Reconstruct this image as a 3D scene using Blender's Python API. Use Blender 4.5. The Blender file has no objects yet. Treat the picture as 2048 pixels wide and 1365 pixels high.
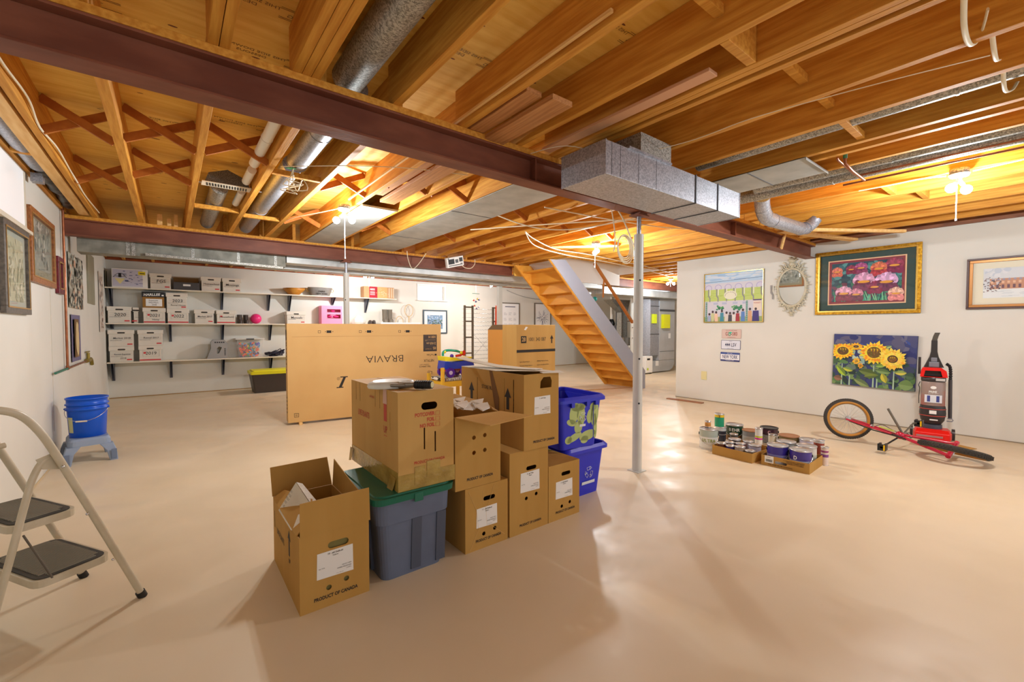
import bpy, bmesh, math, random
from math import pi, sin, cos, radians as RAD
from mathutils import Vector as V, Matrix as MX
from mathutils.geometry import tessellate_polygon

SC = bpy.context.scene
COL = SC.collection
random.seed(11)

# ---------------------------------------------------------------- camera
CAM_YAW, CAM_PITCH = RAD(38.05), RAD(1.77)
cd = bpy.data.cameras.new('camera')
cam = bpy.data.objects.new('camera', cd); COL.objects.link(cam)
cd.sensor_width = 36.0
cd.lens = 873.0 / 2048.0 * 36.0
cd.clip_start = 0.02; cd.clip_end = 100
cam.location = (0, 0, 1.3)
cam.rotation_euler = (pi/2 - CAM_PITCH, 0, -CAM_YAW)
SC.camera = cam

# ---------------------------------------------------------------- world, exposure
w = bpy.data.worlds.new('world'); SC.world = w; w.use_nodes = True
w.node_tree.nodes['Background'].inputs[0].default_value = (0.93, 0.96, 1.0, 1)
w.node_tree.nodes['Background'].inputs[1].default_value = 1.6
SC.view_settings.view_transform = 'Standard'
SC.view_settings.look = 'None'
SC.view_settings.gamma = 1.0
SC.view_settings.use_curve_mapping = False
SC.view_settings.exposure = 0.03
SC.cycles.use_denoising = True
SC.cycles.max_bounces = 8
SC.cycles.diffuse_bounces = 5
SC.cycles.glossy_bounces = 4
SC.cycles.transmission_bounces = 6
SC.cycles.transparent_max_bounces = 8
SC.cycles.sample_clamp_indirect = 6.0
SC.cycles.caustics_reflective = False
SC.cycles.caustics_refractive = False
BULB_W = 58.0            # watts of each bulb's point light
BULB_E = 30.0            # glow of the bulb's own glass

# ---------------------------------------------------------------- materials
def lin(c):
    c = [x/255.0 for x in c]
    return tuple((x/12.92 if x <= 0.04045 else ((x+0.055)/1.055)**2.4) for x in c)
MATS = {}
def mat(name, c, rough=0.6, metal=0.0, c2=None, scale=5.0, stretch=(1,1,1), bump=0.0, bscale=None,
        detail=4.0, lo=0.35, hi=0.65, spec=0.5, emit=None, alpha=None, trans=None, kind='noise', rvar=0.0, ior=1.45, coat=0):
    if name in MATS: return MATS[name]
    m = bpy.data.materials.new(name); m.use_nodes = True
    nt = m.node_tree; N = nt.nodes; L = nt.links
    b = N['Principled BSDF']
    b.inputs['Base Color'].default_value = (*lin(c), 1)
    b.inputs['Roughness'].default_value = rough
    b.inputs['Metallic'].default_value = metal
    b.inputs['Specular IOR Level'].default_value = spec
    b.inputs['IOR'].default_value = ior
    if coat: b.inputs['Coat Weight'].default_value = coat
    if emit:
        b.inputs['Emission Color'].default_value = (*lin(c), 1); b.inputs['Emission Strength'].default_value = emit
    if trans: b.inputs['Transmission Weight'].default_value = trans
    if alpha is not None: b.inputs['Alpha'].default_value = alpha
    if c2 or bump or rvar:
        tc = N.new('ShaderNodeTexCoord'); mp = N.new('ShaderNodeMapping')
        mp.inputs['Scale'].default_value = stretch
        L.new(tc.outputs['Object'], mp.inputs['Vector'])
        if kind == 'voronoi':
            n = N.new('ShaderNodeTexVoronoi'); n.inputs['Scale'].default_value = scale; out = n.outputs['Color']
            sep = N.new('ShaderNodeSeparateColor'); L.new(out, sep.inputs[0]); out = sep.outputs[0]
        elif kind == 'wave':
            n = N.new('ShaderNodeTexWave'); n.inputs['Scale'].default_value = scale
            n.inputs['Distortion'].default_value = 6; n.inputs['Detail'].default_value = detail; out = n.outputs['Fac']
        else:
            n = N.new('ShaderNodeTexNoise'); n.inputs['Scale'].default_value = scale; n.inputs['Detail'].default_value = detail; out = n.outputs['Fac']
        L.new(mp.outputs[0], n.inputs['Vector'])
        if c2:
            cr = N.new('ShaderNodeValToRGB')
            cr.color_ramp.elements[0].position = lo; cr.color_ramp.elements[1].position = hi
            cr.color_ramp.elements[0].color = (*lin(c), 1); cr.color_ramp.elements[1].color = (*lin(c2), 1)
            L.new(out, cr.inputs[0]); L.new(cr.outputs[0], b.inputs['Base Color'])
        if rvar:
            mr = N.new('ShaderNodeMapRange'); mr.inputs['To Min'].default_value = rough-rvar; mr.inputs['To Max'].default_value = rough+rvar
            mr.inputs['From Min'].default_value = 0.3; mr.inputs['From Max'].default_value = 0.7
            L.new(out, mr.inputs[0]); L.new(mr.outputs[0], b.inputs['Roughness'])
        if bump:
            bn = N.new('ShaderNodeTexNoise'); bn.inputs['Scale'].default_value = bscale or scale*3; bn.inputs['Detail'].default_value = 5
            L.new(mp.outputs[0], bn.inputs['Vector'])
            bp = N.new('ShaderNodeBump'); bp.inputs['Strength'].default_value = bump; bp.inputs['Distance'].default_value = 0.01
            L.new(bn.outputs['Fac'], bp.inputs['Height']); L.new(bp.outputs[0], b.inputs['Normal'])
    MATS[name] = m
    return m

def paint(name='paint', rough=0.55, metal=0.0, spec=0.4):
    """material that takes each face's own colour from the mesh"""
    if name in MATS: return MATS[name]
    m = bpy.data.materials.new(name); m.use_nodes = True; N = m.node_tree.nodes
    b = N['Principled BSDF']; a = N.new('ShaderNodeAttribute'); a.attribute_name = 'tint'
    m.node_tree.links.new(a.outputs['Color'], b.inputs['Base Color'])
    b.inputs['Roughness'].default_value = rough; b.inputs['Metallic'].default_value = metal
    b.inputs['Specular IOR Level'].default_value = spec
    MATS[name] = m
    return m

# ---------------------------------------------------------------- mesh builder
class MB:
    def __init__(s, M=None): s.v=[]; s.f=[]; s.c=[]; s.sm=[]; s.M = M or MX.Identity(4); s.col=None
    def add(s, vs, fs, col=None, smooth=False):
        o=len(s.v); s.v += [s.M @ V(p) for p in vs]
        for f in fs: s.f.append([i+o for i in f]); s.c.append(col or s.col); s.sm.append(smooth)
        return s
    def box(s, x0,x1,y0,y1,z0,z1, col=None):
        return s.add([(x0,y0,z0),(x1,y0,z0),(x1,y1,z0),(x0,y1,z0),(x0,y0,z1),(x1,y0,z1),(x1,y1,z1),(x0,y1,z1)],
              [(0,3,2,1),(4,5,6,7),(0,1,5,4),(1,2,6,5),(2,3,7,6),(3,0,4,7)], col)
    def bar(s, a, b, wd, th, up=(0,0,1), col=None):
        """rectangular bar from a to b, wd across, th along up"""
        a=V(a); b=V(b); d=(b-a); u=V(up); r=d.cross(u).normalized()*(wd/2); u=r.cross(d).normalized()*(th/2)
        return s.add([a-r-u,a+r-u,a+r+u,a-r+u,b-r-u,b+r-u,b+r+u,b-r+u],
              [(0,1,2,3),(7,6,5,4),(4,5,1,0),(5,6,2,1),(6,7,3,2),(7,4,0,3)], col)
    def loft(s, rings, closed=False, cap=True, smooth=True, col=None):
        n=len(rings[0]); vs=[p for r in rings for p in r]; fs=[]
        m=len(rings)
        for k in range(m if closed else m-1):
            a=k*n; b=((k+1)%m)*n
            for i in range(n): fs.append((a+i,a+(i+1)%n,b+(i+1)%n,b+i))
        s.add(vs,fs,col,smooth)
        if cap and not closed:
            s.add(rings[0],[tuple(range(n-1,-1,-1))],col); s.add(rings[-1],[tuple(range(n))],col)
        return s
    def tube(s, pts, r, n=8, closed=False, smooth=True, col=None, flat=None):
        P=[V(p) for p in pts]; m=len(P); rings=[]; prev=None
        rr = r if isinstance(r,(list,tuple)) else [r]*m
        for i in range(m):
            if closed: t=P[(i+1)%m]-P[i-1]
            else: t=P[min(i+1,m-1)]-P[max(i-1,0)]
            t.normalize()
            if prev is None:
                prev = t.cross(V((0,0,1)))
                if prev.length < 0.05: prev = t.cross(V((0,1,0)))
                prev.normalize()
            x = prev - t*prev.dot(t); x.normalize(); y=t.cross(x); prev=x
            fl = flat or 1
            rings.append([P[i]+x*(cos(2*pi*k/n)*rr[i])+y*(sin(2*pi*k/n)*rr[i]*fl) for k in range(n)])
        return s.loft(rings, closed, True, smooth, col)
    def cyl(s, a, b, r, r2=None, n=20, smooth=True, col=None): return s.tube([a,b],[r, r if r2 is None else r2],n,False,smooth,col)
    def lathe(s, prof, n=28, cx=0, cy=0, col=None, smooth=True, cap=True, sx=1, sy=1):
        return s.loft([[(cx+r*cos(2*pi*k/n)*sx, cy+r*sin(2*pi*k/n)*sy, z) for k in range(n)] for r,z in prof], False, cap, smooth, col)
    def ball(s, c, r, n=16, m=10, col=None, sz=1.0):
        c=V(c); rings=[]
        for j in range(m+1):
            t=pi*j/m; t=min(max(t,0.02),pi-0.02)
            rings.append([(c.x+r*sin(t)*cos(2*pi*k/n), c.y+r*sin(t)*sin(2*pi*k/n), c.z-r*cos(t)*sz) for k in range(n)])
        return s.loft(rings, False, True, True, col)
    def poly(s, pts, col=None): return s.add(pts,[tuple(range(len(pts)))],col)
    def prism(s, pts, n, col=None, smooth=False):
        """extrude the polygon pts by the vector n"""
        n=V(n); k=len(pts); a=[V(p) for p in pts]; b=[p+n for p in a]
        s.add(a+b,[tuple(range(k))[::-1], tuple(range(k,2*k))],col)
        return s.add(a+b,[(i,(i+1)%k,k+(i+1)%k,k+i) for i in range(k)],col,smooth)
    def holed(s, outer, holes, O, X, Y, th, col=None):
        """panel with holes; 2-D outlines placed at O + x*X + y*Y, thickness th along X x Y"""
        O=V(O); X=V(X); Y=V(Y); Nn=X.cross(Y).normalized()*th
        loops=[outer]+holes; flat=[p for l in loops for p in l]
        tris=tessellate_polygon([[V((p[0],p[1],0)) for p in l] for l in loops])
        P=lambda p,d=0: O+X*p[0]+Y*p[1]+Nn*d
        s.add([P(p,1) for p in flat],[tuple(t) for t in tris],col)
        s.add([P(p,0) for p in flat],[tuple(t)[::-1] for t in tris],col)
        for l in loops:
            k=len(l); s.add([P(p,0) for p in l]+[P(p,1) for p in l],[(i,(i+1)%k,k+(i+1)%k,k+i) for i in range(k)],col)
        return s
    def text(s, txt, O, X, Y, h, align='CENTER', wx=1.0, th=0.0006, col=None, bold=0.0):
        """lettering of height h on the plane through O spanned by unit vectors X (reading direction) and Y (up)"""
        key=(txt,align,bold)
        if key not in TXT:
            cu=bpy.data.curves.new('t','FONT'); cu.body=txt; cu.align_x=align; cu.align_y='CENTER'; cu.size=1.0; cu.offset=bold
            cu.resolution_u=2
            ob=bpy.data.objects.new('t',cu); me=bpy.data.meshes.new_from_object(ob)
            TXT[key]=([tuple(v.co) for v in me.vertices],[tuple(p.vertices) for p in me.polygons])
            bpy.data.objects.remove(ob); bpy.data.curves.remove(cu); bpy.data.meshes.remove(me)
        vs,fs=TXT[key]; O=V(O); X=V(X); Y=V(Y); Nn=X.cross(Y)*th; k=h/0.72
        return s.add([O+X*(p[0]*k*wx)+Y*(p[1]*k)+Nn for p in vs], fs, col)
    def build(s, name, mt, parent=None, bevel=0, loc=None, recalc=True):
        me=bpy.data.meshes.new(name)
        me.from_pydata([tuple(p) for p in s.v],[],s.f)
        for p,sm in zip(me.polygons,s.sm): p.use_smooth=sm
        if any(c is not None for c in s.c):
            at=me.color_attributes.new('tint','FLOAT_COLOR','CORNER'); buf=[]
            for p,c in zip(me.polygons,s.c):
                c = (*lin(c),1) if c is not None else (0.5,0.5,0.5,1)
                buf += list(c)*p.loop_total
            at.data.foreach_set('color',buf)
        if isinstance(mt,(list,tuple)):
            for q in mt: me.materials.append(q)
        else: me.materials.append(mt)
        me.update()
        ob=bpy.data.objects.new(name,me); COL.objects.link(ob)
        if parent: ob.parent=parent
        if loc: ob.location=loc
        if bevel:
            md=ob.modifiers.new('bevel','BEVEL'); md.width=bevel; md.segments=2; md.limit_method='ANGLE'; md.angle_limit=0.6
        return ob
TXT={}

def tag(o, label=None, cat=None, group=None, kind=None):
    if label: o['label']=label
    if cat: o['category']=cat
    if group: o['group']=group
    if kind: o['kind']=kind
    return o
def thing(name, label, cat, loc=(0,0,0), rz=0, group=None):
    o=bpy.data.objects.new(name,None); COL.objects.link(o); o.empty_display_size=0.1
    o.location=loc; o.rotation_euler=(0,0,rz)
    return tag(o,label,cat,group)
def one(name, mb, mt, label, cat, group=None, loc=None, bevel=0):
    return tag(mb.build(name,mt,None,bevel,loc),label,cat,group)
def struct(name, mb, mt, parent=None, bevel=0):
    o=mb.build(name,mt,parent,bevel)
    if not parent: o['kind']='structure'
    return o
def circ(cx,cy,r,n=16,ry=None,a0=0): return [(cx+r*cos(a0+2*pi*k/n), cy+(ry or r)*sin(a0+2*pi*k/n)) for k in range(n)]
def stadium(cx,cy,w,h,n=6):
    r=h/2; a=[(cx+w/2-r+r*cos(t),cy+r*sin(t)) for t in [(-pi/2+pi*k/n) for k in range(n+1)]]
    return a+[(cx-w/2+r+r*cos(t),cy+r*sin(t)) for t in [(pi/2+pi*k/n) for k in range(n+1)]]
def rrect(x0,y0,x1,y1,r,n=4):
    out=[]
    for cx,cy,a in ((x1-r,y0+r,-pi/2),(x1-r,y1-r,0),(x0+r,y1-r,pi/2),(x0+r,y0+r,pi)):
        out += [(cx+r*cos(a+pi/2*k/n),cy+r*sin(a+pi/2*k/n)) for k in range(n+1)]
    return out
def bez(p0,p1,p2,p3,n=10):
    p0,p1,p2,p3=map(V,(p0,p1,p2,p3))
    return [p0*(1-t)**3+p1*3*t*(1-t)**2+p2*3*t*t*(1-t)+p3*t**3 for t in [k/n for k in range(n+1)]]
def sag(a,b,dz,n=12):
    a=V(a); b=V(b); return [a.lerp(b,k/n)-V((0,0,dz*4*(k/n)*(1-k/n))) for k in range(n+1)]
def smooth_path(pts,n=6):
    P=[V(p) for p in pts]; out=[]
    for i in range(len(P)-1):
        a=P[max(i-1,0)]; b=P[i]; c=P[i+1]; d=P[min(i+2,len(P)-1)]
        for k in range(n):
            t=k/n; out.append(0.5*((2*b)+(c-a)*t+(2*a-5*b+4*c-d)*t*t+(3*b-a-3*c+d)*t**3))
    out.append(P[-1]); return out

# shared materials
M_wood  = mat('pine joist wood',(218,158,66),0.62,c2=(192,126,42),scale=3,stretch=(14,0.9,14),bump=0.15,spec=0.3)
M_woodp = mat('pale new pine',(236,196,132),0.6,c2=(222,172,104),scale=3,stretch=(12,1.2,12),bump=0.1,spec=0.3)
M_woodx = mat('pine cross brace wood',(186,112,44),0.62,c2=(164,92,34),scale=4,stretch=(3,3,3),bump=0.1,spec=0.3)
M_ply   = mat('plywood subfloor',(240,196,98),0.65,c2=(226,174,72),scale=2.2,stretch=(1.2,9,1),bump=0.1,spec=0.3)
M_ink   = mat('black printing ink',(40,34,30),0.7)
M_beam  = mat('brown red steel primer',(134,80,60),0.5,c2=(112,62,46),scale=3,stretch=(1,3,3),spec=0.35,bump=0.04)
M_galv  = mat('galvanised sheet steel',(186,189,198),0.40,0.7,c2=(150,153,162),scale=120,kind='voronoi',lo=0.1,hi=0.9)
M_galvd = mat('dull galvanised duct',(188,186,178),0.5,0.7,c2=(120,118,110),scale=150,kind='voronoi',lo=0.1,hi=0.95)
M_wall  = mat('off white wall paint',(221,219,211),0.6,c2=(214,212,203),scale=1.2,lo=0.3,hi=0.7,spec=0.3)
M_white = mat('white plastic',(235,235,232),0.4)
M_black = mat('black plastic',(28,28,30),0.4)
M_card  = mat('brown cardboard',(184,142,76),0.75,c2=(176,133,67),scale=6,stretch=(1,1,0.15),spec=0.2)
M_card2 = mat('lighter cardboard',(198,158,94),0.72,c2=(190,148,84),scale=5,stretch=(1,1,0.15),spec=0.2)
M_cable = mat('cream electrical cable',(232,222,196),0.5)
M_paint = paint()
M_gloss = paint('gloss paint',0.25,0,0.5)
M_chrome= mat('bright steel',(210,210,212),0.22,1.0)
M_glass = mat('picture glass',(255,255,255),0.02,trans=1.0,ior=1.3,alpha=0.12)
# ================================================================ structure
def glass_mat():
    m=bpy.data.materials.new('picture pane glass'); m.use_nodes=True; N=m.node_tree.nodes; L=m.node_tree.links
    N.remove(N['Principled BSDF']); out=N['Material Output']
    t=N.new('ShaderNodeBsdfTransparent'); g=N.new('ShaderNodeBsdfGlossy'); g.inputs['Roughness'].default_value=0.02
    fr=N.new('ShaderNodeLayerWeight'); fr.inputs['Blend'].default_value=0.5; mx=N.new('ShaderNodeMixShader')
    pw=N.new('ShaderNodeMath'); pw.operation='POWER'; pw.inputs[1].default_value=4.0; ml=N.new('ShaderNodeMath'); ml.operation='MULTIPLY_ADD'; ml.inputs[1].default_value=0.5; ml.inputs[2].default_value=0.04
    L.new(fr.outputs['Facing'],pw.inputs[0]); L.new(pw.outputs[0],ml.inputs[0]); L.new(ml.outputs[0],mx.inputs[0]); L.new(t.outputs[0],mx.inputs[1]); L.new(g.outputs[0],mx.inputs[2]); L.new(mx.outputs[0],out.inputs[0])
    return m
M_pane = glass_mat()

def floor_mat():
    m=bpy.data.materials.new('painted beige concrete'); m.use_nodes=True; N=m.node_tree.nodes; L=m.node_tree.links; b=N['Principled BSDF']
    tc=N.new('ShaderNodeTexCoord')
    n1=N.new('ShaderNodeTexNoise'); n1.inputs['Scale'].default_value=0.9; n1.inputs['Detail'].default_value=5
    n2=N.new('ShaderNodeTexNoise'); n2.inputs['Scale'].default_value=14; n2.inputs['Detail'].default_value=8; n2.inputs['Roughness'].default_value=0.7
    n3=N.new('ShaderNodeTexNoise'); n3.inputs['Scale'].default_value=3.0; n3.inputs['Detail'].default_value=3
    L.new(tc.outputs['Object'],n1.inputs['Vector']); L.new(tc.outputs['Object'],n2.inputs['Vector']); L.new(tc.outputs['Object'],n3.inputs['Vector'])
    cr=N.new('ShaderNodeValToRGB'); cr.color_ramp.elements[0].position=0.3; cr.color_ramp.elements[1].position=0.7
    cr.color_ramp.elements[0].color=(*lin((214,197,168)),1); cr.color_ramp.elements[1].color=(*lin((222,207,182)),1)
    L.new(n1.outputs['Fac'],cr.inputs[0])
    # small scuffs
    sc=N.new('ShaderNodeValToRGB'); sc.color_ramp.elements[0].position=0.24; sc.color_ramp.elements[1].position=0.31
    sc.color_ramp.elements[0].color=(0.62,0.58,0.52,1); sc.color_ramp.elements[1].color=(1,1,1,1)
    L.new(n2.outputs['Fac'],sc.inputs[0])
    mu=N.new('ShaderNodeMix'); mu.data_type='RGBA'; mu.blend_type='MULTIPLY'; mu.inputs[0].default_value=0.8
    L.new(cr.outputs[0],mu.inputs[6]); L.new(sc.outputs[0],mu.inputs[7])
    L.new(mu.outputs[2],b.inputs['Base Color'])
    mr=N.new('ShaderNodeMapRange'); mr.inputs['From Min'].default_value=0.35; mr.inputs['From Max'].default_value=0.65
    mr.inputs['To Min'].default_value=0.30; mr.inputs['To Max'].default_value=0.52
    L.new(n3.outputs['Fac'],mr.inputs[0]); L.new(mr.outputs[0],b.inputs['Roughness'])
    bp=N.new('ShaderNodeBump'); bp.inputs['Strength'].default_value=0.05; bp.inputs['Distance'].default_value=0.02
    L.new(n3.outputs['Fac'],bp.inputs['Height']); L.new(bp.outputs[0],b.inputs['Normal'])
    b.inputs['Specular IOR Level'].default_value=0.5
    return m

ZC, ZJ = 2.77, 2.533       # underside of the subfloor, underside of the joists
struct('floor', MB().box(-1.1,13.6,-3.2,10.95,-0.12,0.0), floor_mat())
struct('ceiling', MB().box(-1.1,13.6,-3.2,10.95,ZC,ZC+0.03), M_ply)

# left wall
struct('wall_left', MB().box(-1.1,-0.9,-3.2,10.95,0,2.56), M_wall)
mb=MB()
mb.holed([(-1.1,0),(13.6,0),(13.6,2.53),(-1.1,2.53)], [[(5.26,2.05),(5.26,2.43),(6.0,2.43),(6.0,2.05)]], (0,10.95,0),(1,0,0),(0,0,1),0.2)
struct('wall_back', mb, M_wall)
struct('wall_right', MB().box(7.48,7.62,-3.2,4.55,0,2.53), M_wall)
struct('wall_utility', MB().box(13.4,13.6,-3.2,10.75,0,2.53), M_wall)
struct('trim_1', MB().box(7.45,7.62,-3.2,4.56,2.531,2.57).box(7.50,7.54,-3.2,4.56,2.571,2.769), mat('dark stained sill plate',(116,72,52),0.6,c2=(150,98,66),scale=6,stretch=(3,1,3)))
struct('trim_2', MB().box(-1.1,13.6,10.70,10.95,2.531,2.57).box(-1.1,13.6,10.84,10.88,2.571,2.769), mat('reddish sill plate',(170,92,50),0.6,c2=(140,72,40),scale=6,stretch=(1,3,3)))
struct('trim_3', MB().box(-1.1,-0.87,-3.2,10.69,2.561,2.60).box(-1.09,-1.05,-3.2,10.69,2.601,2.769), M_wood)
M_gap=mat('grey wall base gap',(150,138,118),0.8)
struct('baseboard_right', MB().box(7.470,7.4795,-3.2,4.55,0.0,0.012), M_gap)
struct('baseboard_back', MB().box(-0.9,13.4,10.738,10.7495,0.0,0.016), mat('brownish wall base line',(166,132,84),0.8))
struct('baseboard_left', MB().box(-0.8995,-0.890,-3.2,10.73,0.0,0.010), mat('wall base line',(206,186,150),0.8))
# vertical seam and crack on the left wall
struct('trim_4', MB().box(-0.9,-0.8975,6.02,6.026,0.3,2.2), mat('wall seam',(204,198,182),0.7))

# windows
wd=struct('window_1', MB().box(5.25,6.01,10.80,10.84,2.05,2.075).box(5.25,6.01,10.80,10.84,2.405,2.43).box(5.25,5.275,10.80,10.84,2.075,2.405).box(5.985,6.01,10.80,10.84,2.075,2.405)
    .box(5.60,5.64,10.795,10.845,2.075,2.405), M_white)
struct('window_pane', MB().box(5.275,5.60,10.815,10.819,2.075,2.405).box(5.64,5.985,10.815,10.819,2.075,2.405), mat('daylit frosted pane',(225,236,250),0.3,emit=0.55), wd)
struct('window_sill', MB().box(5.20,6.12,10.68,10.7495,2.02,2.045), M_white, wd)
struct('window_casing', MB().box(5.20,5.245,10.73,10.7495,2.045,2.47).box(6.015,6.06,10.73,10.7495,2.045,2.47).box(5.245,6.015,10.73,10.7495,2.435,2.47), M_white, wd)
wd=struct('window_2', MB().box(-0.8995,-0.885,3.2,5.16,2.07,2.10).box(-0.8995,-0.885,5.12,5.15,2.101,2.53).box(-0.8995,-0.86,3.2,5.20,2.045,2.07), mat('window ledge paint',(214,206,188),0.5))
struct('window_board', MB().box(-0.8995,-0.89,3.2,5.119,2.101,2.53), mat('faintly glowing white board',(250,252,255),0.35,emit=0.12), wd)  # emission put into the board so it looks brighter than plain white

# printed stamps on the underside of the subfloor
mb=MB()
def stamp(x,y,k=1.0):
    X=(-1,0,0); Y=(0,-1,0); z=ZC-0.0006
    rows=[('THIS SIDE DOWN',0.0,0.022,0.0),('DESSOUS',-0.03,0.022,0.035)]
    for t,dx,h,dy in rows: mb.text(t,(x+dx,y+dy,z),X,Y,h*k,wx=1.1,th=-0.0006,bold=0.0)
    mb.text('T&G',(x+0.20*k,y+0.03,z),X,Y,0.024*k,wx=1.2,th=-0.0006)
    for d in (-0.022,-0.012,0.052,0.062): mb.box(x+0.13*k,x+0.30*k,y+d,y+d+0.002,z-0.0008,z)
for x,y in ((-0.04,2.05),(0.32,1.98),(0.30,2.28),(1.24,2.02),(-0.47,3.35),(-0.08,2.95),(-0.08,5.35),(0.40,3.7),(0.40,2.7),(-0.45,2.72),(0.83,1.5),(1.7,1.4),(-0.08,4.0)):
    stamp(x,y)
one('subfloor_stamp', mb, mat('faded brown stamp ink',(120,82,34),0.7), 'brown ink stamps repeated along the underside of the plywood subfloor', 'stamp')
bpy.data.objects['subfloor_stamp']['kind']='stuff'
mb=MB()
rk=random.Random(5)
for k in range(90):
    x=rk.choice([-0.45,-0.02,0.4,0.83,1.25,1.7,2.1])+rk.uniform(-0.13,0.13); y=rk.uniform(1.0,6.6); r=rk.uniform(0.006,0.016)
    mb.poly([(x+r*1.9*cos(a),y+r*0.6*sin(a),ZC-0.0008) for a in [2*pi*q/10 for q in range(10)]][::-1])
o=one('subfloor_knot', mb, mat('dark plywood knot',(122,66,26),0.7), 'small dark knots scattered over the plywood subfloor', 'knot'); o['kind']='stuff'

# ---------------------------------------------------------------- joists
ORD=['first','second','third','fourth','fifth','sixth','seventh','eighth','ninth','tenth','eleventh','twelfth','thirteenth','fourteenth','fifteenth','sixteenth','seventeenth','eighteenth','nineteenth','twentieth','twenty-first','twenty-second','twenty-third','twenty-fourth','twenty-fifth','twenty-sixth','twenty-seventh','twenty-eighth','twenty-ninth','thirtieth','thirty-first','thirty-second','thirty-third']
bayA=[(-0.645,-0.605),(-0.265,-0.225),(0.150,0.190),(0.193,0.233),(0.485,0.526),(0.528,0.569),(0.571,0.613),(0.990,1.035),(1.425,1.470),(1.866,1.906),(2.174,2.210),(2.213,2.250),(2.287,2.326),
      (2.732,2.775),(3.160,3.205),(3.620,3.665),(3.765,3.810),(4.077,4.117),(4.48,4.52),(4.905,4.945),(5.34,5.38),(5.76,5.80),(6.18,6.22),(6.60,6.64),(7.02,7.06)]
bayB=[(-0.660,-0.620),(-0.272,-0.220),(0.170,0.213),(0.614,0.660),(1.032,1.078),(1.485,1.525),(1.900,1.945),(2.335,2.378),(2.812,2.855),(3.265,3.305),(3.68,3.72),(4.09,4.13),(4.50,4.54),(4.93,4.97),
      (5.34,5.38),(5.76,5.80),(6.18,6.22),(6.60,6.64),(7.02,7.06),(7.44,7.48),(7.86,7.90),(8.28,8.32),(8.70,8.74),(9.12,9.16),(9.54,9.58),(9.96,10.0),(10.38,10.42),(10.8,10.84),(11.2,11.24),(11.6,11.64)]
bayC=[(-0.66+0.41*k,-0.62+0.41*k) for k in range(29)]
def joists(bay,y0,y1,where,grp,cut=None):
    for i,(a,b) in enumerate(bay):
        Y1=y1
        if cut and cut[0]<a<cut[1]: Y1=cut[2]
        m=MB().box(-(b-a)/2,(b-a)/2,0,Y1-y0,0,ZC-ZJ-0.001)
        one('ceiling_joist', m, M_wood, 'pine ceiling joist, %s from the left wall, %s'%(ORD[i],where), 'joist', grp, ((a+b)/2,y0,ZJ), bevel=0.002)
joists(bayA,-3.2,2.392,'in front of the first beam','ceiling joists in front of the first steel beam')
joists(bayB,2.396,6.815,'between the two steel beams','ceiling joists between the steel beams',(5.6,8.3,5.46))
joists(bayC,6.82,10.695,'over the far shelves','ceiling joists behind the second steel beam')

# ---------------------------------------------------------------- steel beams with wooden top plates
def steel_beam(x0,x1,y0,label):
    t=thing('steel_beam',label,'steel beam',(x0,y0,2.316))
    L=x1-x0
    MB().box(0,L,0,0.13,0,0.012).box(0,L,0.058,0.068,0.012,0.168).box(0,L,0,0.13,0.168,0.180).build('girder',M_beam,t,0.002)
    tp=MB().box(0,L,-0.004,0.134,0.1805,0.2165).build('top_plate',M_wood,t,0.003); tp['label']='pine plate bolted along the top of the steel beam'
    return t
b1=steel_beam(-0.898,7.478,2.330,'long dark red steel beam crossing the ceiling nearest the camera')
for x in (2.93-0.0,5.9):
    MB().box(x,x+0.012,0.002,0.057,0.013,0.167).build('stiffener',M_beam,b1)
steel_beam(-0.898,5.345,6.765,'dark red steel beam at the far side ending at the stairs')
steel_beam(8.42,12.5,6.80,'pinkish red steel beam over the furnace corner')
one('stair_header', MB().box(5.35,5.62,6.76,6.80,2.318,2.53), M_ply, 'plywood panel closing the end of the far steel beam by the stairs', 'panel')
one('stair_header_joist', MB().box(5.5,8.34,5.465,5.505,ZJ,ZC-0.001).box(5.5,5.54,5.506,6.764,ZJ+0.001,ZC-0.001), M_wood, 'pine header closing the joists along the stair opening', 'header')

# ---------------------------------------------------------------- cross bracing and blocking
def brace(x0,x1,y,first,lab,grp):
    a=(0,0,0.215) if first else (0,0,0.018); b=(x1-x0,0,0.018) if first else (x1-x0,0,0.215)
    m=MB().bar(a,b,0.019,0.052)
    one('cross_brace', m, M_woodx, lab, 'brace', grp, (x0,y,ZJ))
def xpair(bay,i,y,row):
    a=bay[i][1]+0.001; b=bay[i+1][0]-0.001
    brace(a,b,y,True,'thin pine cross brace of the %s, falling to the right'%row,'cross braces, %s'%row)
    brace(a,b,y+0.026,False,'thin pine cross brace of the %s, rising to the right'%row,'cross braces, %s'%row)
for i,(y,y2) in enumerate([(4.02,5.25),(3.86,4.75),(3.80,None),(None,None),(4.15,5.75),(3.72,5.6),(3.70,5.6),(None,5.5),(3.9,5.5),(4.0,5.5),(4.05,5.4)]):
    if y: xpair(bayB,i,y,'row halfway between the steel beams')
    if y2: xpair(bayB,i,y2,'row near the far steel beam')
for i in range(11,28):
    if bayB[i][0]<5.2 or bayB[i][0]>8.3: xpair(bayB,i,4.0,'row halfway between the steel beams')
for i in range(0,28): xpair(bayC,i,8.7,'row over the far shelves')
def block(x0,x1,y,z0,z1,label,th=0.042,m=None):
    one('blocking', MB().box(0,x1-x0,0,th,0,z1-z0), m or M_wood, label, 'wood block', 'short blocks between the joists', (x0,y,z0), bevel=0.002)
block(1.475,1.864,0.93,ZJ+0.09,ZJ+0.13,'flat pine block between joists above the picture frames side, top right of the loose boards')
block(1.91,2.170,0.93,ZJ+0.001,ZJ+0.23,'tall pine block against the doubled joist near the top edge')
block(2.33,2.728,0.90,ZJ+0.09,ZJ+0.13,'greyish pine block between joists right of the small red box')
block(2.78,3.156,0.90,ZJ+0.09,ZJ+0.13,'orange pine block just right of the greyish one')
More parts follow.
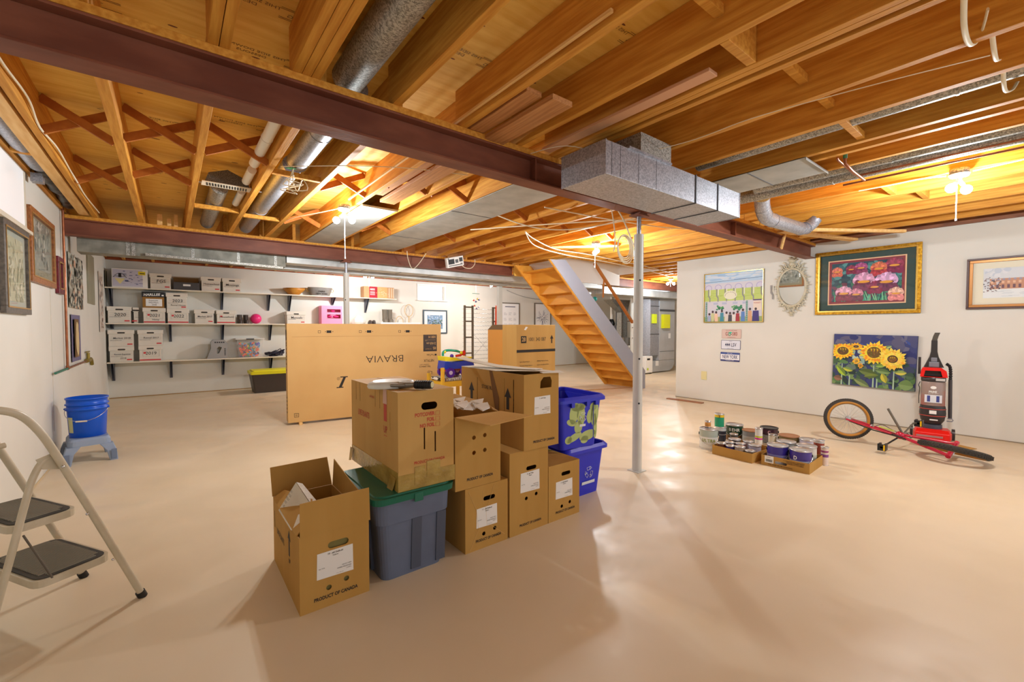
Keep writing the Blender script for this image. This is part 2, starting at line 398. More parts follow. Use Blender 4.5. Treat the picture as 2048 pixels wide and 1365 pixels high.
block(3.21,3.616,0.86,ZJ+0.012,ZJ+0.052,'pine strut crossing under the round duct')
block(0.66+0.005,1.03-0.003,2.80,ZJ+0.002,ZJ+0.042,'flat pine strut over the shiny round duct nearest the beam')
block(0.665,1.028,3.95,ZJ+0.002,ZJ+0.042,'flat pine strut below the shiny round duct by the hanging wire')
block(0.665,1.028,5.70,ZJ+0.002,ZJ+0.042,'flat pine strut below the shiny round duct near the far beam')
block(0.218,0.610,5.55,ZJ+0.002,ZJ+0.042,'flat pine strut under the grey round duct near the far beam')
block(5.385,5.755,0.86,ZJ+0.002,ZJ+0.11,'short pale block between joists left of the twin bulb light')
block(4.95,5.335,1.02,ZJ+0.002,ZJ+0.11,'short pine block hanging near the twin bulb light')
for k in range(3):
    block([-0.10,-0.005,0.06][k],[-0.05,0.035,0.10][k],6.778,ZJ+0.0005,ZJ+[0.13,0.09,0.15][k],['upright pale offcut on the far beam, left of three','upright pale offcut on the far beam, middle of three','upright pale offcut on the far beam, right of three'][k],0.02,M_woodp)
# ================================================================ lights
M_bulb=mat('lit bulb glass',(255,252,245),0.3,emit=BULB_E)
def ceiling_lamp(x,y,ztop,label,pull=0.33,rz=0.6,single=False):
    t=thing('ceiling_lamp',label,'light fixture',(x,y,ztop),rz,'bare bulb ceiling lamps')
    MB().lathe([(0.055,0),(0.058,-0.004),(0.058,-0.036),(0.052,-0.040)][::-1],20).build('junction_box',M_galvd,t)
    MB().lathe([(0.03,-0.066),(0.052,-0.060),(0.062,-0.0405)],24).build('lamp_holder',M_white,t)
    MB().cyl((0,0,-0.0665),(0,0,-0.10),0.017).tube([(0,0,-0.085),(0.02,0,-0.10),(0.045,0,-0.118)],0.015,10).tube([(0,0,-0.085),(-0.02,0,-0.10),(-0.045,0,-0.118)],0.015,10).build('twin_socket',M_white,t)
    for s in (-1,1):
        MB().ball((s*0.078,0,-0.152),0.035,16,12).build('light_bulb',M_bulb,t)
    MB().cyl((0.0,0.014,-0.1005),(0.0,0.014,-0.10-pull),0.003,n=6).cyl((0,0.014,-0.10-pull),(0,0.014,-0.115-pull),0.006,n=8).build('pull_cord',M_white,t)
    for s in (-1,1):
        l=bpy.data.lights.new('bulb_light','POINT'); l.energy=BULB_W; l.shadow_soft_size=0.035; l.color=(0.90,0.96,1.0)
        o=bpy.data.objects.new('bulb_light',l); COL.objects.link(o)
        o.location=(x+s*0.078*cos(rz),y+s*0.078*sin(rz),ztop-0.152-0.085)
ceiling_lamp(1.40,4.53,2.533,'twin bulb ceiling lamp between the steel beams, above the cardboard boxes',0.42,-0.65)
ceiling_lamp(4.86,0.56,2.533,'twin bulb ceiling lamp high at the right, in front of the white wall',0.28,-0.45)
ceiling_lamp(4.81,4.20,2.533,'twin bulb ceiling lamp left of the tall grey post, above the stairs side',0.26,0.9)
ceiling_lamp(9.75,6.1,2.533,'twin bulb ceiling lamp in front of the furnace beam',0.1,-0.6)
ceiling_lamp(6.45,9.10,2.533,'twin bulb ceiling lamp by the far wall, above the black wire rack',0.1,0.9)
ceiling_lamp(3.36,9.25,2.533,'twin bulb ceiling lamp by the shelves, right of the shelf post',0.24,-0.6)

# ================================================================ posts
M_post=mat('grey white painted post',(205,204,196),0.35,c2=(196,195,188),scale=3,rvar=0.05)
def post(x,y,label,r=0.038):
    t=thing('support_post',label,'support post',(x,y,0),0,'round steel support posts')
    MB().cyl((0,0,0.0),(0,0,2.13),r+0.004,n=28).build('outer_pipe',M_post,t)
    MB().cyl((0,0,2.131),(0,0,2.290),0.020,n=16).build('adjusting_screw',M_galv,t)
    MB().box(-0.075,0.075,-0.055,0.055,2.2905,2.300).box(-0.05,0.05,-0.05,0.05,2.301,2.3155).build('cap_plate',M_beam,t,0.002)
    m=MB()
    for z in (0.62,1.02,1.72):
        a=-2.2; m.cyl((cos(a)*(r-0.004),sin(a)*(r-0.004),z),(cos(a)*(r+0.0045),sin(a)*(r+0.0045),z),0.009,n=10)
    m.build('pin_hole',M_black,t)
    m=MB(); m.box(-0.06,0.06,-0.06,0.06,0.0,0.006); m.build('base_plate',M_post,t,0.001)
post(3.315,2.395,'tall grey round post in the middle of the floor, right of the boxes')
post(2.13,6.83,'grey round post standing behind the TV carton under the far beam')
post(5.72,7.05,'grey round post left of the stairs near the whiteboards') if False else None
t=thing('support_post','square white post left of the stairs in front of the framed charts','support post',(5.62,7.62,0))
MB().box(-0.045,0.045,-0.045,0.045,0,2.19).build('shaft',M_post,t,0.004)
MB().box(-0.002,0.002,-0.002,0.002,0,0.01).cyl((-0.0455,-0.02,1.14),(-0.046,-0.02,1.14),0.009,n=10).cyl((-0.0,-0.0455,1.05),(0,-0.0465,1.05),0.009,n=10).build('bolt_hole',M_black,t)
t=thing('support_post','slim white post behind the stairs near the water tank','support post',(10.45,7.75,0))
MB().cyl((0,0,0),(0,0,2.31),0.06).build('outer_pipe',M_post,t)
MB().cyl((-0.05,-0.05,1.3),(-0.065,-0.065,1.3),0.012,n=8).cyl((-0.05,-0.05,1.0),(-0.065,-0.065,1.0),0.012,n=8).build('pin_hole',M_black,t)

# ================================================================ ducts
# big trunk duct beside the first steel beam
t=thing('trunk_duct','large rectangular galvanised duct hanging beside the near steel beam','duct',(2.02,1.69,2.2))
MB().box(0,1.66,0,0.36,0,0.197).build('duct_body',M_galv,t,0.002)
m=MB()
for x in (0.05,0.13,0.31,0.50): m.box(x,x+0.0022,-0.0012,-0.0002,0.005,0.192)
for x in (0.98,1.30): m.box(x,x+0.010,-0.006,-0.0002,-0.004,0.201).box(x,x+0.010,-0.006,0.366,-0.005,-0.0002)
m.build('seam',mat('dark duct seam',(90,92,98),0.5,0.6),t)
MB().box(-0.008,-0.0002,-0.003,0.363,-0.003,0.2).box(1.6602,1.668,-0.003,0.363,-0.003,0.2).build('end_cap',M_galv,t,0.001)
m=MB(); m.prism([(0.36,0.02,0.198),(0.70,0.02,0.198),(0.70,0.02,0.345),(0.36,0.02,0.345)],(0,0.30,0)); m.build('riser',M_galvd,t)
m=MB(); m.bar((0.20,-0.004,0.200),(0.66,-0.004,0.200),0.02,0.012); m.build('folded_flange',M_galv,t)
# hanging strap hooks under it
# round pipes between joists
def round_duct(name,label,a,b,r,m,joints=(),cat='duct',flat=None):
    t=thing(name,label,cat,a)
    a=V(a); b=V(b)-a
    MB().cyl((0,0,0),b,r,n=26).build('pipe_body',m,t)
    q=MB()
    for f in joints:
        p=b*f; d=b.normalized()*0.006
        q.cyl(p-d,p+d,r+0.003,n=26)
    if joints: q.build('joint_ring',m,t)
    return t
ZR=2.655
round_duct('round_duct','thick mottled galvanised round duct above the first beam, near the camera',(0.79,-3.0,ZR),(0.79,2.46,ZR),0.085,M_galvd,(0.4,0.7))
round_duct('round_duct','shiny galvanised round duct between the beams, beside the hanging wire',(0.845,2.52,ZR),(0.845,3.93,ZR),0.078,M_galv,(0.5,1.0))
round_duct('round_duct','dull end of the round duct behind the hanging wire near the far beam',(0.83,4.02,ZR),(0.83,6.9,ZR),0.078,M_galv,(0.58,))
round_duct('round_duct','short grey round duct behind the floor register near the far beam',(0.40,5.05,ZR),(0.40,6.9,ZR),0.075,M_galvd,(0.36,))
round_duct('round_duct','mottled round duct tucked between joists at the upper right',(3.34,-3.0,2.62),(3.34,1.86,2.62),0.072,M_galvd,(0.7,),)
round_duct('round_duct','bright mottled round duct left of the two beside the right hand lamp',(4.22,-3.0,2.575),(4.22,1.80,2.575),0.055,M_galvd,(0.62,0.8))
round_duct('round_duct','bright mottled round duct nearest the right hand lamp',(4.385,-3.0,2.56),(4.385,2.0,2.56),0.062,M_galvd,(0.62,0.85))
M_pvc=mat('white pvc pipe',(232,228,216),0.35)
round_duct('plastic_pipe','white plastic drain pipe between joists at the upper left, front length',(0.557,2.50,2.62),(0.557,4.08,2.62),0.036,M_pvc,(0.62,),'pipe')
round_duct('plastic_pipe','white plastic drain pipe between joists, short middle length',(0.565,4.25,2.62),(0.565,4.62,2.62),0.034,M_pvc,(),'pipe')
round_duct('plastic_pipe','white plastic drain pipe behind the metal register box',(0.572,4.98,2.62),(0.572,5.5,2.62),0.032,M_pvc,(),'pipe')
# sheet metal panning under joist bays
def pan(x0,x1,y0,y1,label,seams):
    t=thing('sheet_metal_panel',label,'sheet metal',(x0,y0,2.524))
    MB().box(0,x1-x0,0,y1-y0,0,0.004).box(0,x1-x0,0,0.004,-0.015,0).build('panel',mat('dull zinc sheet',(178,178,172),0.55,0.45,c2=(160,160,155),scale=5),t)
    q=MB()
    for y in seams: q.box(0,x1-x0,y,y+0.006,-0.003,-0.0003)
    if seams: q.build('seam',mat('dark duct seam',(90,92,98),0.5,0.6),t)
pan(1.527,1.899,4.36,6.755,'grey sheet metal panel under the joists behind the twin bulb lamp',())
pan(2.340,2.854,2.47,6.755,'long grey sheet metal panel under the joists left of the post',(1.55,3.1))
pan(3.626,4.10,1.2,1.99,'grey sheet metal panel just past the end of the large duct',(0.4,))
# big old duct running behind the far beam
t=thing('trunk_duct','long dull old duct running behind the far steel beam above the shelves','duct',(-0.82,6.99,2.168))
M_old=mat('old stained duct metal',(150,148,136),0.6,0.3,c2=(122,120,110),scale=7,detail=8,lo=0.4,hi=0.62,bump=0.1)
MB().box(0,2.15,0,0.27,0,0.19).build('duct_body',M_old,t,0.003)
m=MB()
for x in (0.42,0.47,1.05,1.55,2.0): m.box(x,x+0.035,-0.004,-0.0003,-0.002,0.182)
m.build('seam',M_galvd,t)
m=MB().bar((0.6,-0.03,0.02),(2.1,-0.03,-0.02),0.09,0.03); m.build('loose_flashing',M_galvd,t)
M_duct2=mat('light smooth duct',(200,200,196),0.45,0.45,c2=(176,176,172),scale=4)
t=thing('trunk_duct','long light grey flat duct along the far beam, over the TV carton','duct',(1.34,6.99,2.235))
MB().box(0,6.9,0,0.25,0,0.14).build('duct_body',M_duct2,t,0.003)
m=MB()
for x in (0.55,1.15,1.75,2.35,2.95,3.55,4.15): m.box(x,x+0.006,-0.003,0.253,-0.004,-0.0003)
m.build('seam',mat('dark duct seam',(90,92,98),0.5,0.6),t)
t=thing('trunk_duct','second light grey flat duct behind the first, under the far joists','duct',(0.9,7.46,2.20))
MB().box(0,7.3,0,0.25,0,0.11).build('duct_body',M_duct2,t,0.003)
m=MB()
for x in (1.2,2.4,3.6,4.8,6.0): m.box(x,x+0.006,-0.003,0.253,-0.004,-0.0003)
m.build('seam',mat('dark duct seam',(90,92,98),0.5,0.6),t)
t=thing('trunk_duct','wide grey duct under the pink beam over the furnace','duct',(8.3,6.98,2.13))
MB().box(0,4.2,0,0.7,0,0.17).build('duct_body',M_duct2,t,0.003)
# elbow duct right of the trunk
t=thing('elbow_duct','shiny bent round duct crossing under the beam near the white wall','duct',(4.66,1.93,2.45))
P=[(-0.02,-0.02,0.13),(0.03,0.0,0.08),(0.12,0.02,0.02),(0.24,0.04,-0.01),(0.36,0.03,-0.02)]
MB().tube(smooth_path(P,4),0.070,20).build('adjustable_elbow',M_galv,t)
MB().cyl((0.361,0.03,-0.02),(0.98,-0.02,-0.03),0.068,n=24).build('straight_run',M_galv,t)
MB().tube(smooth_path([(0.981,-0.02,-0.03),(1.06,-0.04,-0.02),(1.13,-0.08,0.03),(1.16,-0.11,0.09)],4),0.066,20).build('end_elbow',M_galv,t)
q=MB()
for p,d in (((0.07,0.01,0.05),(0.8,0.1,-0.6)),((0.18,0.03,0.005),(0.9,0.1,-0.3)),((0.36,0.03,-0.02),(1,0,0)),((0.98,-0.02,-0.03),(1,0,0)),((1.07,-0.045,-0.015),(0.8,-0.3,0.4))):
    p=V(p); d=V(d).normalized()*0.005; q.cyl(p-d,p+d,0.073,n=24)
q.build('crimp_ring',M_galv,t)
MB().bar((0.37,0.03,0.045),(0.37,0.03,0.085),0.012,0.003).build('hanger_strap',M_galv,t)
# floor register boot
t=thing('register_box','grey metal register box with slotted white grille hung between joists','register',(0.24,4.66,2.575))
MB().prism([(0.02,0,0),(0.36,0,0),(0.33,0,0.07),(0.19,0,0.13),(0.05,0,0.08)],(0,0.11,0)).build('duct_boot',mat('spotted grey boot metal',(110,104,96),0.6,0.3,c2=(70,66,60),scale=120,lo=0.4,hi=0.6),t)
q=MB(); q.box(0.0,0.37,-0.01,0.12,-0.008,-0.0005); q.build('grille',mat('cream register grille',(222,212,190),0.5),t)
q=MB()
for k in range(15): q.prism([(0.03+k*0.021,0.01,-0.0085),(0.042+k*0.021,0.01,-0.0085),(0.05+k*0.021,0.10,-0.0085),(0.038+k*0.021,0.10,-0.0085)],(0,0,-0.0006))
q.build('slot',M_black,t)
MB().box(-0.07,-0.0005,0.04,0.06,-0.006,-0.002).box(0.3705,0.46,0.04,0.06,-0.006,-0.002).build('hanger_strap',M_galv,t)
# left wall duct cluster above the window
t=thing('wall_duct','shiny galvanised duct lying along the top of the left wall','duct',(-0.80,1.0,2.62))
MB().cyl((0,0,0.0),(0,4.1,0.0),0.075,n=22).build('pipe_body',M_galv,t)
one('foil_insulation', MB().tube(smooth_path([(-0.80,5.14,2.64),(-0.81,5.6,2.63),(-0.80,6.1,2.64),(-0.82,6.6,2.62)],5),[0.07,0.075,0.06,0.07,0.08,0.07,0.06,0.075,0.08,0.07,0.06,0.07,0.075,0.06,0.07,0.06],14), mat('crumpled dark foil',(96,96,94),0.4,0.7,c2=(40,40,38),scale=9,detail=8,lo=0.42,hi=0.58,bump=0.6,bscale=12), 'crumpled dark foil insulation above the left wall near the copper pipe', 'insulation')
block(-0.865,-0.70,4.62,2.545,2.60,'pale pine block over the window at the left wall',0.05)
one('junction_box', MB().box(-0.87,-0.80,5.22,5.30,2.49,2.56), M_galv, 'small grey metal junction box above the left picture frames', 'electrical box')
one('wall_plate_timber', MB().box(-0.76,-0.68,-3.0,6.7,2.535,2.5745), M_woodp, 'long pale timber running along the joist beside the left wall duct', 'timber')

# ================================================================ copper pipes
M_cop=mat('copper pipe',(176,112,78),0.35,0.75,c2=(140,84,56),scale=8,rvar=0.1)
M_verd=mat('green verdigris copper',(60,120,100),0.6,0.2)
t=thing('copper_pipe','copper water pipe dropping down the left wall to a brass tap','pipe',(-0.875,6.62,0.86))
MB().cyl((0,0,0),(0,0,1.74),0.011,n=12).tube(smooth_path([(0.0,0,1.741),(0.02,-0.1,1.76),(0.12,-0.3,1.765),(0.16,-3.5,1.77)],5),0.010,10).build('riser',M_cop,t)
MB().cyl((0,-0.014,0),(0,-0.64,-0.0),0.011,n=12).build('branch_pipe',M_verd,t)
MB().cyl((0,0.02,0),(0,1.35,0.0),0.011,n=12).build('tap_pipe',M_cop,t)
MB().cyl((0,-0.014,0),(0,0.019,0),0.016,n=12).cyl((0,0,0.0),(0,0,0.03),0.0155,n=12).build('tee_fitting',M_cop,t)
M_brass=mat('old brass',(150,132,62),0.4,0.7)
tp=MB().cyl((0.0,1.351,0),(0,1.62,0),0.026,n=14).cyl((0,1.50,0),(0,1.50,0.10),0.018,n=12).tube(smooth_path([(0,1.62,0),(0.0,1.72,0.01),(0,1.80,-0.02),(0,1.84,-0.08)],4),0.02,12).build('tap_body',M_brass,t)
MB().bar((0,1.40,0.115),(0,1.60,0.115),0.02,0.016).bar((-0.0,1.50,0.10),(0.0,1.50,0.13),0.02,0.02).build('tap_handle',M_brass,tp)
for i,(x,y,z) in enumerate([(4.30,-3.0,2.50),(4.46,-3.0,2.492)]):
    m=MB().cyl((0,0,0),(0,4.05,0),0.008,n=10).tube([(0,4.05,0),(-0.06,4.07,0),(-0.45,4.07,0.02),(-0.47,4.07,0.03)] if i==0 else [(0,4.05,0),(0,4.2,0.0)],0.008,8)
    one('copper_pipe', m, M_cop, ['copper pipe running beside the round ducts near the right hand lamp','lower copper pipe just left of the right hand lamp'][i], 'pipe', 'copper pipes on the ceiling', (x,y,z))
t=thing('copper_pipe','copper pipe stub with green fitting hanging below the joists','pipe',(3.84,1.05,2.52))
MB().tube([(0.02,-0.02,0.0),(0.02,-0.02,-0.035),(0.20,-0.02,-0.05),(0.5,-0.02,-0.055)],0.010,8).build('pipe_body',M_cop,t)
MB().cyl((0.02,-0.02,0.001),(0.02,-0.02,0.05),0.013,n=10).build('valve',M_verd,t)

# ================================================================ timber and offcuts stored on the beams
def plank(a,b,wd,th,label,m=M_woodp,up=(0,0,1),grp=None):
    a=V(a); b=V(b)
    one('loose_board', MB().bar((0,0,0),b-a,wd,th,up), m, label, 'board', grp, a, bevel=0.002)
M_board=mat('grooved brownish pine board',(196,138,82),0.6,c2=(170,112,60),scale=3,stretch=(26,1.0,26),bump=0.25)
plank((1.675,1.70,2.515),(1.675,4.1,2.515),0.145,0.030,'wide grooved brown board on top of the near beam, right of two',M_board)
plank((1.543,1.78,2.55),(1.543,4.0,2.55),0.105,0.030,'grooved brown board tucked beside the wider one on the near beam',M_board)
plank((1.405,1.15,2.56),(1.405,4.4,2.56),0.016,0.016,'thin pale moulding strip lying along the joist above the near beam',M_woodp)
plank((2.105,1.10,2.545),(2.105,2.3,2.545),0.08,0.018,'pinkish short shelf board tucked between joists left of the large duct',mat('pinkish pine',(214,160,120),0.6))
plank((5.72,2.10,2.455),(6.96,1.25,2.455),0.05,0.035,'pale rod shaped lumber under the joists pointing to the right wall',M_woodp)
plank((6.0,2.25,2.50),(7.2,1.80,2.47),0.10,0.03,'flat pale lumber piece lying over the beam near the gold frame',M_woodp)
plank((6.30,2.325,2.345),(6.42,2.325,2.50),0.04,0.02,'short pale stick leaning on the beam left of the gold frame',M_woodp,(0,1,0)) if False else None
plank((6.22,2.318,2.32),(6.32,2.312,2.52),0.045,0.02,'short pale stick nailed upright on the near beam by the mirror',M_woodp,(0,1,0))
plank((4.6,4.9,2.52),(5.3,4.2,2.52),0.09,0.018,'flat pale wood strip across joists near the stair top',M_woodp)

# ================================================================ cables and wires
def cable(label,pts,r=0.005,n=6,m=None,name='electrical_cable',cat='cable',flat=None,grp='cream cables on the ceiling'):
    P=smooth_path(pts,n); o=P[0].copy()
    one(name, MB().tube([p-o for p in P],r,8,flat=flat), m or M_cable, label, cat, grp, o)
cable('cream cable stapled along the joist by the left wall',[(-0.60,2.6,2.60),(-0.605,3.1,2.56),(-0.60,3.6,2.58),(-0.612,3.95,2.54),(-0.60,4.4,2.56),(-0.612,5.0,2.57),(-0.60,5.25,2.54),(-0.61,5.8,2.55),(-0.59,6.6,2.56)],0.006)
cable('cream cable looping under the joists at the top right corner',[(2.30,0.27,2.62),(2.392,0.278,2.56),(2.56,0.295,2.53),(2.70,0.30,2.525),(2.775,0.293,2.53),(2.775,0.275,2.545),(2.72,0.255,2.57),(2.652,0.238,2.60)],0.010,flat=0.5)
cable('cream cable end poking between joists below the corner loop',[(2.79,0.236,2.56),(2.90,0.238,2.535),(3.01,0.239,2.53),(3.10,0.237,2.56)],0.009,flat=0.5)
cable('short bent cream cable over the round duct at the right edge',[(3.215,0.23,2.56),(3.30,0.234,2.53),(3.42,0.234,2.52),(3.48,0.215,2.54),(3.50,0.20,2.58)],0.009,flat=0.5)
cable('thin white wire draped from the near beam past the large duct',[(1.98,2.32,2.50),(2.089,2.075,2.50),(2.429,1.913,2.47),(2.65,1.567,2.50),(2.693,1.183,2.52),(2.771,0.834,2.525),(2.808,0.537,2.51),(2.917,0.25,2.52)],0.0025)
cable('cream cable sagging between joists above the stairs',[(2.85,3.9,2.53),(3.05,3.75,2.44),(3.3,3.6,2.39),(3.6,3.4,2.40),(3.9,3.0,2.46),(4.1,2.7,2.52)],0.007)
cable('upper cream cable running from the joists toward the furnace',[(3.5,4.2,2.49),(3.9,4.5,2.50),(4.6,4.8,2.48),(5.4,4.9,2.50),(6.4,5.0,2.49),(7.6,5.2,2.50),(9.0,5.5,2.50)],0.007)
cable('lower cream cable running from the joists toward the furnace',[(3.5,4.2,2.48),(4.1,4.7,2.46),(4.9,4.9,2.44),(6.0,5.1,2.47),(7.6,5.35,2.47),(9.2,5.8,2.50)],0.007)
cable('cream cable lying across the joists behind the tall post',[(3.0,3.3,2.515),(3.9,3.2,2.51),(4.8,3.0,2.505),(5.6,2.6,2.52)],0.007)
cable('long cream cable across the joists left of the tall post',[(2.95,4.6,2.51),(3.6,3.6,2.50),(4.2,3.0,2.51),(5.2,2.52,2.50)],0.007)
cable('cream cable swagged down to the tall post top',[(2.95,2.55,2.50),(3.08,2.52,2.42),(3.20,2.5,2.30),(3.30,2.52,2.22),(3.42,2.55,2.12),(3.56,2.6,2.05)],0.006)
cable('second cream cable swagged beside the tall post top',[(2.98,2.56,2.50),(3.12,2.56,2.38),(3.2,2.58,2.22),(3.24,2.6,2.08),(3.22,2.6,2.0)],0.005)
mcoil=MB()
for k in range(4):
    R=0.15-0.012*k; c=V((3.42+0.012*k,2.62+0.015*k,2.045+0.01*k))
    mcoil.tube([c+V((cos(a)*R*0.95,0.12*cos(a)*R,sin(a)*R*0.9)) for a in [2*pi*q/28 for q in range(28)]],0.005,6,closed=True)
one('coiled_cable', mcoil, M_cable, 'loosely coiled cream cable hanging behind the top of the tall post', 'cable')
cable('cream cable clipped along the joist to the right hand lamp',[(4.90,1.2,2.53),(4.895,0.95,2.525),(4.90,0.80,2.528),(4.90,0.64,2.51)],0.006)
cable('cream cable running off right from the right hand lamp',[(4.90,0.49,2.51),(4.905,0.30,2.52),(4.91,0.1,2.53)],0.006)
cable('cream cable dangling in a loop over the far beam',[(3.02,6.6,2.53),(3.07,6.66,2.40),(3.16,6.70,2.27),(3.26,6.68,2.35),(3.36,6.6,2.53)],0.006)
cable('cream cable sagging below the far beam above the shelves',[(1.25,6.74,2.30),(1.5,6.9,2.10),(1.8,6.93,2.085),(2.1,6.9,2.09)],0.008) if False else None
cable('white cable strung across below the joists near the lamp',[(0.68,3.7,2.515),(1.1,3.3,2.50),(1.5,3.1,2.51),(1.9,3.0,2.52)],0.003)
cable('cream cable feeding the twin bulb lamp between the beams',[(1.40,4.60,2.52),(1.30,5.0,2.54),(1.12,5.6,2.56),(1.10,6.3,2.57)],0.005)
cable('cream cable looping from the white smoke alarm box on the far beam',[(4.02,6.62,2.43),(4.12,6.62,2.36),(4.25,6.62,2.36),(4.34,6.64,2.44),(4.36,6.66,2.53)],0.006)
m=MB(); rr=random.Random(3)
pts=[(0.83+rr.uniform(-0.09,0.09),3.95+rr.uniform(-0.12,0.12),2.50+rr.uniform(-0.10,0.03)) for k in range(16)]
m.tube(smooth_path([(0.80,3.84,2.58)]+pts+[(0.80,3.86,2.58)],4),0.004,6)
one('wire_bundle', m, M_cable, 'tangled white wire bundle hanging from the round duct between the beams', 'wire')
one('green_tape', MB().bar((0.76,3.84,2.566),(0.81,3.88,2.574),0.05,0.004), mat('green tape',(20,130,70),0.4), 'scrap of green tape holding the tangled white wire', 'tape')
# device box hung on the far beam
t=thing('alarm_panel','tilted white printed plastic box hung on the far beam above the TV carton','alarm box',(3.90,6.60,2.44))
R=MX.Rotation(RAD(-14),4,'Y') @ MX.Rotation(RAD(10),4,'X')
MB(R).box(-0.17,0.17,-0.03,0.03,-0.085,0.085).build('case',M_white,t,0.006)
m=MB(R); m.box(-0.14,-0.02,-0.0325,-0.0305,-0.03,0.055,(40,42,46)).box(0.0,0.06,-0.0325,-0.0305,-0.02,0.04,(90,92,96)).box(0.08,0.15,-0.0325,-0.0305,-0.01,0.06,(60,62,66)).box(-0.14,0.14,-0.0325,-0.0305,-0.062,-0.05,(30,30,32)).box(-0.15,-0.12,-0.0326,-0.0305,0.06,0.075,(20,20,20)).box(0.10,0.14,-0.0326,-0.0305,-0.045,-0.035,(20,20,20))
m.build('printed_face',M_paint,t)
# ================================================================ stairs
M_step=mat('orange stained stair wood',(222,158,62),0.5,c2=(212,144,50),scale=2,stretch=(6,1,6),spec=0.3)
M_grey=mat('blue grey stringer paint',(158,160,172),0.5)
t=thing('staircase','open-backed wooden stairs with blue grey side rising to the left','stairs',(7.98,5.577,0))
def sx(x): return x-7.98
poly=[(5.19,2.485),(5.58,2.505),(7.98,0.38),(7.98,0.0),(7.835,0.0)]
s1=MB().prism([(sx(x),0.008,z) for x,z in poly],(0,0.034,0)).build('stringer',M_step,t)
g=MB().prism([(sx(x),-0.004,z) for x,z in [(5.21,2.483),(5.58,2.505),(7.98,0.38),(7.98,0.0),(7.855,0.0)]],(0,0.0115,0)).build('painted_side',M_grey,s1); g['label']='blue grey painted outer face of the stringer'
MB().prism([(sx(x),0.955,z) for x,z in poly],(0,0.034,0)).build('stringer',M_step,t)
for k in range(1,13):
    x=sx(7.93-(k-1)*0.211); z=0.198*k
    MB().box(x-0.211-0.012,x+0.022,0.0425,0.9545,z-0.028,z).build('tread',M_step,t)
    MB().box(x-0.014,x,0.0425,0.9545,z-0.198+0.0005,z-0.0285).build('riser',M_step,t)
one('handrail', MB().bar((0,0,0),(1.17,0,-1.10),0.05,0.04).bar((0.3,0.028,-0.28),(0.3,0.045,-0.62),0.012,0.03,(0,1,0)), mat('brown stained handrail',(170,104,48),0.4), 'brown wooden handrail slanting down beside the stairs', 'handrail', None, (6.30,5.53,2.50))
struct('wall_stairwell', MB().box(5.63,8.40,6.60,6.64,2.29,2.769).box(8.36,8.40,5.52,6.599,2.54,2.769), mat('white drywall',(232,228,222),0.6))
one('wood_strip', MB().bar((0,0,0.006),(1.36,-0.40,0.006),0.03,0.012), mat('tan floor strip',(176,132,84),0.6), 'thin tan wood strip lying on the floor in front of the stairs', 'wood strip', None, (6.45,6.20,0.0))
one('wood_strip', MB().bar((0.0,0,0.009),(0.02,-0.66,0.009),0.09,0.018), mat('reddish scrap board',(156,108,78),0.6), 'reddish brown scrap board on the floor at the corner of the right wall', 'board', None, (7.13,4.50,0.0), bevel=0.003)

# ================================================================ utility corner
t=thing('furnace','tall grey sheet metal furnace cabinet and return duct by the far corner','furnace',(10.70,7.30,0))
M_furn=mat('pale grey furnace steel',(190,193,196),0.42,0.35,c2=(180,183,186),scale=3)
MB().box(0.42,1.20,0.0,0.75,0.35,2.125).build('plenum_duct',M_furn,t,0.005)
MB().box(0.0,0.4195,0.02,0.55,0.5,2.12).build('supply_duct',M_galv,t,0.004)
P=[(0.0,0,0.03),(0.95,0,0.03),(1.12,0,0.10),(1.20,0,0.22),(1.20,0,0.345),(0.0,0,0.345)]
MB().prism(P,(0,0.7,0)).build('return_boot',M_furn,t)
m=MB().box(0.42,1.19,-0.012,-0.0005,1.77,1.83).box(0.43,1.20,-0.006,-0.0005,0.60,0.61).box(-0.005,0.42,0.008,0.0195,1.9,1.92).box(-0.005,0.42,0.008,0.0195,1.1,1.12); m.build('joint_strip',mat('dark joint strip',(92,94,98),0.5,0.5),t)
tb=MB().box(0.06,0.24,-0.03,0.019,1.42,1.68).build('note_card',mat('lime paper',(214,232,40),0.5),t); tb['label']='lime green paper card stuck on the duct'
tb=MB().box(0.50,0.82,-0.09,-0.0005,1.28,1.68).box(0.62,0.74,-0.092,-0.0905,1.54,1.60).build('control_box',mat('yellow plastic case',(224,226,30),0.4),t,0.01); tb['label']='bright yellow plastic box on the furnace front'
MB().box(0.88,0.98,-0.006,-0.0005,0.98,1.13).box(0.24,0.38,-0.006,-0.0005,0.20,0.34).build('sticker',M_white,t)
t=thing('dehumidifier','small white appliance with dark display at the foot of the furnace','appliance',(10.35,7.22,0))
MB().box(0,0.34,0,0.22,0.03,0.5).build('case',M_white,t,0.02)
MB().box(0.07,0.20,-0.006,-0.0005,0.39,0.44).build('display',M_black,t)
MB().cyl((0.10,-0.0005,0.14),(0.10,-0.006,0.14),0.035,n=14).build('round_sticker',mat('lime sticker',(196,220,40),0.5),t)
MB().box(0.02,0.06,0.02,0.2,0,0.0295).box(0.28,0.32,0.02,0.2,0,0.0295).build('foot',M_black,t)
t=thing('water_heater','grey cylindrical hot water tank behind the stairs','water heater',(10.92,8.83,0))
MB().lathe([(0.26,0.08),(0.28,0.10),(0.28,1.33),(0.25,1.36)],32).build('tank',mat('grey tank enamel',(160,164,174),0.4,0.2),t)
MB().lathe([(0.20,0),(0.20,0.0795)],20).build('base_ring',M_black,t)
MB().lathe([(0.10,1.361),(0.11,1.42),(0.085,1.50),(0.05,1.56)],16,cx=-0.16,cy=-0.08).build('vent_blower',M_black,t)
MB().cyl((-0.16,-0.08,1.5605),(-0.16,-0.08,2.50),0.045,n=16).build('vent_pipe',M_pvc,t)
MB().cyl((0.05,-0.12,1.361),(0.05,-0.12,2.0),0.035,n=12).build('expansion_pipe',mat('grey pipe',(128,132,140),0.5,0.2),t)
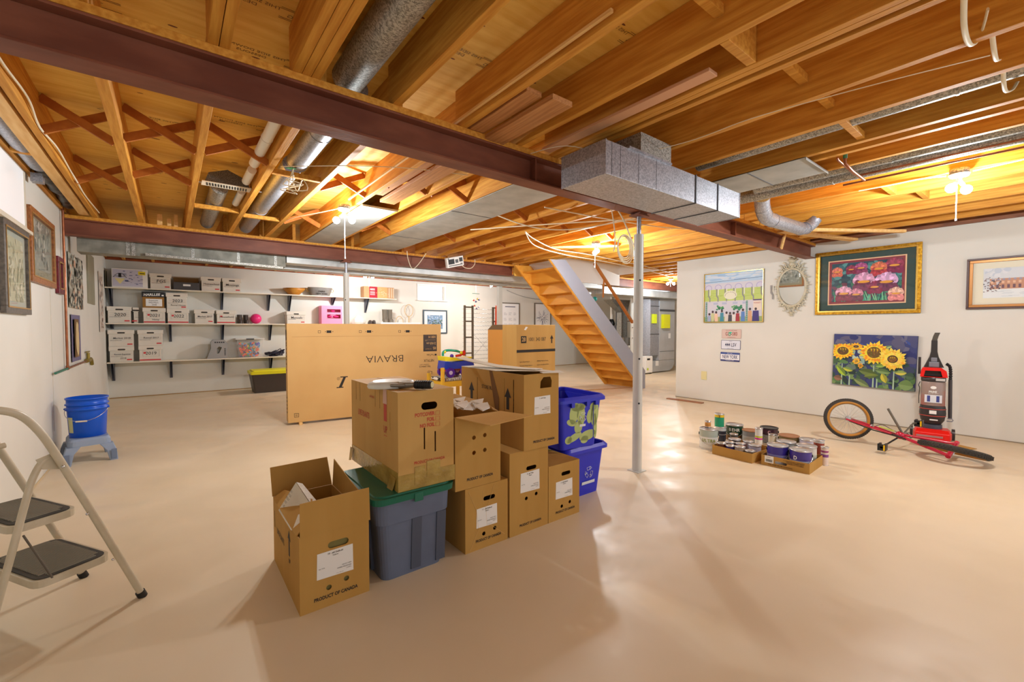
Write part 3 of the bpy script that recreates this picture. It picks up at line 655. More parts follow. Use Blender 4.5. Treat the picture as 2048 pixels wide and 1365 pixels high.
MB().tube([(0.14,-0.1,1.361),(0.14,-0.1,1.50),(0.55,-0.2,1.50),(0.9,-0.2,1.50)],0.012,8).build('water_line',M_cop,t)
t=thing('furnace_vent','angled sheet metal hood with white vent pipe beside the furnace','vent',(10.05,8.20,0))
m=MB()
m.loft([[(0.0,0,2.12),(0.9,0,2.12),(0.9,0.3,2.12),(0.0,0.3,2.12)],[(0.62,0.1,1.75),(0.9,0.1,1.75),(0.9,0.28,1.75),(0.62,0.28,1.75)],[(0.62,0.1,1.0),(0.9,0.1,1.0),(0.9,0.28,1.0),(0.62,0.28,1.0)]],smooth=False)
m.build('metal_hood',M_galvd,t)
MB().tube(smooth_path([(0.98,-0.02,2.10),(0.94,-0.06,1.7),(0.93,-0.08,1.3),(0.93,-0.08,0.75),(0.80,-0.08,0.72),(0.74,-0.06,0.72)],4),0.045,14).build('vent_pipe',M_pvc,t)
MB().tube(smooth_path([(0.93,-0.08,0.70),(0.98,-0.1,0.5),(1.05,-0.12,0.3)],4),0.008,6).build('drain_hose',M_cable,t)
MB().box(0.62,0.9,0.0,0.30,0.0,0.999).build('furnace_side',mat('brownish grey cabinet',(140,132,122),0.5),t)
one('wall_panel', MB().box(0,1.0,-0.03,0,0,1.9), mat('pale grey board',(206,206,204),0.6), 'pale grey board standing against the utility wall behind the pipes', 'panel', None, (8.6,8.9,0.0)) if False else None
one('teal_ball', MB().ball((0,0,0),0.055).cyl((0,0,0.05),(0,0,0.2355),0.003,n=6), mat('teal plastic',(30,150,140),0.4), 'small teal ball hanging on a string behind the stairs', 'ball', None, (8.22,7.20,2.0))
one('pipe_bracket', MB().box(0,0.75,0,0.03,0,0.05).cyl((0.1,0.01,0),(0.1,0.01,-0.2),0.01,n=8).cyl((0.35,0.01,0),(0.35,0.01,-0.12),0.01,n=8).cyl((0.62,0.01,0),(0.62,0.01,-0.9),0.008,n=8), mat('dark iron',(60,54,50),0.5,0.4), 'rusty dark pipe bracket hanging behind the upper part of the stairs', 'bracket', None, (7.35,7.55,2.1505))
# ================================================================ things along the far wall
M_walnut=mat('dark olive stained wood',(104,92,74),0.5,c2=(88,76,60),scale=6,stretch=(6,6,1))
t=thing('wire_rack','tall dark wooden wine rack with wavy wire rows by the far wall','rack',(5.21,8.38,0))
for x,y in ((0,0),(0.21,0.0),(0.78,0.0),(0.95,0.0)):
    MB().box(x-0.02,x+0.02,y-0.02,y+0.02,0,1.80 if x<0.5 else 1.78).build('post',M_walnut,t,0.003)
m=MB()
for z in (0.35,0.72,1.08,1.44,1.76):
    m.box(0.0205,0.1895,-0.014,0.014,z-0.016,z+0.016).box(0.8005,0.9295,-0.014,0.014,z-0.016,z+0.016)
m.build('rung',M_walnut,t)
m=MB()
for k in range(17):
    z=0.20+k*0.095
    m.tube([(0.231+0.0257*j,0,z+0.012*sin(j*2.1)) for j in range(21)],0.0035,5)
    m.tube([(0.0,0.10,z),(0.95,0.10,z)],0.003,5)
m.tube([(0.23,-0.004,1.15),(0.76,-0.004,0.65)],0.003,5); m.tube([(0.23,-0.006,0.65),(0.76,-0.006,1.15)],0.003,5)
for x in (0.0,0.21,0.78,0.95): m.tube([(x,0.0205,0.2),(x,0.12,0.2)],0.003,5); m.tube([(x,0.0205,1.72),(x,0.12,1.72)],0.003,5)
m.build('wire_grid',mat('grey steel wire',(150,150,150),0.4,0.6),t)
m=MB(); rr=random.Random(8)
for k in range(16):
    x=rr.uniform(-0.05,0.07); y=rr.uniform(-0.05,0.0)
    m.tube(smooth_path([(0,0,0.02),(x*0.6,y,-0.12),(x+rr.uniform(0,0.07),y,-0.28-rr.uniform(0,0.14)),(x+rr.uniform(0,0.06),y+0.01,-0.40-rr.uniform(0,0.16))],4),0.007,6)
one('rope', m, mat('orange plastic rope',(236,84,40),0.5), 'bundle of orange rope hung over the right post of the wire rack', 'rope', None, (6.05,8.345,1.80))
t=thing('toy_mobile','colourful hanging toy mobile with little planes above the wire rack','toy mobile',(5.92,9.0,2.13))
MB().box(-0.10,0.10,-0.01,0.01,-0.005,0.005,(40,160,140)).build('top_bar',M_paint,t)
for i,(x,z,c) in enumerate([(-0.06,-0.17,(214,60,60)),(0.0,-0.20,(60,70,170)),(0.05,-0.13,(236,200,50)),(0.09,-0.15,(60,70,150)),(-0.04,-0.30,(220,90,60)),(0.02,-0.37,(70,50,140)),(0.08,-0.33,(190,190,220))]):
    m=MB(); m.ball((x,0,z),0.022,8,6,c,0.8).box(x-0.035,x+0.035,-0.01,0.01,z-0.004,z+0.004,c).box(x-0.01,x+0.01,-0.002,0.002,z,z+0.03,c); m.build('toy_plane',M_paint,t)
MB().cyl((0,0,0.0055),(0,0,0.40),0.002,n=5).cyl((0,0.0,-0.006),(0,0,-0.36),0.0015,n=5).build('string',M_white,t)
def chart(x0,x1,z0,z1,label,kind):
    t=thing('framed_chart',label,'framed chart',(x0,10.735,z0),0,None)
    W=x1-x0; H=z1-z0; f=0.03
    MB().box(0,W,-0.02,0.014,0,f).box(0,W,-0.02,0.014,H-f,H).box(0,f,-0.02,0.014,f,H-f).box(W-f,W,-0.02,0.014,f,H-f).build('frame',mat('dark taupe frame',(110,100,88),0.5),t)
    MB().box(f,W-f,-0.004,0.012,f,H-f).build('sheet',mat('white chart paper',(238,238,238),0.4),t)
    m=MB(); rr=random.Random(kind)
    if kind==1:
        m.box(0.15,0.55,-0.0055,-0.0045,H-0.14,H-0.11)
        for c in range(3):
            for r in range(4):
                for l in range(3): m.box(0.10+c*0.19,0.10+c*0.19+rr.uniform(0.07,0.14),-0.0055,-0.0045,H-0.32-r*0.17-l*0.03,H-0.314-r*0.17-l*0.03)
    else:
        m.tube([(W/2,-0.005,0.12),(W/2,-0.005,0.5)],0.006,4)
        for k in range(60):
            a=rr.uniform(0,2*pi); r=rr.uniform(0.05,0.28); m.tube([(W/2+cos(a)*r*0.5,-0.005,0.62+sin(a)*r*0.4),(W/2+cos(a)*r,-0.005,0.62+sin(a)*r)],0.004,4)
    m.build('printed_lines',mat('grey chart ink',(120,122,140),0.6),t)
chart(7.98,8.70,1.0,2.07,'white framed printed chart on the far wall left of the square post',1)
chart(9.32,10.05,1.0,2.10,'white framed tree drawing on the far wall partly behind the stairs',2)
one('cable_on_wall', MB().tube(smooth_path([(0,0,0.02),(0.5,-0.02,-0.12),(1.1,-0.02,-0.20),(2.2,-0.02,-0.21)],6),0.008,6), mat('grey cable',(150,150,150),0.5), 'thin grey cable sagging along the top of the far wall', 'cable', None, (8.2,10.74,2.43))
# dark blue display case / headboard behind the carton
t=thing('storage_case','dark blue edged grey case standing behind the wire rack','case',(6.38,8.62,0))
MB().box(0,0.06,0,0.25,0,0.86).build('side_panel',mat('navy board',(44,44,84),0.5),t)
MB().box(0.061,0.62,0.02,0.24,0,0.66).build('body',mat('grey mesh panel',(150,154,158),0.6,c2=(128,132,136),scale=60),t)
m=MB(); rr=random.Random(4)
for k in range(14): m.ball((0.08+0.04*k,0.12,0.74+0.05*sin(k*1.7)),0.03,8,6)
m.build('lace_top',mat('white lace',(225,225,225),0.7),t)
# ================================================================ cardboard boxes in the middle of the floor
def carton_panels(W,D,H,th=0.004,front_holes=(),top=False,mt=None,parent=None,left_slits=(),bottom=True):
    """open-topped (or closed) carton with corner at the origin: width along x, depth along y; the front is the y=0 side"""
    f=MB()
    f.holed([(0,0),(W,0),(W,H),(0,H)], [h for h in front_holes], (0,th,0),(1,0,0),(0,0,1),th)
    f.holed([(th,0),(D-th,0),(D-th,H),(th,H)], [h for h in left_slits], (0,0,0),(0,1,0),(0,0,1),th)      # left side, faces -x? placed inside
    f.box(W-th,W,th,D-th,0,H)
    f.box(0,W,D-th,D,0,H)
    if bottom: f.box(th,W-th,th,D-th,0.0,th)
    if top: f.box(th,W-th,th,D-th,H-th,H)
    return f.build('carton_body',mt or M_card,parent)
def front_text(parent,rows,W,col=None,mt=None,name='printed_text',y=-0.0006):
    m=MB()
    for txt,x,z,h,*r in rows: m.text(txt,(x,y,z),(1,0,0),(0,0,1),h,align=(r[0] if r else 'CENTER'),wx=(r[1] if len(r)>1 else 1.0),bold=(r[2] if len(r)>2 else 0.0))
    return m.build(name,mt or M_ink,parent)
def shipping_label(parent,x0,x1,z0,z1,l1,l2):
    m=MB().prism([(x0,-0.0012,z0+0.004),(x1,-0.0012,z0),(x1-0.002,-0.0012,z1),(x0+0.003,-0.0012,z1-0.003)],(0,0.001,0)).build('shipping_label',mat('white label paper',(226,222,216),0.6),parent)
    cx=(x0+x1)/2; q=MB(); Xx=(1,0,0); Z=(0,0,1)
    q.text(l1,(cx,-0.002,z1-0.014),Xx,Z,0.008,bold=0.01); q.text(l2,(cx,-0.002,z1-0.026),Xx,Z,0.007)
    q.text('NO TOA',(x0+0.008,-0.002,(z0+z1)/2-0.012),Xx,Z,0.005,'LEFT')
    q.text('GROZY FARM',(x1-0.010,-0.002,z0+0.042),Xx,Z,0.005,'RIGHT'); q.text('MYERS PRODUCE',(x1-0.010,-0.002,z0+0.031),Xx,Z,0.006,'RIGHT'); q.text('(CAPP-)',(x1-0.010,-0.002,z0+0.021),Xx,Z,0.005,'RIGHT')
    q.text('7.5 x 18.5 mm',(cx+0.02,-0.002,z0+0.010),Xx,Z,0.004)
    q.build('label_text',M_ink,m)
PC=('PRODUCT OF CANADA',)
# --- open daffodil box
t=thing('cardboard_box','open topped brown plant box with white daffodil label, nearest the camera','cardboard box',(0.435,2.10,0))
W,D,H=0.315,0.62,0.355
carton_panels(W,D,H,front_holes=[stadium(0.170,0.285,0.095,0.032),circ(0.125,0.088,0.0125),circ(0.205,0.103,0.0125)],parent=t)
MB().prism([(0.004,-0.0005,H+0.0005),(W+0.006,-0.004,H+0.0005),(W-0.002,-0.014,0.520),(0.004,-0.006,0.512)],(0,0.004,0)).build('front_flap',M_card,t)
MB().prism([(-0.004,D,H+0.0005),(W,D,H+0.0005),(W-0.02,D+0.02,0.520),(-0.01,D+0.02,0.515)],(0,0.004,0)).build('back_flap',M_card,t)
MB().prism([(W,0.05,H+0.0005),(W,D-0.01,H+0.0005),(W+0.004,D-0.03,0.515),(W+0.010,0.3,0.46),(W+0.006,0.08,0.44)],(0.004,0,0)).build('side_flap',M_card,t)
MB().prism([(-0.001,0.03,H+0.0005),(-0.001,D-0.02,H+0.0005),(0.05,D-0.06,0.40),(0.11,0.22,0.44),(0.08,0.08,0.42)],(-0.004,0,0.001)).build('bent_side_flap',M_card,t)
pf=MB().prism([(-0.006,0.12,0.350),(-0.006,0.42,0.345),(0.075,0.40,0.478),(0.095,0.17,0.425),(0.06,0.10,0.405)],(-0.003,0,0.003)).prism([(0.075,0.40,0.480),(0.095,0.18,0.428),(0.135,0.17,0.415),(0.10,0.38,0.472)],(0,0,0.003)).build('torn_white_wrapper',mat('crumpled white print paper',(214,206,190),0.6,bump=0.5,scale=20),t)
pf['label']='torn white printed wrapper lying over the flap'
q=MB(); O=V((0.0,0.33,0.375)); Xd=V((0,-1,0)); Yd=V((0.52,0,0.83)).normalized()
for k in range(5): q.text(['1 - 2003','HUOT','PRODUIT','TAYLOR','06 11'][k],O+Yd*(0.02+0.018*k)+V((-0.011,0,0.007)),Xd,Yd,0.011)
q.build('wrapper_text',M_ink,pf)
shipping_label(t,0.072,0.238,0.135,0.262,'18 - #4 Daffodil','Yellow')
front_text(t,[('PRODUCT OF CANADA',0.158,0.048,0.0165,'CENTER',0.80,0.03)],W)
q=MB(); q.text('LIVE PLANTS',(-0.0006,0.42,0.205),(0,-1,0),(0,0,1),0.030,wx=0.8,bold=0.01); q.text('UP',(-0.0006,0.205,0.165),(0,-1,0),(0,0,1),0.022,bold=0.02)
q.prism([(-0.001,0.222,0.19),(-0.001,0.198,0.19),(-0.001,0.198,0.27),(-0.001,0.222,0.27)],(0.0008,0,0)).prism([(-0.001,0.240,0.27),(-0.001,0.180,0.27),(-0.001,0.210,0.315)],(0.0008,0,0))
q.box(-0.001,-0.0002,0.575,0.58,0.20,0.29); q.build('side_print',M_ink,t)
MB().box(0.01,0.305,0.012,0.09,0.0045,0.315).box(0.01,0.305,0.091,0.60,0.0045,0.12).build('packing_paper',mat('greenish packing',(120,110,60),0.8,bump=0.5),t)
# --- blue grey tote with green lid
M_tote=mat('slate blue plastic tote',(98,108,130),0.42,c2=(90,98,118),scale=4)
t=thing('storage_tote','slate blue plastic tote with green lid under the taped plant box','storage tote',(1.0,2.36,0))
def taper(mb,x,y,x2,y2,z0,z1,r,col=None,cap=True,n=5):
    a=[(p[0],p[1],z0) for p in rrect(-x,-y,x,y,r,n)]; b=[(p[0],p[1],z1) for p in rrect(-x2,-y2,x2,y2,r*1.1,n)]
    return mb.loft([a,b],False,cap,False,col)
m=MB(); taper(m,0.170,0.235,0.195,0.255,0.0,0.30,0.045); taper(m,0.205,0.265,0.212,0.270,0.3005,0.415,0.05); m.build('tub',M_tote,t)
m=MB()
for x in (-0.02,0.125): m.prism([(x,-0.243,0.02),(x+0.055,-0.243,0.02),(x+0.055,-0.262,0.298),(x,-0.262,0.298)],(0,0.02,0))
m.prism([(-0.188,-0.12,0.02),(-0.188,-0.04,0.02),(-0.205,-0.04,0.298),(-0.205,-0.12,0.298)],(0.02,0,0))
m.build('recessed_rib',mat('tote rib',(74,80,96),0.45),t)
m=MB(); taper(m,0.228,0.285,0.232,0.290,0.412,0.445,0.05); taper(m,0.215,0.272,0.21,0.268,0.4455,0.452,0.05); m.box(-0.02,0.03,-0.292,-0.286,0.395,0.44); m.build('lid',mat('dark green lid plastic',(24,98,76),0.4),t,0.003)
# --- taped box on top of the tote
t=thing('cardboard_box','large taped plant box with red print on top of the blue tote','cardboard box',(0.905,2.10,0.4525))
W,D,H=0.33,0.72,0.515
carton_panels(W-0.004,D,H,front_holes=[stadium(0.178,0.430,0.095,0.040),stadium(0,0,0.01,0.01) and [(0.144,0.20),(0.152,0.20),(0.152,0.315),(0.144,0.315)],[(0.208,0.178),(0.216,0.178),(0.216,0.288),(0.208,0.288)]],top=True,parent=t,mt=M_card2,left_slits=[[(0.10,0.30),(0.104,0.30),(0.104,0.40),(0.10,0.40)]])
M_red=mat('red box printing',(186,62,40),0.6)
m=MB(); Xx=(1,0,0); Z=(0,0,1)
for tx,z in (('POTCOVER',0.386),('FOIL',0.356),('NO FOIL',0.326)): m.text(tx,(0.208,-0.0006,z),Xx,Z,0.020,'RIGHT',0.8,bold=0.03)
for z in (0.386,0.356,0.326):
    for (a,b,c,d) in ((0.214,0.240,z-0.011,z-0.010),(0.214,0.240,z+0.010,z+0.011),(0.214,0.215,z-0.010,z+0.010),(0.239,0.240,z-0.010,z+0.010)): m.box(a,b,-0.001,-0.0002,c,d)
m.text('PRODUCT OF CANADA',(0.178,-0.0006,0.135),Xx,Z,0.016,wx=0.76,bold=0.025); m.build('printed_text',M_red,t)
m=MB(); m.text('LIVE PLANTS',(-0.0006,0.50,0.330),(0,-1,0),Z,0.036,wx=0.68,bold=0.01)
m.text('UP',(-0.0006,0.165,0.295),(0,-1,0),Z,0.040,wx=0.75,bold=0.01); m.box(-0.001,-0.0002,0.145,0.185,0.342,0.435); m.box(-0.001,-0.0002,0.145,0.185,0.262,0.265)
m.text('AFFAIRE',(-0.0008,0.36,0.45),(0,-1,0),Z,0.014); m.build('side_print',M_red,t)
M_tape=mat('shiny tan packing tape',(176,146,70),0.15,c2=(150,120,50),scale=12,bump=0.4,bscale=30,spec=0.7)
m=MB(); m.box(-0.002,W+0.002,-0.002,-0.0004,0.0,0.085).box(-0.0022,-0.0004,0.0,D,0.0,0.10).box(0.09,0.15,-0.0035,-0.0022,0.02,0.115).box(0.16,0.24,-0.0035,-0.0022,0.05,0.135)
m.prism([(-0.003,0.02,0.07),(-0.003,0.09,0.075),(-0.02,0.12,-0.03),(-0.02,0.06,-0.045)],(-0.002,0,0)).prism([(-0.003,0.68,0.08),(-0.003,0.74,0.08),(-0.02,0.72,0.0),(-0.02,0.68,0.01)],(-0.002,0,0)); m.build('packing_tape',M_tape,t)
MB().prism([(-0.0008,0.14,0.436),(-0.0008,0.195,0.436),(-0.0008,0.19,0.514),(-0.0008,0.145,0.514)],(-0.001,0,0)).build('pink_sticker',mat('pinkish grey sticker',(206,166,150),0.6),t)
m=MB()
for y in (0.24,0.31,0.56,0.63): m.box(-0.0009,-0.0002,y,y+0.002,0.40,0.512)
m.box(-0.001,W,0.31,0.313,H+0.0001,H+0.001).box(0.16,0.163,0.0,0.7,H+0.0001,H+0.001); m.build('crease',mat('cardboard crease',(120,84,44),0.8),t)
# --- racket cover on top
t=thing('racket','tennis racket in grey cover lying on the taped plant box','racket',(0.92,2.33,0.9690),RAD(4))
m=MB(); P=[(0.125*cos(a)*(1+0.05*cos(2*a)),0.10*sin(a)) for a in [2*pi*k/28 for k in range(28)]]
m.loft([[(p[0]+0.05,p[1],0.0) for p in P],[(p[0]*1.04+0.05,p[1]*1.04,0.012) for p in P],[(p[0]*0.98+0.05,p[1]*0.98,0.028) for p in P],[(p[0]*0.8+0.05,p[1]*0.8,0.036) for p in P]]); m.build('racket_cover',mat('light grey vinyl cover',(222,222,214),0.3,c2=(204,204,196),scale=8),t)
MB().tube([(0.05,-0.095,0.018),(0.085,-0.15,0.022),(0.10,-0.175,0.024)],[0.02,0.016,0.014],12).tube([(0.0,-0.09,0.02),(0.06,-0.135,0.02)],0.010,8).build('throat',mat('grey metallic racket frame',(150,148,140),0.3,0.5),t)
m=MB().cyl((0.1005,-0.176,0.024),(0.150,-0.262,0.028),0.022,n=16)
g=m.build('grip',mat('black ribbed grip',(34,34,36),0.5,bump=0.6,scale=40),t)
m=MB()
for k in range(7):
    a=V((0.1005,-0.176,0.024)).lerp(V((0.150,-0.262,0.028)),(k+0.5)/7.5); d=V((0.05,-0.086,0.004)).normalized()*0.0025; m.cyl(a-d,a+d,0.0235,n=16)
m.build('grip_wrap',M_black,g)
MB().cyl((0.1502,-0.2623,0.028),(0.1515,-0.2645,0.028),0.017,n=16).build('butt_cap',mat('cream butt cap',(206,200,160),0.5),g)
# --- the other brown cartons
def plant_box(label,x,z,W,H,D=0.66,holes='2',lab=None,top=True,txt_h=0.013,y=2.10,hx=0.5,slot=None):
    t=thing('cardboard_box',label,'cardboard box',(x,y,z))
    hs=[]
    if slot: hs.append(stadium(W*0.55,slot,0.085,0.026))
    if holes=='2': hs += [circ(W*0.42,H*0.24 if not isinstance(hx,tuple) else hx[0],0.012),circ(W*0.68,(H*0.24 if not isinstance(hx,tuple) else hx[0])+0.012,0.012)]
    if holes=='4': hs += [circ(W*0.40,H*0.69,0.0125),circ(W*0.64,H*0.70,0.0125),circ(W*0.40,H*0.48,0.0125),circ(W*0.64,H*0.49,0.0125)]
    carton_panels(W,D,H,front_holes=hs,top=top,parent=t)
    q=MB(); q.text('PRODUCT OF CANADA',(W*0.53,-0.0006,0.052),(1,0,0),(0,0,1),txt_h*1.2,wx=0.78,bold=0.03); q.build('printed_text',M_ink,t)
    if lab: shipping_label(t,*lab)
    if top:
        MB().box(0.004,W-0.004,D/2-0.025,D/2+0.025,H+0.0002,H+0.001).build('packing_tape',M_tape,t)
    return t
t=plant_box('crumpled brown carton on the floor, first right of the blue tote',1.305,0,0.305,0.375,lab=(0.075,0.225,0.125,0.245,'11 - #4 Daffodil','Yellow'),slot=0.292,hx=(0.085,))
m=MB()
for a,b in (((0.02,0.36),(0.075,0.24)),((0.075,0.24),(0.09,0.12)),((0.09,0.12),(0.03,0.01)),((0.20,0.36),(0.16,0.25)),((0.14,0.25),(0.15,0.13)),((0.17,0.13),(0.28,0.04)),((0.12,0.34),(0.125,0.26))):
    m.bar((a[0],-0.0005,a[1]),(b[0],-0.0005,b[1]),0.0012,0.002,(0,1,0))
m.build('crease',mat('pale crease edge',(214,176,116),0.8),t)
t=plant_box('brown carton with four round holes and folded out flap, stacked second',1.24,0.3765,0.315,0.418,D=0.62,holes='4',top=False)
MB().prism([(0.0,-0.0005,0.4185),(0.315,-0.0005,0.4185),(0.42,-0.17,0.405),(0.10,-0.20,0.395)],(0,0,0.004)).build('front_flap',M_card2,t)
MB().prism([(0.311,0.02,0.4185),(0.311,0.60,0.4185),(0.335,0.58,0.455),(0.335,0.2,0.445)],(0.004,0,0)).build('side_flap',M_card2,t)
MB().prism([(0.0,0.62,0.4185),(0.315,0.62,0.4185),(0.30,0.66,0.46),(0.02,0.66,0.46)],(0,0.004,0)).build('back_flap',M_card2,t)
m=MB(); rr=random.Random(2)
for k in range(9):
    c=V((0.12+0.02*k,0.10+rr.uniform(0,0.2),0.405+rr.uniform(0,0.03))); a=rr.uniform(0,3)
    m.prism([c+V((-0.05*cos(a),-0.05*sin(a),0.0)),c+V((0.05*cos(a),-0.03,0.01)),c+V((0.06,0.04,0.03)),c+V((-0.03,0.06,0.02))],(0.004,0.002,0.006))
m.build('packing_paper',mat('white newsprint',(222,218,210),0.7,bump=0.4,scale=15),t)
plant_box('tall brown carton standing on the floor below the high arrow box',1.625,0,0.32,0.522,lab=(0.085,0.245,0.255,0.385,'4 - #4 Tulip','Mixed'),slot=0.405,hx=(0.215,))
t=plant_box('short brown carton on the floor at the right end, beside the blue bins',1.950,0,0.295,0.378,D=0.58,lab=(0.065,0.225,0.140,0.262,'7 - #4 Daffodil','Yellow'),slot=0.305,hx=(0.085,))
m=MB(); m.text('LIVE PLANTS',(0.15,0.40,0.3795),(1,0,0),(0,1,0),0.02); m.build('lid_print',M_ink,t)
# tall upper arrow box
t=thing('cardboard_box','high brown carton with torn top and black arrows, top right of pile','cardboard box',(1.73,2.09,0.5235))
W,D,H=0.30,0.74,0.48
torn=[(0.135,0.385),(0.235,0.385),(0.238,0.43),(0.225,0.455),(0.165,0.455),(0.14,0.43)]
carton_panels(W,D,H,front_holes=[torn],top=False,parent=t,left_slits=[[(0.10,0.22),(0.112,0.22),(0.112,0.44),(0.10,0.44)],[(0.20,0.22),(0.206,0.22),(0.206,0.44),(0.20,0.44)],[(0.52,0.22),(0.526,0.22),(0.526,0.42),(0.52,0.42)]])
q=MB(); q.text('PRODUCT OF CANADA',(0.17,-0.0006,0.045),(1,0,0),(0,0,1),0.0155,wx=0.8,bold=0.03); q.build('printed_text',M_ink,t)
shipping_label(t,0.085,0.225,0.215,0.335,'3 - #4 Tulip','')
m=MB()
for y in (0.165,0.60):
    m.box(-0.001,-0.0002,y-0.014,y+0.014,0.24,0.32); m.prism([(-0.001,y+0.035,0.32),(-0.001,y-0.035,0.32),(-0.001,y,0.38)],(0.0008,0,0))
m.text('STORE BULBS',(-0.0006,0.38,0.36),(0,-1,0),(0,0,1),0.026,wx=0.8,bold=0.01); m.build('side_print',M_ink,t)
MB().prism([(-0.001,0.26,0.30),(-0.001,0.34,0.48),(-0.004,0.37,0.48),(-0.004,0.27,0.1)],(0.0008,0,0)).build('crease',mat('cardboard crease',(120,84,44),0.8),t)
MB().prism([(0.0,0.30,0.481),(0.30,0.02,0.481),(0.30,0.70,0.481),(0.0,0.74,0.481)],(0,0,0.004)).prism([(0.15,-0.01,0.482),(0.33,-0.02,0.476),(0.33,0.03,0.486),(0.15,0.02,0.486)],(0,0,0.003)).build('top_flap',mat('greyish white carton inside',(206,196,176),0.7),t)
m=MB(); P=smooth_path([(-0.06,0.70,0.545),(0.02,0.55,0.515),(0.10,0.35,0.492),(0.22,0.14,0.487)],5)
m.loft([[p+V((0,0,0)),p+V((0.10,0.04,0.0)),p+V((0.10,0.04,0.004)),p+V((0,0,0.004))] for p in P],smooth=False); m.build('curled_flap',mat('greyish white carton inside',(206,196,176),0.7),t)
MB().box(0.05,0.25,0.05,0.68,0.0045,0.25).build('contents',mat('dark contents',(90,70,44),0.8),t)
# --- blue recycling bins
M_bin=mat('royal blue recycling plastic',(36,44,190),0.35)
def recycle_mark(mb,cx,cz,s,y,col=None):
    for k in range(3):
        a0=pi/2+k*2*pi/3
        def P(r,a): return (cx+cos(a)*r*s,y,cz+sin(a)*r*s)
        pts=[P(1.0,a0+0.55),P(1.0,a0-0.25),P(0.55,a0-0.35),P(0.5,a0+0.75)]
        for i in range(4): mb.tube([pts[i],pts[(i+1)%4]],0.0015,5,col=col)
        q=[P(1.05,a0-0.35),P(0.95,a0-0.80),P(0.45,a0-0.45)]
        for i in range(3): mb.tube([q[i],q[(i+1)%3]],0.0015,5,col=col)
def bin_(label,x,y,z,rz,extra):
    t=thing('recycling_bin',label,'recycling bin',(x,y,z),rz)
    m=MB()
    o0=[(p[0],p[1],0) for p in rrect(-0.175,-0.205,0.175,0.205,0.035,5)]; o1=[(p[0],p[1],0.36) for p in rrect(-0.215,-0.235,0.215,0.235,0.04,5)]
    i1=[(p[0],p[1],0.36) for p in rrect(-0.208,-0.228,0.208,0.228,0.036,5)]; i0=[(p[0],p[1],0.006) for p in rrect(-0.169,-0.199,0.169,0.199,0.03,5)]
    m.loft([o0,o1,i1,i0],False,True,False); m.build('bin_body',M_bin,t)
    m=MB(); a=[(p[0],p[1]) for p in rrect(-0.2155,-0.2355,0.2155,0.2355,0.04,5)]; b=[(p[0],p[1]) for p in rrect(-0.245,-0.262,0.245,0.262,0.05,5)]
    m.loft([[(p[0],p[1],0.352) for p in a],[(p[0],p[1],0.352) for p in b],[(p[0],p[1],0.375) for p in b],[(p[0],p[1],0.395) for p in rrect(-0.225,-0.245,0.225,0.245,0.045,5)],[(p[0],p[1],0.390) for p in a]],True,False,False)
    m.build('rim',M_bin,t)
    for q in extra: q(t)
    return t
M_lab=mat('white bin print',(214,218,224),0.5)
def mark1(t):
    m=MB(); recycle_mark(m,0.045,0.175,0.045,-0.2228); m.prism([(-0.03,-0.2162,0.085),(0.115,-0.2162,0.085),(0.115,-0.2190,0.108),(-0.03,-0.2190,0.108)],(0,-0.0012,0)); m.build('recycling_mark',M_lab,t)
def junk(t):
    m=MB(); rr=random.Random(6)
    for k in range(26):
        c=(rr.uniform(-0.13,0.15),rr.uniform(-0.15,0.16),0.27+rr.uniform(0,0.05)); m.ball(c,rr.uniform(0.025,0.045),8,6,rr.choice([(150,150,160),(90,70,66),(60,54,60),(180,176,190),(120,96,80)]),0.7)
    o=m.build('rubbish',M_paint,t); o['kind']='stuff'
bin_('lower blue recycling bin with white recycling arrows, full of rubbish',2.497,2.50,0.0,0.0,[mark1,junk])
def mark2(t):
    m=MB()
    g=(176,190,120)
    def blob(cx,cz,rx,rz,rot=0): 
        P=[]
        for k in range(18):
            a=2*pi*k/18; x=rx*cos(a); z=rz*sin(a); X=cx+x*cos(rot)-z*sin(rot); Zz=cz+x*sin(rot)+z*cos(rot)
            P.append((X,-0.205-Zz*0.0834-0.0006,Zz))
        m.poly(P[::1],g)
    for c in ((-0.07,0.27,0.045,0.085,-0.1),(-0.03,0.31,0.07,0.03,0),(0.0,0.25,0.04,0.09,0.1),(-0.09,0.20,0.05,0.025,-0.3),(-0.02,0.16,0.04,0.05,0),(-0.055,0.085,0.075,0.028,0.35),(-0.11,0.07,0.035,0.03,0),
              (0.12,0.30,0.035,0.035,0),(0.14,0.25,0.04,0.10,0),(0.09,0.23,0.03,0.055,0),(0.15,0.15,0.022,0.10,0.1),(0.08,0.085,0.085,0.04,0.15),(0.05,0.055,0.04,0.03,0)): blob(*c)
    m.build('spray_paint',mat('sprayed pale green paint',(176,190,120),0.6),t)
    m=MB(); recycle_mark(m,0.02,0.235,0.035,-0.2275); m.prism([(-0.01,-0.2195,0.16),(0.05,-0.2195,0.16),(0.05,-0.221,0.178),(-0.01,-0.221,0.178)],(0,-0.0012,0)); m.build('recycling_mark',M_lab,t)
    m=MB()
    for x in (-0.12,0.03,0.12): m.box(x,x+0.03,-0.258,-0.2365,0.318,0.3515)
    m.box(0.118,0.121,-0.2345,-0.2300,0.06,0.317); m.build('rib',M_bin,t)
bin_('upper blue recycling bin sprayed with pale green graffiti, stacked on the other',2.42,2.46,0.397,RAD(-4),[mark2])
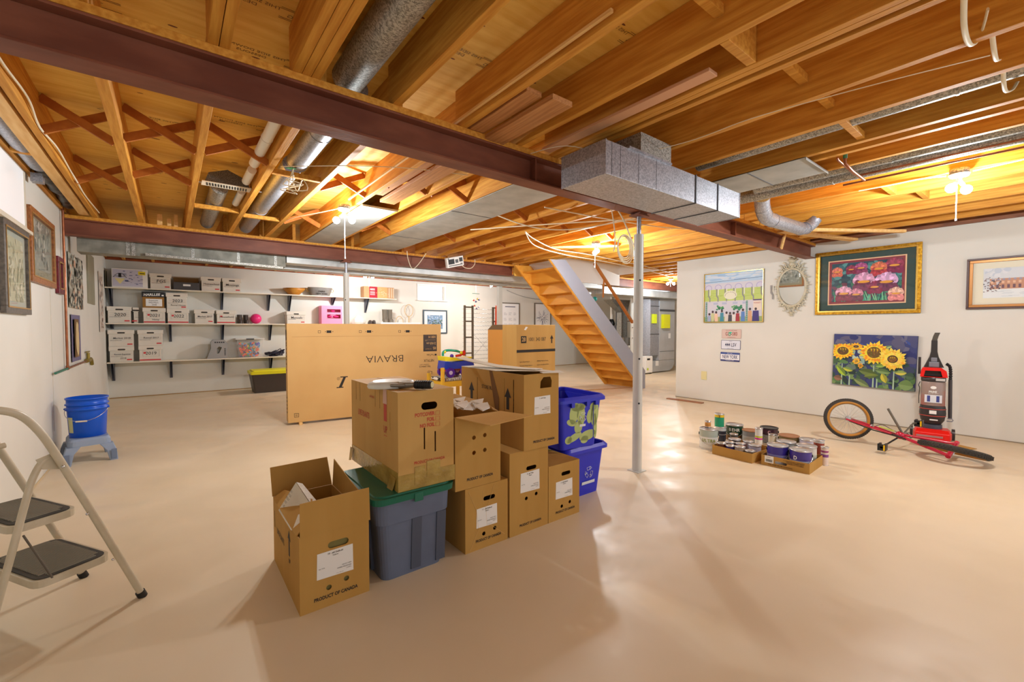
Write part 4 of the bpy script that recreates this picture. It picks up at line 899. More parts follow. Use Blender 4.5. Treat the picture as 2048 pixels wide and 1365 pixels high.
# ================================================================ TV carton
t=thing('tv_carton','huge flat TV carton standing upside down, printed BRAVIA','television box',(1.205,6.35,0),RAD(-6.5))
W,D,H=2.165,0.22,1.352
MB().box(0,W,-0.0,D,0.03,H).build('carton_body',mat('smooth tan TV carton',(206,166,106),0.6,c2=(200,158,98),scale=2),t,0.004)
MB().box(0.13,0.17,-0.05,0.18,0.0,0.0295).box(1.8,1.84,-0.05,0.18,0.0,0.0295).build('runner_block',M_woodp,t)
m=MB(); Xm=(-1,0,0); Zm=(0,0,-1)
m.text('BRAVIA',(1.29,-0.0006,0.845),Xm,Zm,0.105,wx=1.15,bold=-0.012)
m.text('SONY',(0.96,-0.0006,0.52),Xm,Zm,0.15,wx=1.5,bold=0.03) if False else None
# heavy serif letter corner that shows left of the plant box
for a,b,c,d in ((0.66,0.76,0.600,0.613),(0.61,0.70,0.455,0.468)): m.box(a,b,-0.0012,-0.0002,c,d)
m.prism([(0.640,-0.0012,0.468),(0.678,-0.0012,0.468),(0.735,-0.0012,0.600),(0.700,-0.0012,0.600)],(0,0.001,0))
m.tube([(0.635+0.018*cos(a),-0.0006,0.585+0.018*sin(a)) for a in [2*pi*k/20 for k in range(20)]],0.0015,4,closed=True)
m.text('R',(0.635,-0.0006,0.585),Xm,Zm,0.018)
m.text('YouTube',(1.965,-0.0006,0.875),Xm,Zm,0.03,'RIGHT') if False else m.text('YouTube',(1.99,-0.0006,0.875),Xm,Zm,0.030,wx=0.8)
m.box(2.06,2.09,-0.0012,-0.0002,0.862,0.888); m.text('NETFLIX',(1.965,-0.0006,0.79),Xm,Zm,0.04,wx=0.8)
m.text('X-MOTION CLARITY',(1.89,-0.0006,0.73),Xm,Zm,0.012); m.text('TRILUMINOS',(1.90,-0.0006,0.70),Xm,Zm,0.026,wx=0.9); m.text('L))',(1.98,-0.0006,0.60),Xm,Zm,0.05)
for x in (0.49,1.03,1.60):
    m.box(x,x+0.06,-0.0012,-0.0002,1.225,1.26)
    for a,b,c,d in ((x-0.11,x-0.075,1.225,1.229),(x-0.11,x-0.075,1.256,1.26),(x-0.11,x-0.106,1.229,1.256),(x-0.079,x-0.075,1.229,1.256)): m.box(a,b,-0.0012,-0.0002,c,d)
    m.box(x-0.02,x-0.01,-0.0012,-0.0002,1.238,1.248).box(x+0.075,x+0.085,-0.0012,-0.0002,1.238,1.248)
for a,b,c,d in ((0.075,0.13,0.10,0.104),(0.075,0.13,0.15,0.154),(0.075,0.079,0.104,0.15),(0.126,0.13,0.104,0.15),(0.09,0.115,0.115,0.118),(0.09,0.115,0.125,0.128),(0.09,0.115,0.135,0.138)): m.box(a,b,-0.0012,-0.0002,c,d)
m.build('printed_text',M_ink,t)
p=MB().box(1.875,2.095,-0.0012,-0.0002,0.93,1.19).build('spec_panel',mat('dark brown print panel',(60,50,46),0.6),t)
m=MB(); m.text('X80 H',(2.08,-0.0018,1.155),Xm,Zm,0.038,'LEFT',0.85); m.text('214.8 cm',(2.08,-0.0018,1.055),Xm,Zm,0.038,'LEFT',0.8); m.text('85',(2.08,-0.0018,0.98),Xm,Zm,0.042,'LEFT',0.9); m.text('class (diagonal)',(2.01,-0.0018,0.965),Xm,Zm,0.012,'LEFT'); m.text('actual',(1.92,-0.0018,1.095),Xm,Zm,0.010)
m.box(1.905,2.075,-0.0022,-0.0014,1.107,1.109); m.build('panel_text',mat('tan print',(206,166,106),0.6),p)
m=MB()
for z0,z1 in ((1.13,1.27),): m.box(-0.0012,-0.0002,0.05,0.16,z0,z1)
for z in (1.08,1.05,1.0,0.95,0.9,0.86,0.80,0.72,0.35,0.30,0.25,0.20,0.15): m.box(-0.0012,-0.0002,0.07,0.13,z,z+0.022)
m.build('side_print',M_ink,t)
MB().box(0.06,W-0.05,-0.0012,-0.0002,1.175,1.178).build('flap_seam',mat('tan seam',(168,124,70),0.7),t)
# ================================================================ tall 28 carton and dark carton behind it
t=thing('cardboard_box','tall brown carton printed with 28 and an arrow, behind the pile','cardboard box',(3.44,4.30,0))
MB().box(0,0.67,0,0.30,0,1.335).build('carton_body',M_card2,t,0.004)
m=MB(); m.box(0.06,0.20,-0.0012,-0.0002,1.07,1.22) if False else m.box(0.07,0.16,-0.0012,-0.0002,1.10,1.19); m.text('1001 343 087',(0.19,-0.0006,1.145),(1,0,0),(0,0,1),0.050,'LEFT',0.8)
m.box(0.595,0.615,-0.0012,-0.0002,1.09,1.15).prism([(0.575,-0.0012,1.15),(0.635,-0.0012,1.15),(0.605,-0.0012,1.20)],(0,0.001,0)).box(0,0.67,-0.0012,-0.0002,0.98,1.015)
for z,a,b in ((0.86,'Sparks Bepamming or','SPARKLE Matérna Formes'),(0.81,'Instrument Range Collector','amprise microphone blocks'),(0.75,'09/01','')): m.text(a,(0.05,-0.0006,z),(1,0,0),(0,0,1),0.018,'LEFT',0.75); m.text(b,(0.34,-0.0006,z),(1,0,0),(0,0,1),0.018,'LEFT',0.75) if b else None
m.text('FOR 37 SIZES',(0.05,-0.0006,0.70),(1,0,0),(0,0,1),0.018,'LEFT',0.8); m.text('BLDC',(0.36,-0.0006,0.70),(1,0,0),(0,0,1),0.018,'LEFT',0.8); m.text('CHHC',(0.36,-0.0006,0.65),(1,0,0),(0,0,1),0.018,'LEFT',0.8)
m.build('printed_text',M_ink,t)
m=MB(); m.text('28',(0.115,-0.0018,1.145),(1,0,0),(0,0,1),0.055,bold=0.02,wx=0.8); m.build('reversed_number',mat('tan print',(206,166,106),0.6),t)
MB().prism([(0.12,-0.001,1.27),(0.15,-0.001,1.265),(0.185,-0.001,1.305),(0.15,-0.001,1.31)],(0,0.0008,0)).build('white_scrape',M_white,t)
t=thing('cardboard_box','orange topped carton with dark printed side behind the 28 carton','cardboard box',(3.66,4.75,0))
MB().box(0,0.45,0,0.5,0,1.27).build('carton_body',mat('orange carton',(214,150,70),0.7),t,0.004)
m=MB().box(0.006,0.16,-0.0012,-0.0002,0.2,1.17); m.build('dark_print_panel',mat('dark brown print panel',(60,50,46),0.6),t)
MB().prism([(0.0,0.0,1.2705),(0.0,0.5,1.2705),(0.08,0.5,1.34),(0.08,0.0,1.34)],(0.4,0,0)).build('bulged_flap',mat('brown carton inside',(120,96,64),0.8),t)
m=MB()
for k in range(9): m.box(0.03+0.012*k,0.036+0.012*k,-0.0018,-0.0013,0.6,0.75+0.03*(k%3))
m.text('Pro',(0.07,-0.0018,1.08),(1,0,0),(0,0,1),0.04); m.build('white_print',M_white,t)
# ================================================================ yellow chair and toy truck
M_yel=mat('yellow painted wood',(224,178,52),0.45)
t=thing('wooden_chair','yellow wooden chair with zebra striped cushion behind the cartons','chair',(3.02,5.45,0))
for x,y,h in ((0,0,0.73),(0.0,0.42,0.62),(0.50,0.0,0.71),(0.50,0.42,0.60)):
    MB().box(x-0.022,x+0.022,y-0.022,y+0.022,0,h).build('leg',M_yel,t,0.004)
MB().box(-0.021,0.521,-0.015,0.015,0.44,0.52).box(-0.015,0.015,0.0225,0.3975,0.44,0.52).box(0.485,0.515,0.0225,0.3975,0.44,0.52).box(-0.02,0.52,0.405,0.435,0.44,0.52).build('seat_frame',M_yel,t,0.002) if False else MB().box(0.0225,0.4775,-0.015,0.015,0.45,0.525).box(-0.015,0.015,0.0225,0.3975,0.45,0.525).box(0.485,0.515,0.0225,0.3975,0.45,0.525).box(0.0225,0.4775,0.405,0.435,0.45,0.525).build('seat_frame',M_yel,t,0.002)
m=MB(); m.box(0.025,0.475,0.02,0.40,0.5255,0.575); m.build('cushion',mat('zebra print fabric',(240,238,232),0.8,c2=(24,24,24),scale=9,kind='wave',lo=0.48,hi=0.52,stretch=(1.6,1,1)),t,0.015)
t=thing('toy_truck','blue and yellow plastic ride-on toy car on the zebra cushion','toy car',(3.32,5.62,0.5755))
cB=(40,70,190); cY=(232,220,50); cR=(220,50,40); cP=(80,40,160); cG=(30,160,130)
m=MB(); m.loft([[(x,y*w_,z) for x,y,z in [(-0.24,-0.1,0.12),(0.20,-0.1,0.12),(0.28,-0.1,0.16),(0.22,-0.1,0.24),(-0.1,-0.1,0.22),(-0.22,-0.1,0.24)]] for w_ in (1,-1)],smooth=False,col=cB); m.build('car_body',M_gloss,t,0.012)
m=MB(); m.loft([[(x,y*w_,z) for x,y,z in [(-0.22,-0.11,0.241),(0.20,-0.11,0.241),(0.24,-0.11,0.29),(0.1,-0.11,0.27),(-0.1,-0.11,0.29),(-0.23,-0.11,0.31)]] for w_ in (1,-1)],smooth=False,col=cY); m.build('tray',M_gloss,t,0.01)
m=MB(); m.tube(smooth_path([(-0.20,0,0.3105),(-0.19,0,0.37),(-0.10,0,0.39),(0.06,0,0.37),(0.12,0,0.33)],4),0.018,8,col=cG).ball((-0.17,0,0.37),0.025,8,6,cY).ball((0.10,-0.02,0.35),0.025,8,6,cY); m.build('handle_bar',M_gloss,t)
m=MB(); m.ball((0.15,0.0,0.335),0.035,8,6,cR).tube([(0.02,0,0.30),(0.10,0,0.31),(0.17,0,0.37)],0.02,8,col=cR); m.build('red_figure',M_gloss,t)
m=MB(); m.ball((-0.08,-0.05,0.306),0.03,8,6,cP); m.build('purple_knob',M_gloss,t)
for x,y in ((-0.15,-0.12),(-0.15,0.12),(0.10,-0.12),(0.10,0.12)):
    m=MB().cyl((x,y-0.022,0.072),(x,y+0.022,0.072),0.07,n=20,col=cP).cyl((x,y-0.026,0.072),(x,y+0.026,0.072),0.03,n=12,col=(200,190,230)); m.build('wheel',M_gloss,t)
m=MB()
for x in (-0.15,0.10): m.box(x-0.05,x+0.05,-0.097,0.097,0.085,0.119,cR)
m.build('wheel_arch',M_gloss,t)
one('paper_bag', MB().loft([[(0.10*cos(a)*s_,0.08*sin(a)*s_,z) for a in [2*pi*k/10 for k in range(10)]] for s_,z in ((0.8,0),(1.1,0.10),(0.95,0.22),(1.05,0.30),(0.7,0.36))],smooth=False), mat('brown paper bag',(170,132,92),0.8,bump=0.5,scale=14), 'crumpled brown paper bag beside the toy car', 'paper bag', None, (3.03,5.68,0.5755)) if False else None
# ================================================================ shelves on the far wall
M_shelf=mat('cream shelf board',(232,224,206),0.5)
M_brk=mat('grey shelf bracket',(92,94,104),0.45,0.3)
ZS=[0.68,1.38,2.02]
def shelf(label,x0,x1,z,brs):
    t=thing('wall_shelf',label,'shelf',(x0,10.45,z-0.02),0,'long shelves on the far wall')
    MB().box(0,x1-x0,0,0.298,0,0.0195).build('board',M_shelf,t,0.002)
    for x in brs:
        bl=0.33
        if isinstance(x,tuple): x,bl=x
        x-=x0
        m=MB().prism([(x-0.02,0.05,-0.0005),(x-0.02,0.297,-0.0005),(x-0.02,0.297,-bl),(x-0.02,0.275,-bl)],(0.006,0,0)).prism([(x+0.014,0.05,-0.0005),(x+0.014,0.297,-0.0005),(x+0.014,0.297,-bl),(x+0.014,0.275,-bl)],(0.006,0,0)).box(x-0.022,x+0.022,0.290,0.2985,-bl-0.005,-0.0005).box(x-0.022,x+0.022,0.04,0.289,-0.006,-0.0006)
        m.build('bracket',M_brk,t)
    return t
shelf('lowest long cream shelf on the far wall, carrying toys and two box stacks',-0.895,2.55,ZS[0],(-0.83,0.0,0.84,1.70,2.4))
shelf('middle long cream shelf on the far wall, behind the TV carton',-0.895,4.02,ZS[1],((-0.83,0.08),-0.0,0.84,1.70,2.6,3.5))
shelf('top long cream shelf on the far wall, carrying bowl and tub',-0.895,4.50,ZS[2],(-0.83,0.84,1.68,2.09,(3.02,0.17),3.80))
one('steel_shelf_end', MB().box(0,0.004,0.02,0.29,0,0.29), mat('grey green shelf end board',(110,104,84),0.7), 'dark end board at the left end of the top shelf', 'board', None, (-0.885,10.45,2.0205))

M_box=mat('white archive box card',(224,218,206),0.65,c2=(216,210,198),scale=4)
M_mark=mat('black marker ink',(48,44,46),0.7)
M_redp=mat('red label print',(206,60,64),0.6)
def archive(x0,x1,z,h,label,txt,style,y=10.47,d=0.26,rz=0.0,txt2=None):
    t=thing('archive_box',label,'archive box',((x0+x1)/2,y+d/2,z),rz,'white archive boxes on the wall shelves')
    W=(x1-x0)/2; D=d/2
    MB().box(-W+0.012,W-0.012,-D+0.01,D-0.01,0,h-0.058).build('box_body',M_box,t,0.003)
    MB().box(-W,W,-D-0.004,D+0.004,h-0.075,h).build('lid',M_box,t,0.003)
    m=MB(); m.prism([(p[0],-D-0.0042,p[1]) for p in stadium(0,h-0.053,0.105,0.026)],(0,-0.0008,0)) ; m.build('hand_hole',mat('dark handle slot',(60,54,48),0.8),t)
    f=-D+0.0094
    if style=='lines':
        m=MB()
        for z_ in (h*0.62,h*0.52,h*0.42): m.box(-W+0.03,W-0.03,f-0.001,f-0.0003,z_,z_+0.002)
        m.text('DATE OF DESTRUCTION',(-W+0.03,f-0.0006,h*0.36),(1,0,0),(0,0,1),0.010,'LEFT',bold=0.02); m.build('printed_lines',mat('grey box print',(110,106,104),0.6),t)
        m=MB().box(W-0.10,W-0.03,f-0.0012,f-0.0003,0.03,0.052); m.build('red_label',M_redp,t)
    else:
        m=MB().box(-W+0.016,W-0.016,f-0.001,f-0.0003,0.012,0.034).box(-W+0.07,-W+0.105,f-0.001,f-0.0003,h*0.48,h*0.60); m.build('red_band',M_redp,t)
        m=MB()
        for a,b,c,d2 in ((-W+0.06,W-0.04,h*0.30,h*0.305),(-W+0.06,W-0.04,h*0.66,h*0.665),(-W+0.06,-W+0.062,h*0.305,h*0.66),(W-0.042,W-0.04,h*0.305,h*0.66)): m.box(a,b,f-0.001,f-0.0003,c,d2)
        m.build('printed_lines',mat('grey box print',(110,106,104),0.6),t)
    m=MB(); m.text(txt,(0.01,f-0.0016,h*0.50),(1,0,0.0),(0.08,0,1),min(0.058,0.36/max(len(txt),1)),wx=1.0,bold=0.002)
    if txt2: m.text(txt2,(0.02,f-0.0016,h*0.24),(1,0,0),(0.08,0,1),0.03)
    m.build('handwriting',M_mark,t)
    return t
# top shelf
archive(-0.285,0.035,ZS[2],0.285,'white archive box marked FGS on the top shelf, beside the lamp box','FGS','lines')
archive(0.485,0.815,ZS[2],0.275,'white archive box marked Homeschool on the top shelf','Homeschool','lines')
archive(0.835,1.165,ZS[2],0.275,'white archive box marked Meetings, last box on the top shelf','Meetings','lines')
# middle shelf
archive(-0.875,-0.545,ZS[1],0.295,'white archive box marked 2020 at the left end of the middle shelf','2020','lines')
archive(-0.530,-0.445,ZS[1],0.285,'narrow end of a white archive box beside the 2020 box','','lines',y=10.50)
archive(-0.395,-0.060,ZS[1],0.285,'red banded archive box marked 2021 under the black lidded box','2021','red',txt2='Hemp')
archive(-0.045,0.295,ZS[1],0.270,'red banded archive box marked 2022 under the 2023 box','2022','red')
archive(0.370,0.695,ZS[1],0.270,'white archive box marked Market 2017 on the middle shelf','Market 2017','lines')
archive(0.725,1.060,ZS[1],0.265,'red banded archive box marked Household on the middle shelf','Household','red')
archive(1.990,2.380,ZS[1],0.270,'white archive box marked Manuals above the TV carton corner','Manuals','lines')
archive(-0.055,0.275,ZS[1]+0.2705,0.305,'white archive box marked 2023 stacked on the 2022 box','2023','lines',txt2='Rental House')
# lower shelf stacks
archive(-0.865,-0.525,ZS[0],0.278,'lower white archive box of left stack marked Rental Expense 2018','Rental Expense','lines',txt2='2018')
archive(-0.875,-0.515,ZS[0]+0.2785,0.30,'upper white archive box of left stack marked Market 2018','Market 2018','lines')
archive(-0.465,-0.130,ZS[0],0.285,'red banded archive box marked 2019, bottom of the second stack','2019','red')
archive(-0.475,-0.105,ZS[0]+0.2855,0.29,'upper white archive box of second stack marked Rental 2017','Rental 2017','lines')
# black lidded box
t=thing('storage_box','brown storage box with black HARLLEE lid on the middle shelf stack','storage box',(-0.235,10.60,ZS[1]+0.2855))
MB().box(-0.155,0.155,-0.12,0.12,0,0.20).build('box_body',mat('amber brown card',(150,104,34),0.6),t,0.003)
MB().box(-0.165,0.165,-0.13,0.13,0.20,0.285).box(-0.1655,0.1655,-0.1305,0.1305,0.284,0.292).build('lid',M_black,t,0.003)
m=MB(); m.text('HARLLEE',(-0.02,-0.1312,0.24),(1,0,0.05),(0.1,0,1),0.045,wx=0.95,bold=0.03); m.box(0.12,0.15,-0.1315,-0.1307,0.22,0.245); m.build('lid_lettering',M_white,t)
m=MB().box(-0.11,0.125,-0.1212,-0.1202,0.03,0.165).build('white_note',M_white,t)
q=MB(); q.text('Expenses',(0,-0.1222,0.135),(1,0,0),(0,0,1),0.026); q.text('Wal-Mart',(0,-0.1222,0.095),(1,0,0),(0,0,1),0.026); q.text('2008',(0.01,-0.1222,0.055),(1,0,0),(0,0,1),0.026); q.build('handwriting',M_mark,m)
# wall lamp box
t=thing('picture_box','white box printed with black scroll lamp pictures on the top shelf','printed box',(-0.80,10.47,ZS[2]))
MB().box(0,0.49,0,0.2,0,0.335).build('carton_body',M_white,t,0.003)
m=MB(); m.box(0.01,0.42,-0.001,-0.0003,0.02,0.32,(196,196,216)); rr=random.Random(9)
for k in range(26): x=rr.uniform(0.14,0.40); z=rr.uniform(0.05,0.29); m.box(x,x+rr.uniform(0.02,0.06),-0.0014,-0.0011,z,z+rr.uniform(0.003,0.014),rr.choice([(90,100,150),(150,150,170),(60,70,120)]))
m.poly([(0.04,-0.0015,0.16),(0.11,-0.0015,0.06),(0.18,-0.0015,0.16)],(232,222,160)); m.box(0.09,0.13,-0.0015,-0.0012,0.18,0.25,(30,28,30))
m.tube([(0.02,-0.002,0.18),(0.05,-0.002,0.2),(0.11,-0.002,0.19),(0.17,-0.002,0.2),(0.2,-0.002,0.18)],0.004,5,col=(30,28,30)); m.tube([(0.04,-0.002,0.21),(0.09,-0.002,0.25),(0.13,-0.002,0.25),(0.18,-0.002,0.21)],0.003,5,col=(30,28,30))
m.box(0.36,0.46,-0.0016,-0.0012,0.235,0.30,(232,214,40)).box(0.38,0.45,-0.002,-0.0017,0.255,0.27,(60,50,20)); m.build('printed_picture',M_paint,t)
# open dark file box
t=thing('file_box','open dark grey file box with white label on the top shelf','file box',(0.065,10.48,ZS[2]))
MB().holed([(0,0),(0.40,0),(0.40,0.145),(0,0.145)],[],(0,0.004,0),(1,0,0),(0,0,1),0.004).box(0.0,0.004,0.004,0.25,0,0.19).box(0.396,0.4,0.004,0.25,0,0.19).box(0.004,0.396,0.004,0.25,0,0.004).build('box_body',mat('charcoal file box',(74,72,74),0.6),t)
MB().box(0.0,0.4,0.25,0.254,0,0.255).build('box_back',mat('tan box inside',(150,120,74),0.7),t)
MB().box(0.145,0.26,-0.0012,-0.0002,0.075,0.11).build('white_label',M_white,t)
# bowl, tub
one('wooden_bowl', MB().lathe([(0.09,0),(0.10,0.008),(0.19,0.09),(0.225,0.145),(0.215,0.145),(0.18,0.09),(0.09,0.02),(0.0005,0.018)],28), mat('honey wood bowl',(206,148,62),0.4,c2=(184,122,44),scale=6), 'honey coloured wooden bowl on the top shelf', 'bowl', None, (2.18,10.62,ZS[2]))
t=thing('metal_tub','oval grey metal tub lettered PARIS NEW YORK on the top shelf','tub',(2.72,10.60,ZS[2]))
MB().lathe([(0.19,0),(0.205,0.01),(0.265,0.185),(0.272,0.19),(0.262,0.19),(0.20,0.012),(0.0005,0.01)],32,sy=0.52).build('tub_body',mat('weathered zinc',(150,148,146),0.5,0.3,c2=(134,132,130),scale=8),t)
for s in (-1,1):
    MB().tube([(s*(0.262+0.03*sin(a)),0,0.13+0.035*cos(a)) for a in [2*pi*k/14 for k in range(14)]],0.005,6,closed=True).build('ring_handle',mat('old brass ring',(150,122,60),0.4,0.6),t)
m=MB(); m.text('PARIS',(0,-0.1335,0.095),(1,0,0),(0,-0.25,1),0.032,wx=1.3,bold=0.03); m.text('NEW YORK',(0,-0.1240,0.045),(1,0,0),(0,-0.25,1),0.030,wx=1.15,bold=0.03); m.build('lettering',M_ink,t)
# christmas box on top shelf
t=thing('printed_carton','brown carton with red panel and flower picture on the top shelf','printed box',(3.68,10.47,ZS[2]))
MB().box(0,0.76,0,0.22,0,0.275).build('carton_body',mat('pale brown printed carton',(180,140,100),0.6),t,0.003)
m=MB(); m.box(0.13,0.33,-0.001,-0.0003,0,0.275,(160,26,44)); m.box(0.33,0.58,-0.001,-0.0003,0.0,0.275,(196,158,104)); rr=random.Random(2)
for k in range(40): x=rr.gauss(0.49,0.05); z=rr.gauss(0.14,0.045); m.ball((x,-0.002,z),0.008,6,4,(232,212,180),0.9)
for x in (0.62,0.68,0.73): m.box(x,x+0.025,-0.001,-0.0003,0.02,0.26,(206,186,160))
for z in (0.215,0.19,0.14,0.11,0.075): m.box(0.15,0.27,-0.0014,-0.0011,z,z+0.012,(240,220,220))
m.build('printed_picture',M_paint,t)
# boots, ball
def boot(t,x,h,col,w=0.045):
    m=MB(); m.loft([[(x+w*1.0*cos(a),-0.02+0.085*sin(a)-(0.035 if k<2 else 0.0),z) for a in [2*pi*q/14 for q in range(14)]] for k,z in enumerate((0.0,0.05,0.085))],col=col)
    m.loft([[(x+w*s_*cos(a),0.01+w*1.1*s_*sin(a),z) for a in [2*pi*q/14 for q in range(14)]] for s_,z in ((0.95,0.04),(0.9,0.1),(1.0,h-0.02),(1.08,h),(0.9,h),(0.8,h-0.04))],col=col)
    m.build('boot',mat('boot leather %d'%col[0],col,0.5),t)
t=thing('boots','pair of short dark brown boots on the middle shelf','boots',(1.19,10.6,ZS[1]),0)
boot(t,-0.055,0.185,(62,54,48)); boot(t,0.055,0.185,(62,54,48))
t=thing('boots','pair of tall olive rubber boots on the middle shelf near the racket','boots',(4.28,10.6,1.38)) if False else None
one('pink_ball', MB().ball((0,0,0.105),0.105,24,16), mat('hot pink rubber',(232,50,128),0.35), 'hot pink ball on the middle shelf beside the dark boots', 'ball', None, (1.43,10.60,ZS[1]))
# lower shelf: machine, toy bin, cords
t=thing('power_supply_case','grey metal wedge shaped stand with slots on the lowest shelf','case',(0.56,10.50,ZS[0]))
m=MB(); m.holed([(0,0),(0.34,0),(0.35,0.30),(0.30,0.37),(0.11,0.38),(0.07,0.33),(0.07,0.2)],[[(0.17,0.10),(0.20,0.10),(0.25,0.22),(0.20,0.24),(0.17,0.20)]],(0,0.15,0),(1,0,0),(0,0,1),0.15); m.build('housing',mat('grey cast metal',(150,148,146),0.5,0.3),t,0.004)
m=MB()
for k in range(5): m.box(0.13+k*0.035,0.155+k*0.035,-0.001,-0.0002,0.31,0.335)
for k in range(6): m.box(0.29,0.315,-0.001,-0.0002,0.06+k*0.025,0.075+k*0.025)
m.build('vent_slot',M_black,t)
t=thing('toy_bin','clear plastic bin full of coloured toy bricks on the lowest shelf','toy bin',(1.30,10.60,ZS[0]))
m=MB(); m.loft([[(sx_*0.20,sy_*0.11,0) for sx_,sy_ in ((-1,-1),(1,-1),(1,1),(-1,1))],[(sx_*0.235,sy_*0.135,0.37) for sx_,sy_ in ((-1,-1),(1,-1),(1,1),(-1,1))]],False,False,False)
m.build('clear_tub',mat('clear plastic',(240,240,240),0.1,alpha=0.16),t)
MB().box(-0.26,0.26,-0.15,0.15,0.371,0.40).build('lid',mat('frosted lid',(225,225,222),0.3,alpha=0.85),t,0.006)
MB().box(-0.07,0.07,-0.156,-0.151,0.372,0.392).build('latch',M_black,t)
m=MB(); rr=random.Random(12)
cols=[(220,50,40),(40,90,200),(240,200,40),(30,150,80),(240,120,30),(60,160,220),(236,90,60)]
for k in range(150):
    z=rr.uniform(0.02,0.30); s_=0.185+z*0.08; x=rr.uniform(-s_+0.02,s_-0.02); y=rr.choice([-1,-1,0,1])*(0.085+z*0.05)*rr.uniform(0.6,1); c=rr.choice(cols if z<0.22 else cols[1:2]*3+cols)
    a=rr.uniform(0,3); d=V((cos(a)*0.022,0,sin(a)*0.022)); m.bar(V((x,y,z))-d,V((x,y,z))+d,0.022,0.022,(0,1,0),c)
o=m.build('toy_bricks',M_gloss,t); o['kind']='stuff'
m=MB(); rr=random.Random(21)
P=[(rr.uniform(0.0,0.40),rr.uniform(0.02,0.20),0.012+rr.uniform(0,0.17)*(1-abs(k%9-4)/6)) for k in range(46)]
P=[(x,y,min(z,0.03+0.45*max(0,x)*0.5+0.05)) for x,y,z in P]
m.tube(smooth_path(P,4),0.009,6)
one('cord_pile', m, mat('navy black cord',(34,32,52),0.5), 'tangled heap of navy black cords at the end of the lowest shelf', 'cord', None, (1.56,10.48,ZS[0]))
# yellow lidded tote under shelf
t=thing('storage_tote','black tote with bright yellow lid on the floor under the shelves','storage tote',(1.62,10.06,0),0.0)
m=MB(); taper(m,0.33,0.20,0.385,0.24,0.0,0.375,0.03); m.build('tub',mat('black brown tote plastic',(62,54,50),0.45),t)
m=MB(); taper(m,0.40,0.255,0.405,0.26,0.372,0.43,0.03); taper(m,0.37,0.23,0.36,0.22,0.4305,0.45,0.03); m.build('lid',mat('bright yellow lid',(222,218,30),0.4),t,0.004)
# things over the TV carton on the middle shelf
t=thing('toy_storage','pink plastic toy cupboard on the middle shelf over the TV carton','toy cupboard',(2.71,10.47,ZS[1]))
m=MB(); m.holed([(0,0),(0.46,0),(0.46,0.42),(0,0.42)],[[(0.12,0.27),(0.42,0.27),(0.42,0.34),(0.12,0.34)],[(0.12,0.13),(0.42,0.13),(0.42,0.22),(0.12,0.22)]],(0,0.01,0),(1,0,0),(0,0,1),0.01); m.box(0,0.46,0.24,0.25,0,0.42).box(0,0.01,0.0105,0.2395,0,0.42).box(0.45,0.46,0.0105,0.2395,0,0.42).box(0.0105,0.4495,0.0105,0.2395,0.41,0.42); m.build('cabinet',mat('candy pink plastic',(248,140,178),0.4),t,0.003)
m=MB(); m.ball((0.26,0.06,0.30),0.05,10,6,None,0.5).ball((0.33,0.07,0.17),0.07,10,6,None,0.4).ball((0.19,0.07,0.17),0.06,10,6,None,0.4); m.build('pink_cloth',mat('magenta cloth',(226,40,120),0.7),t)
one('clear_bag', MB().loft([[(r*cos(a)*(1+0.2*sin(3*a+z*9)),r*0.6*sin(a),z) for a in [2*pi*k/14 for k in range(14)]] for r,z in ((0.12,0),(0.17,0.05),(0.15,0.12),(0.09,0.18),(0.03,0.22))],smooth=False), mat('hazy plastic bag',(236,232,230),0.25,alpha=0.55), 'hazy clear plastic bag on the middle shelf', 'bag', None, (3.58,10.6,ZS[1]))
t=thing('folding_table','white folding table top standing behind the right end of the TV carton','table',(4.05,10.35,0))
MB().box(0,1.05,0,0.38,1.385,1.425).build('table_top',M_white,t,0.008)
for x,y in ((0.06,0.05),(0.99,0.05),(0.06,0.33),(0.99,0.33)): MB().cyl((x,y,0),(x,y,1.3845),0.013,n=10).build('leg',mat('grey table leg',(120,120,122),0.4,0.5),t)
t=thing('boots','pair of tall olive rubber boots on the white table top','boots',(4.29,10.55,1.4255))
boot(t,-0.068,0.325,(110,104,92),0.06); boot(t,0.068,0.325,(110,104,92),0.06)
one('shoe_pile', MB().loft([[(0.13*s_*cos(a),0.08*s_*sin(a),z) for a in [2*pi*k/14 for k in range(14)]] for s_,z in ((1,0),(1.0,0.04),(0.8,0.09),(0.5,0.12))]), mat('dark brown shoe',(70,62,60),0.5), 'dark low shoe at the left end of the white table top', 'shoe', None, (4.08,10.52,1.4255)) if False else None
t=thing('shoes','dark brown low shoes at the right end of the middle shelf','shoes',(3.90,10.58,ZS[1]))
m=MB()
for dx in (-0.045,0.045): m.loft([[(dx+0.04*s_*cos(a),-0.01*j+0.11*s_*sin(a),z) for a in [2*pi*k/14 for k in range(14)]] for j,(s_,z) in enumerate(((1,0),(1.0,0.03),(0.85,0.07),(0.5,0.10)))])
m.build('shoe',mat('dark brown shoe',(70,62,60),0.5),t)
def old_racket(x,y,z,rx,rz,h,label):
    t=thing('tennis_racket',label,'tennis racket',(x,y,z))
    m=MB(); m.tube([(rx*cos(a),0,h+rz*sin(a)) for a in [2*pi*k/26 for k in range(26)]],0.009,8,closed=True); m.build('head',mat('pale ash racket wood',(206,176,130),0.4),t)
    MB().cyl((0,0,0),(0,0,h-rz-0.007),0.014,n=10).build('handle',mat('pale ash racket wood',(206,176,130),0.4),t)
    m=MB()
    for k in range(-4,5):
        q=k/5.0; m.tube([(q*rx,0,h-rz*math.sqrt(1-q*q)*0.96),(q*rx,0,h+rz*math.sqrt(1-q*q)*0.96)],0.0012,4); m.tube([(-rx*math.sqrt(1-q*q)*0.96,0.002,h+q*rz),(rx*math.sqrt(1-q*q)*0.96,0.002,h+q*rz)],0.0012,4)
    m.build('strings',M_white,t)
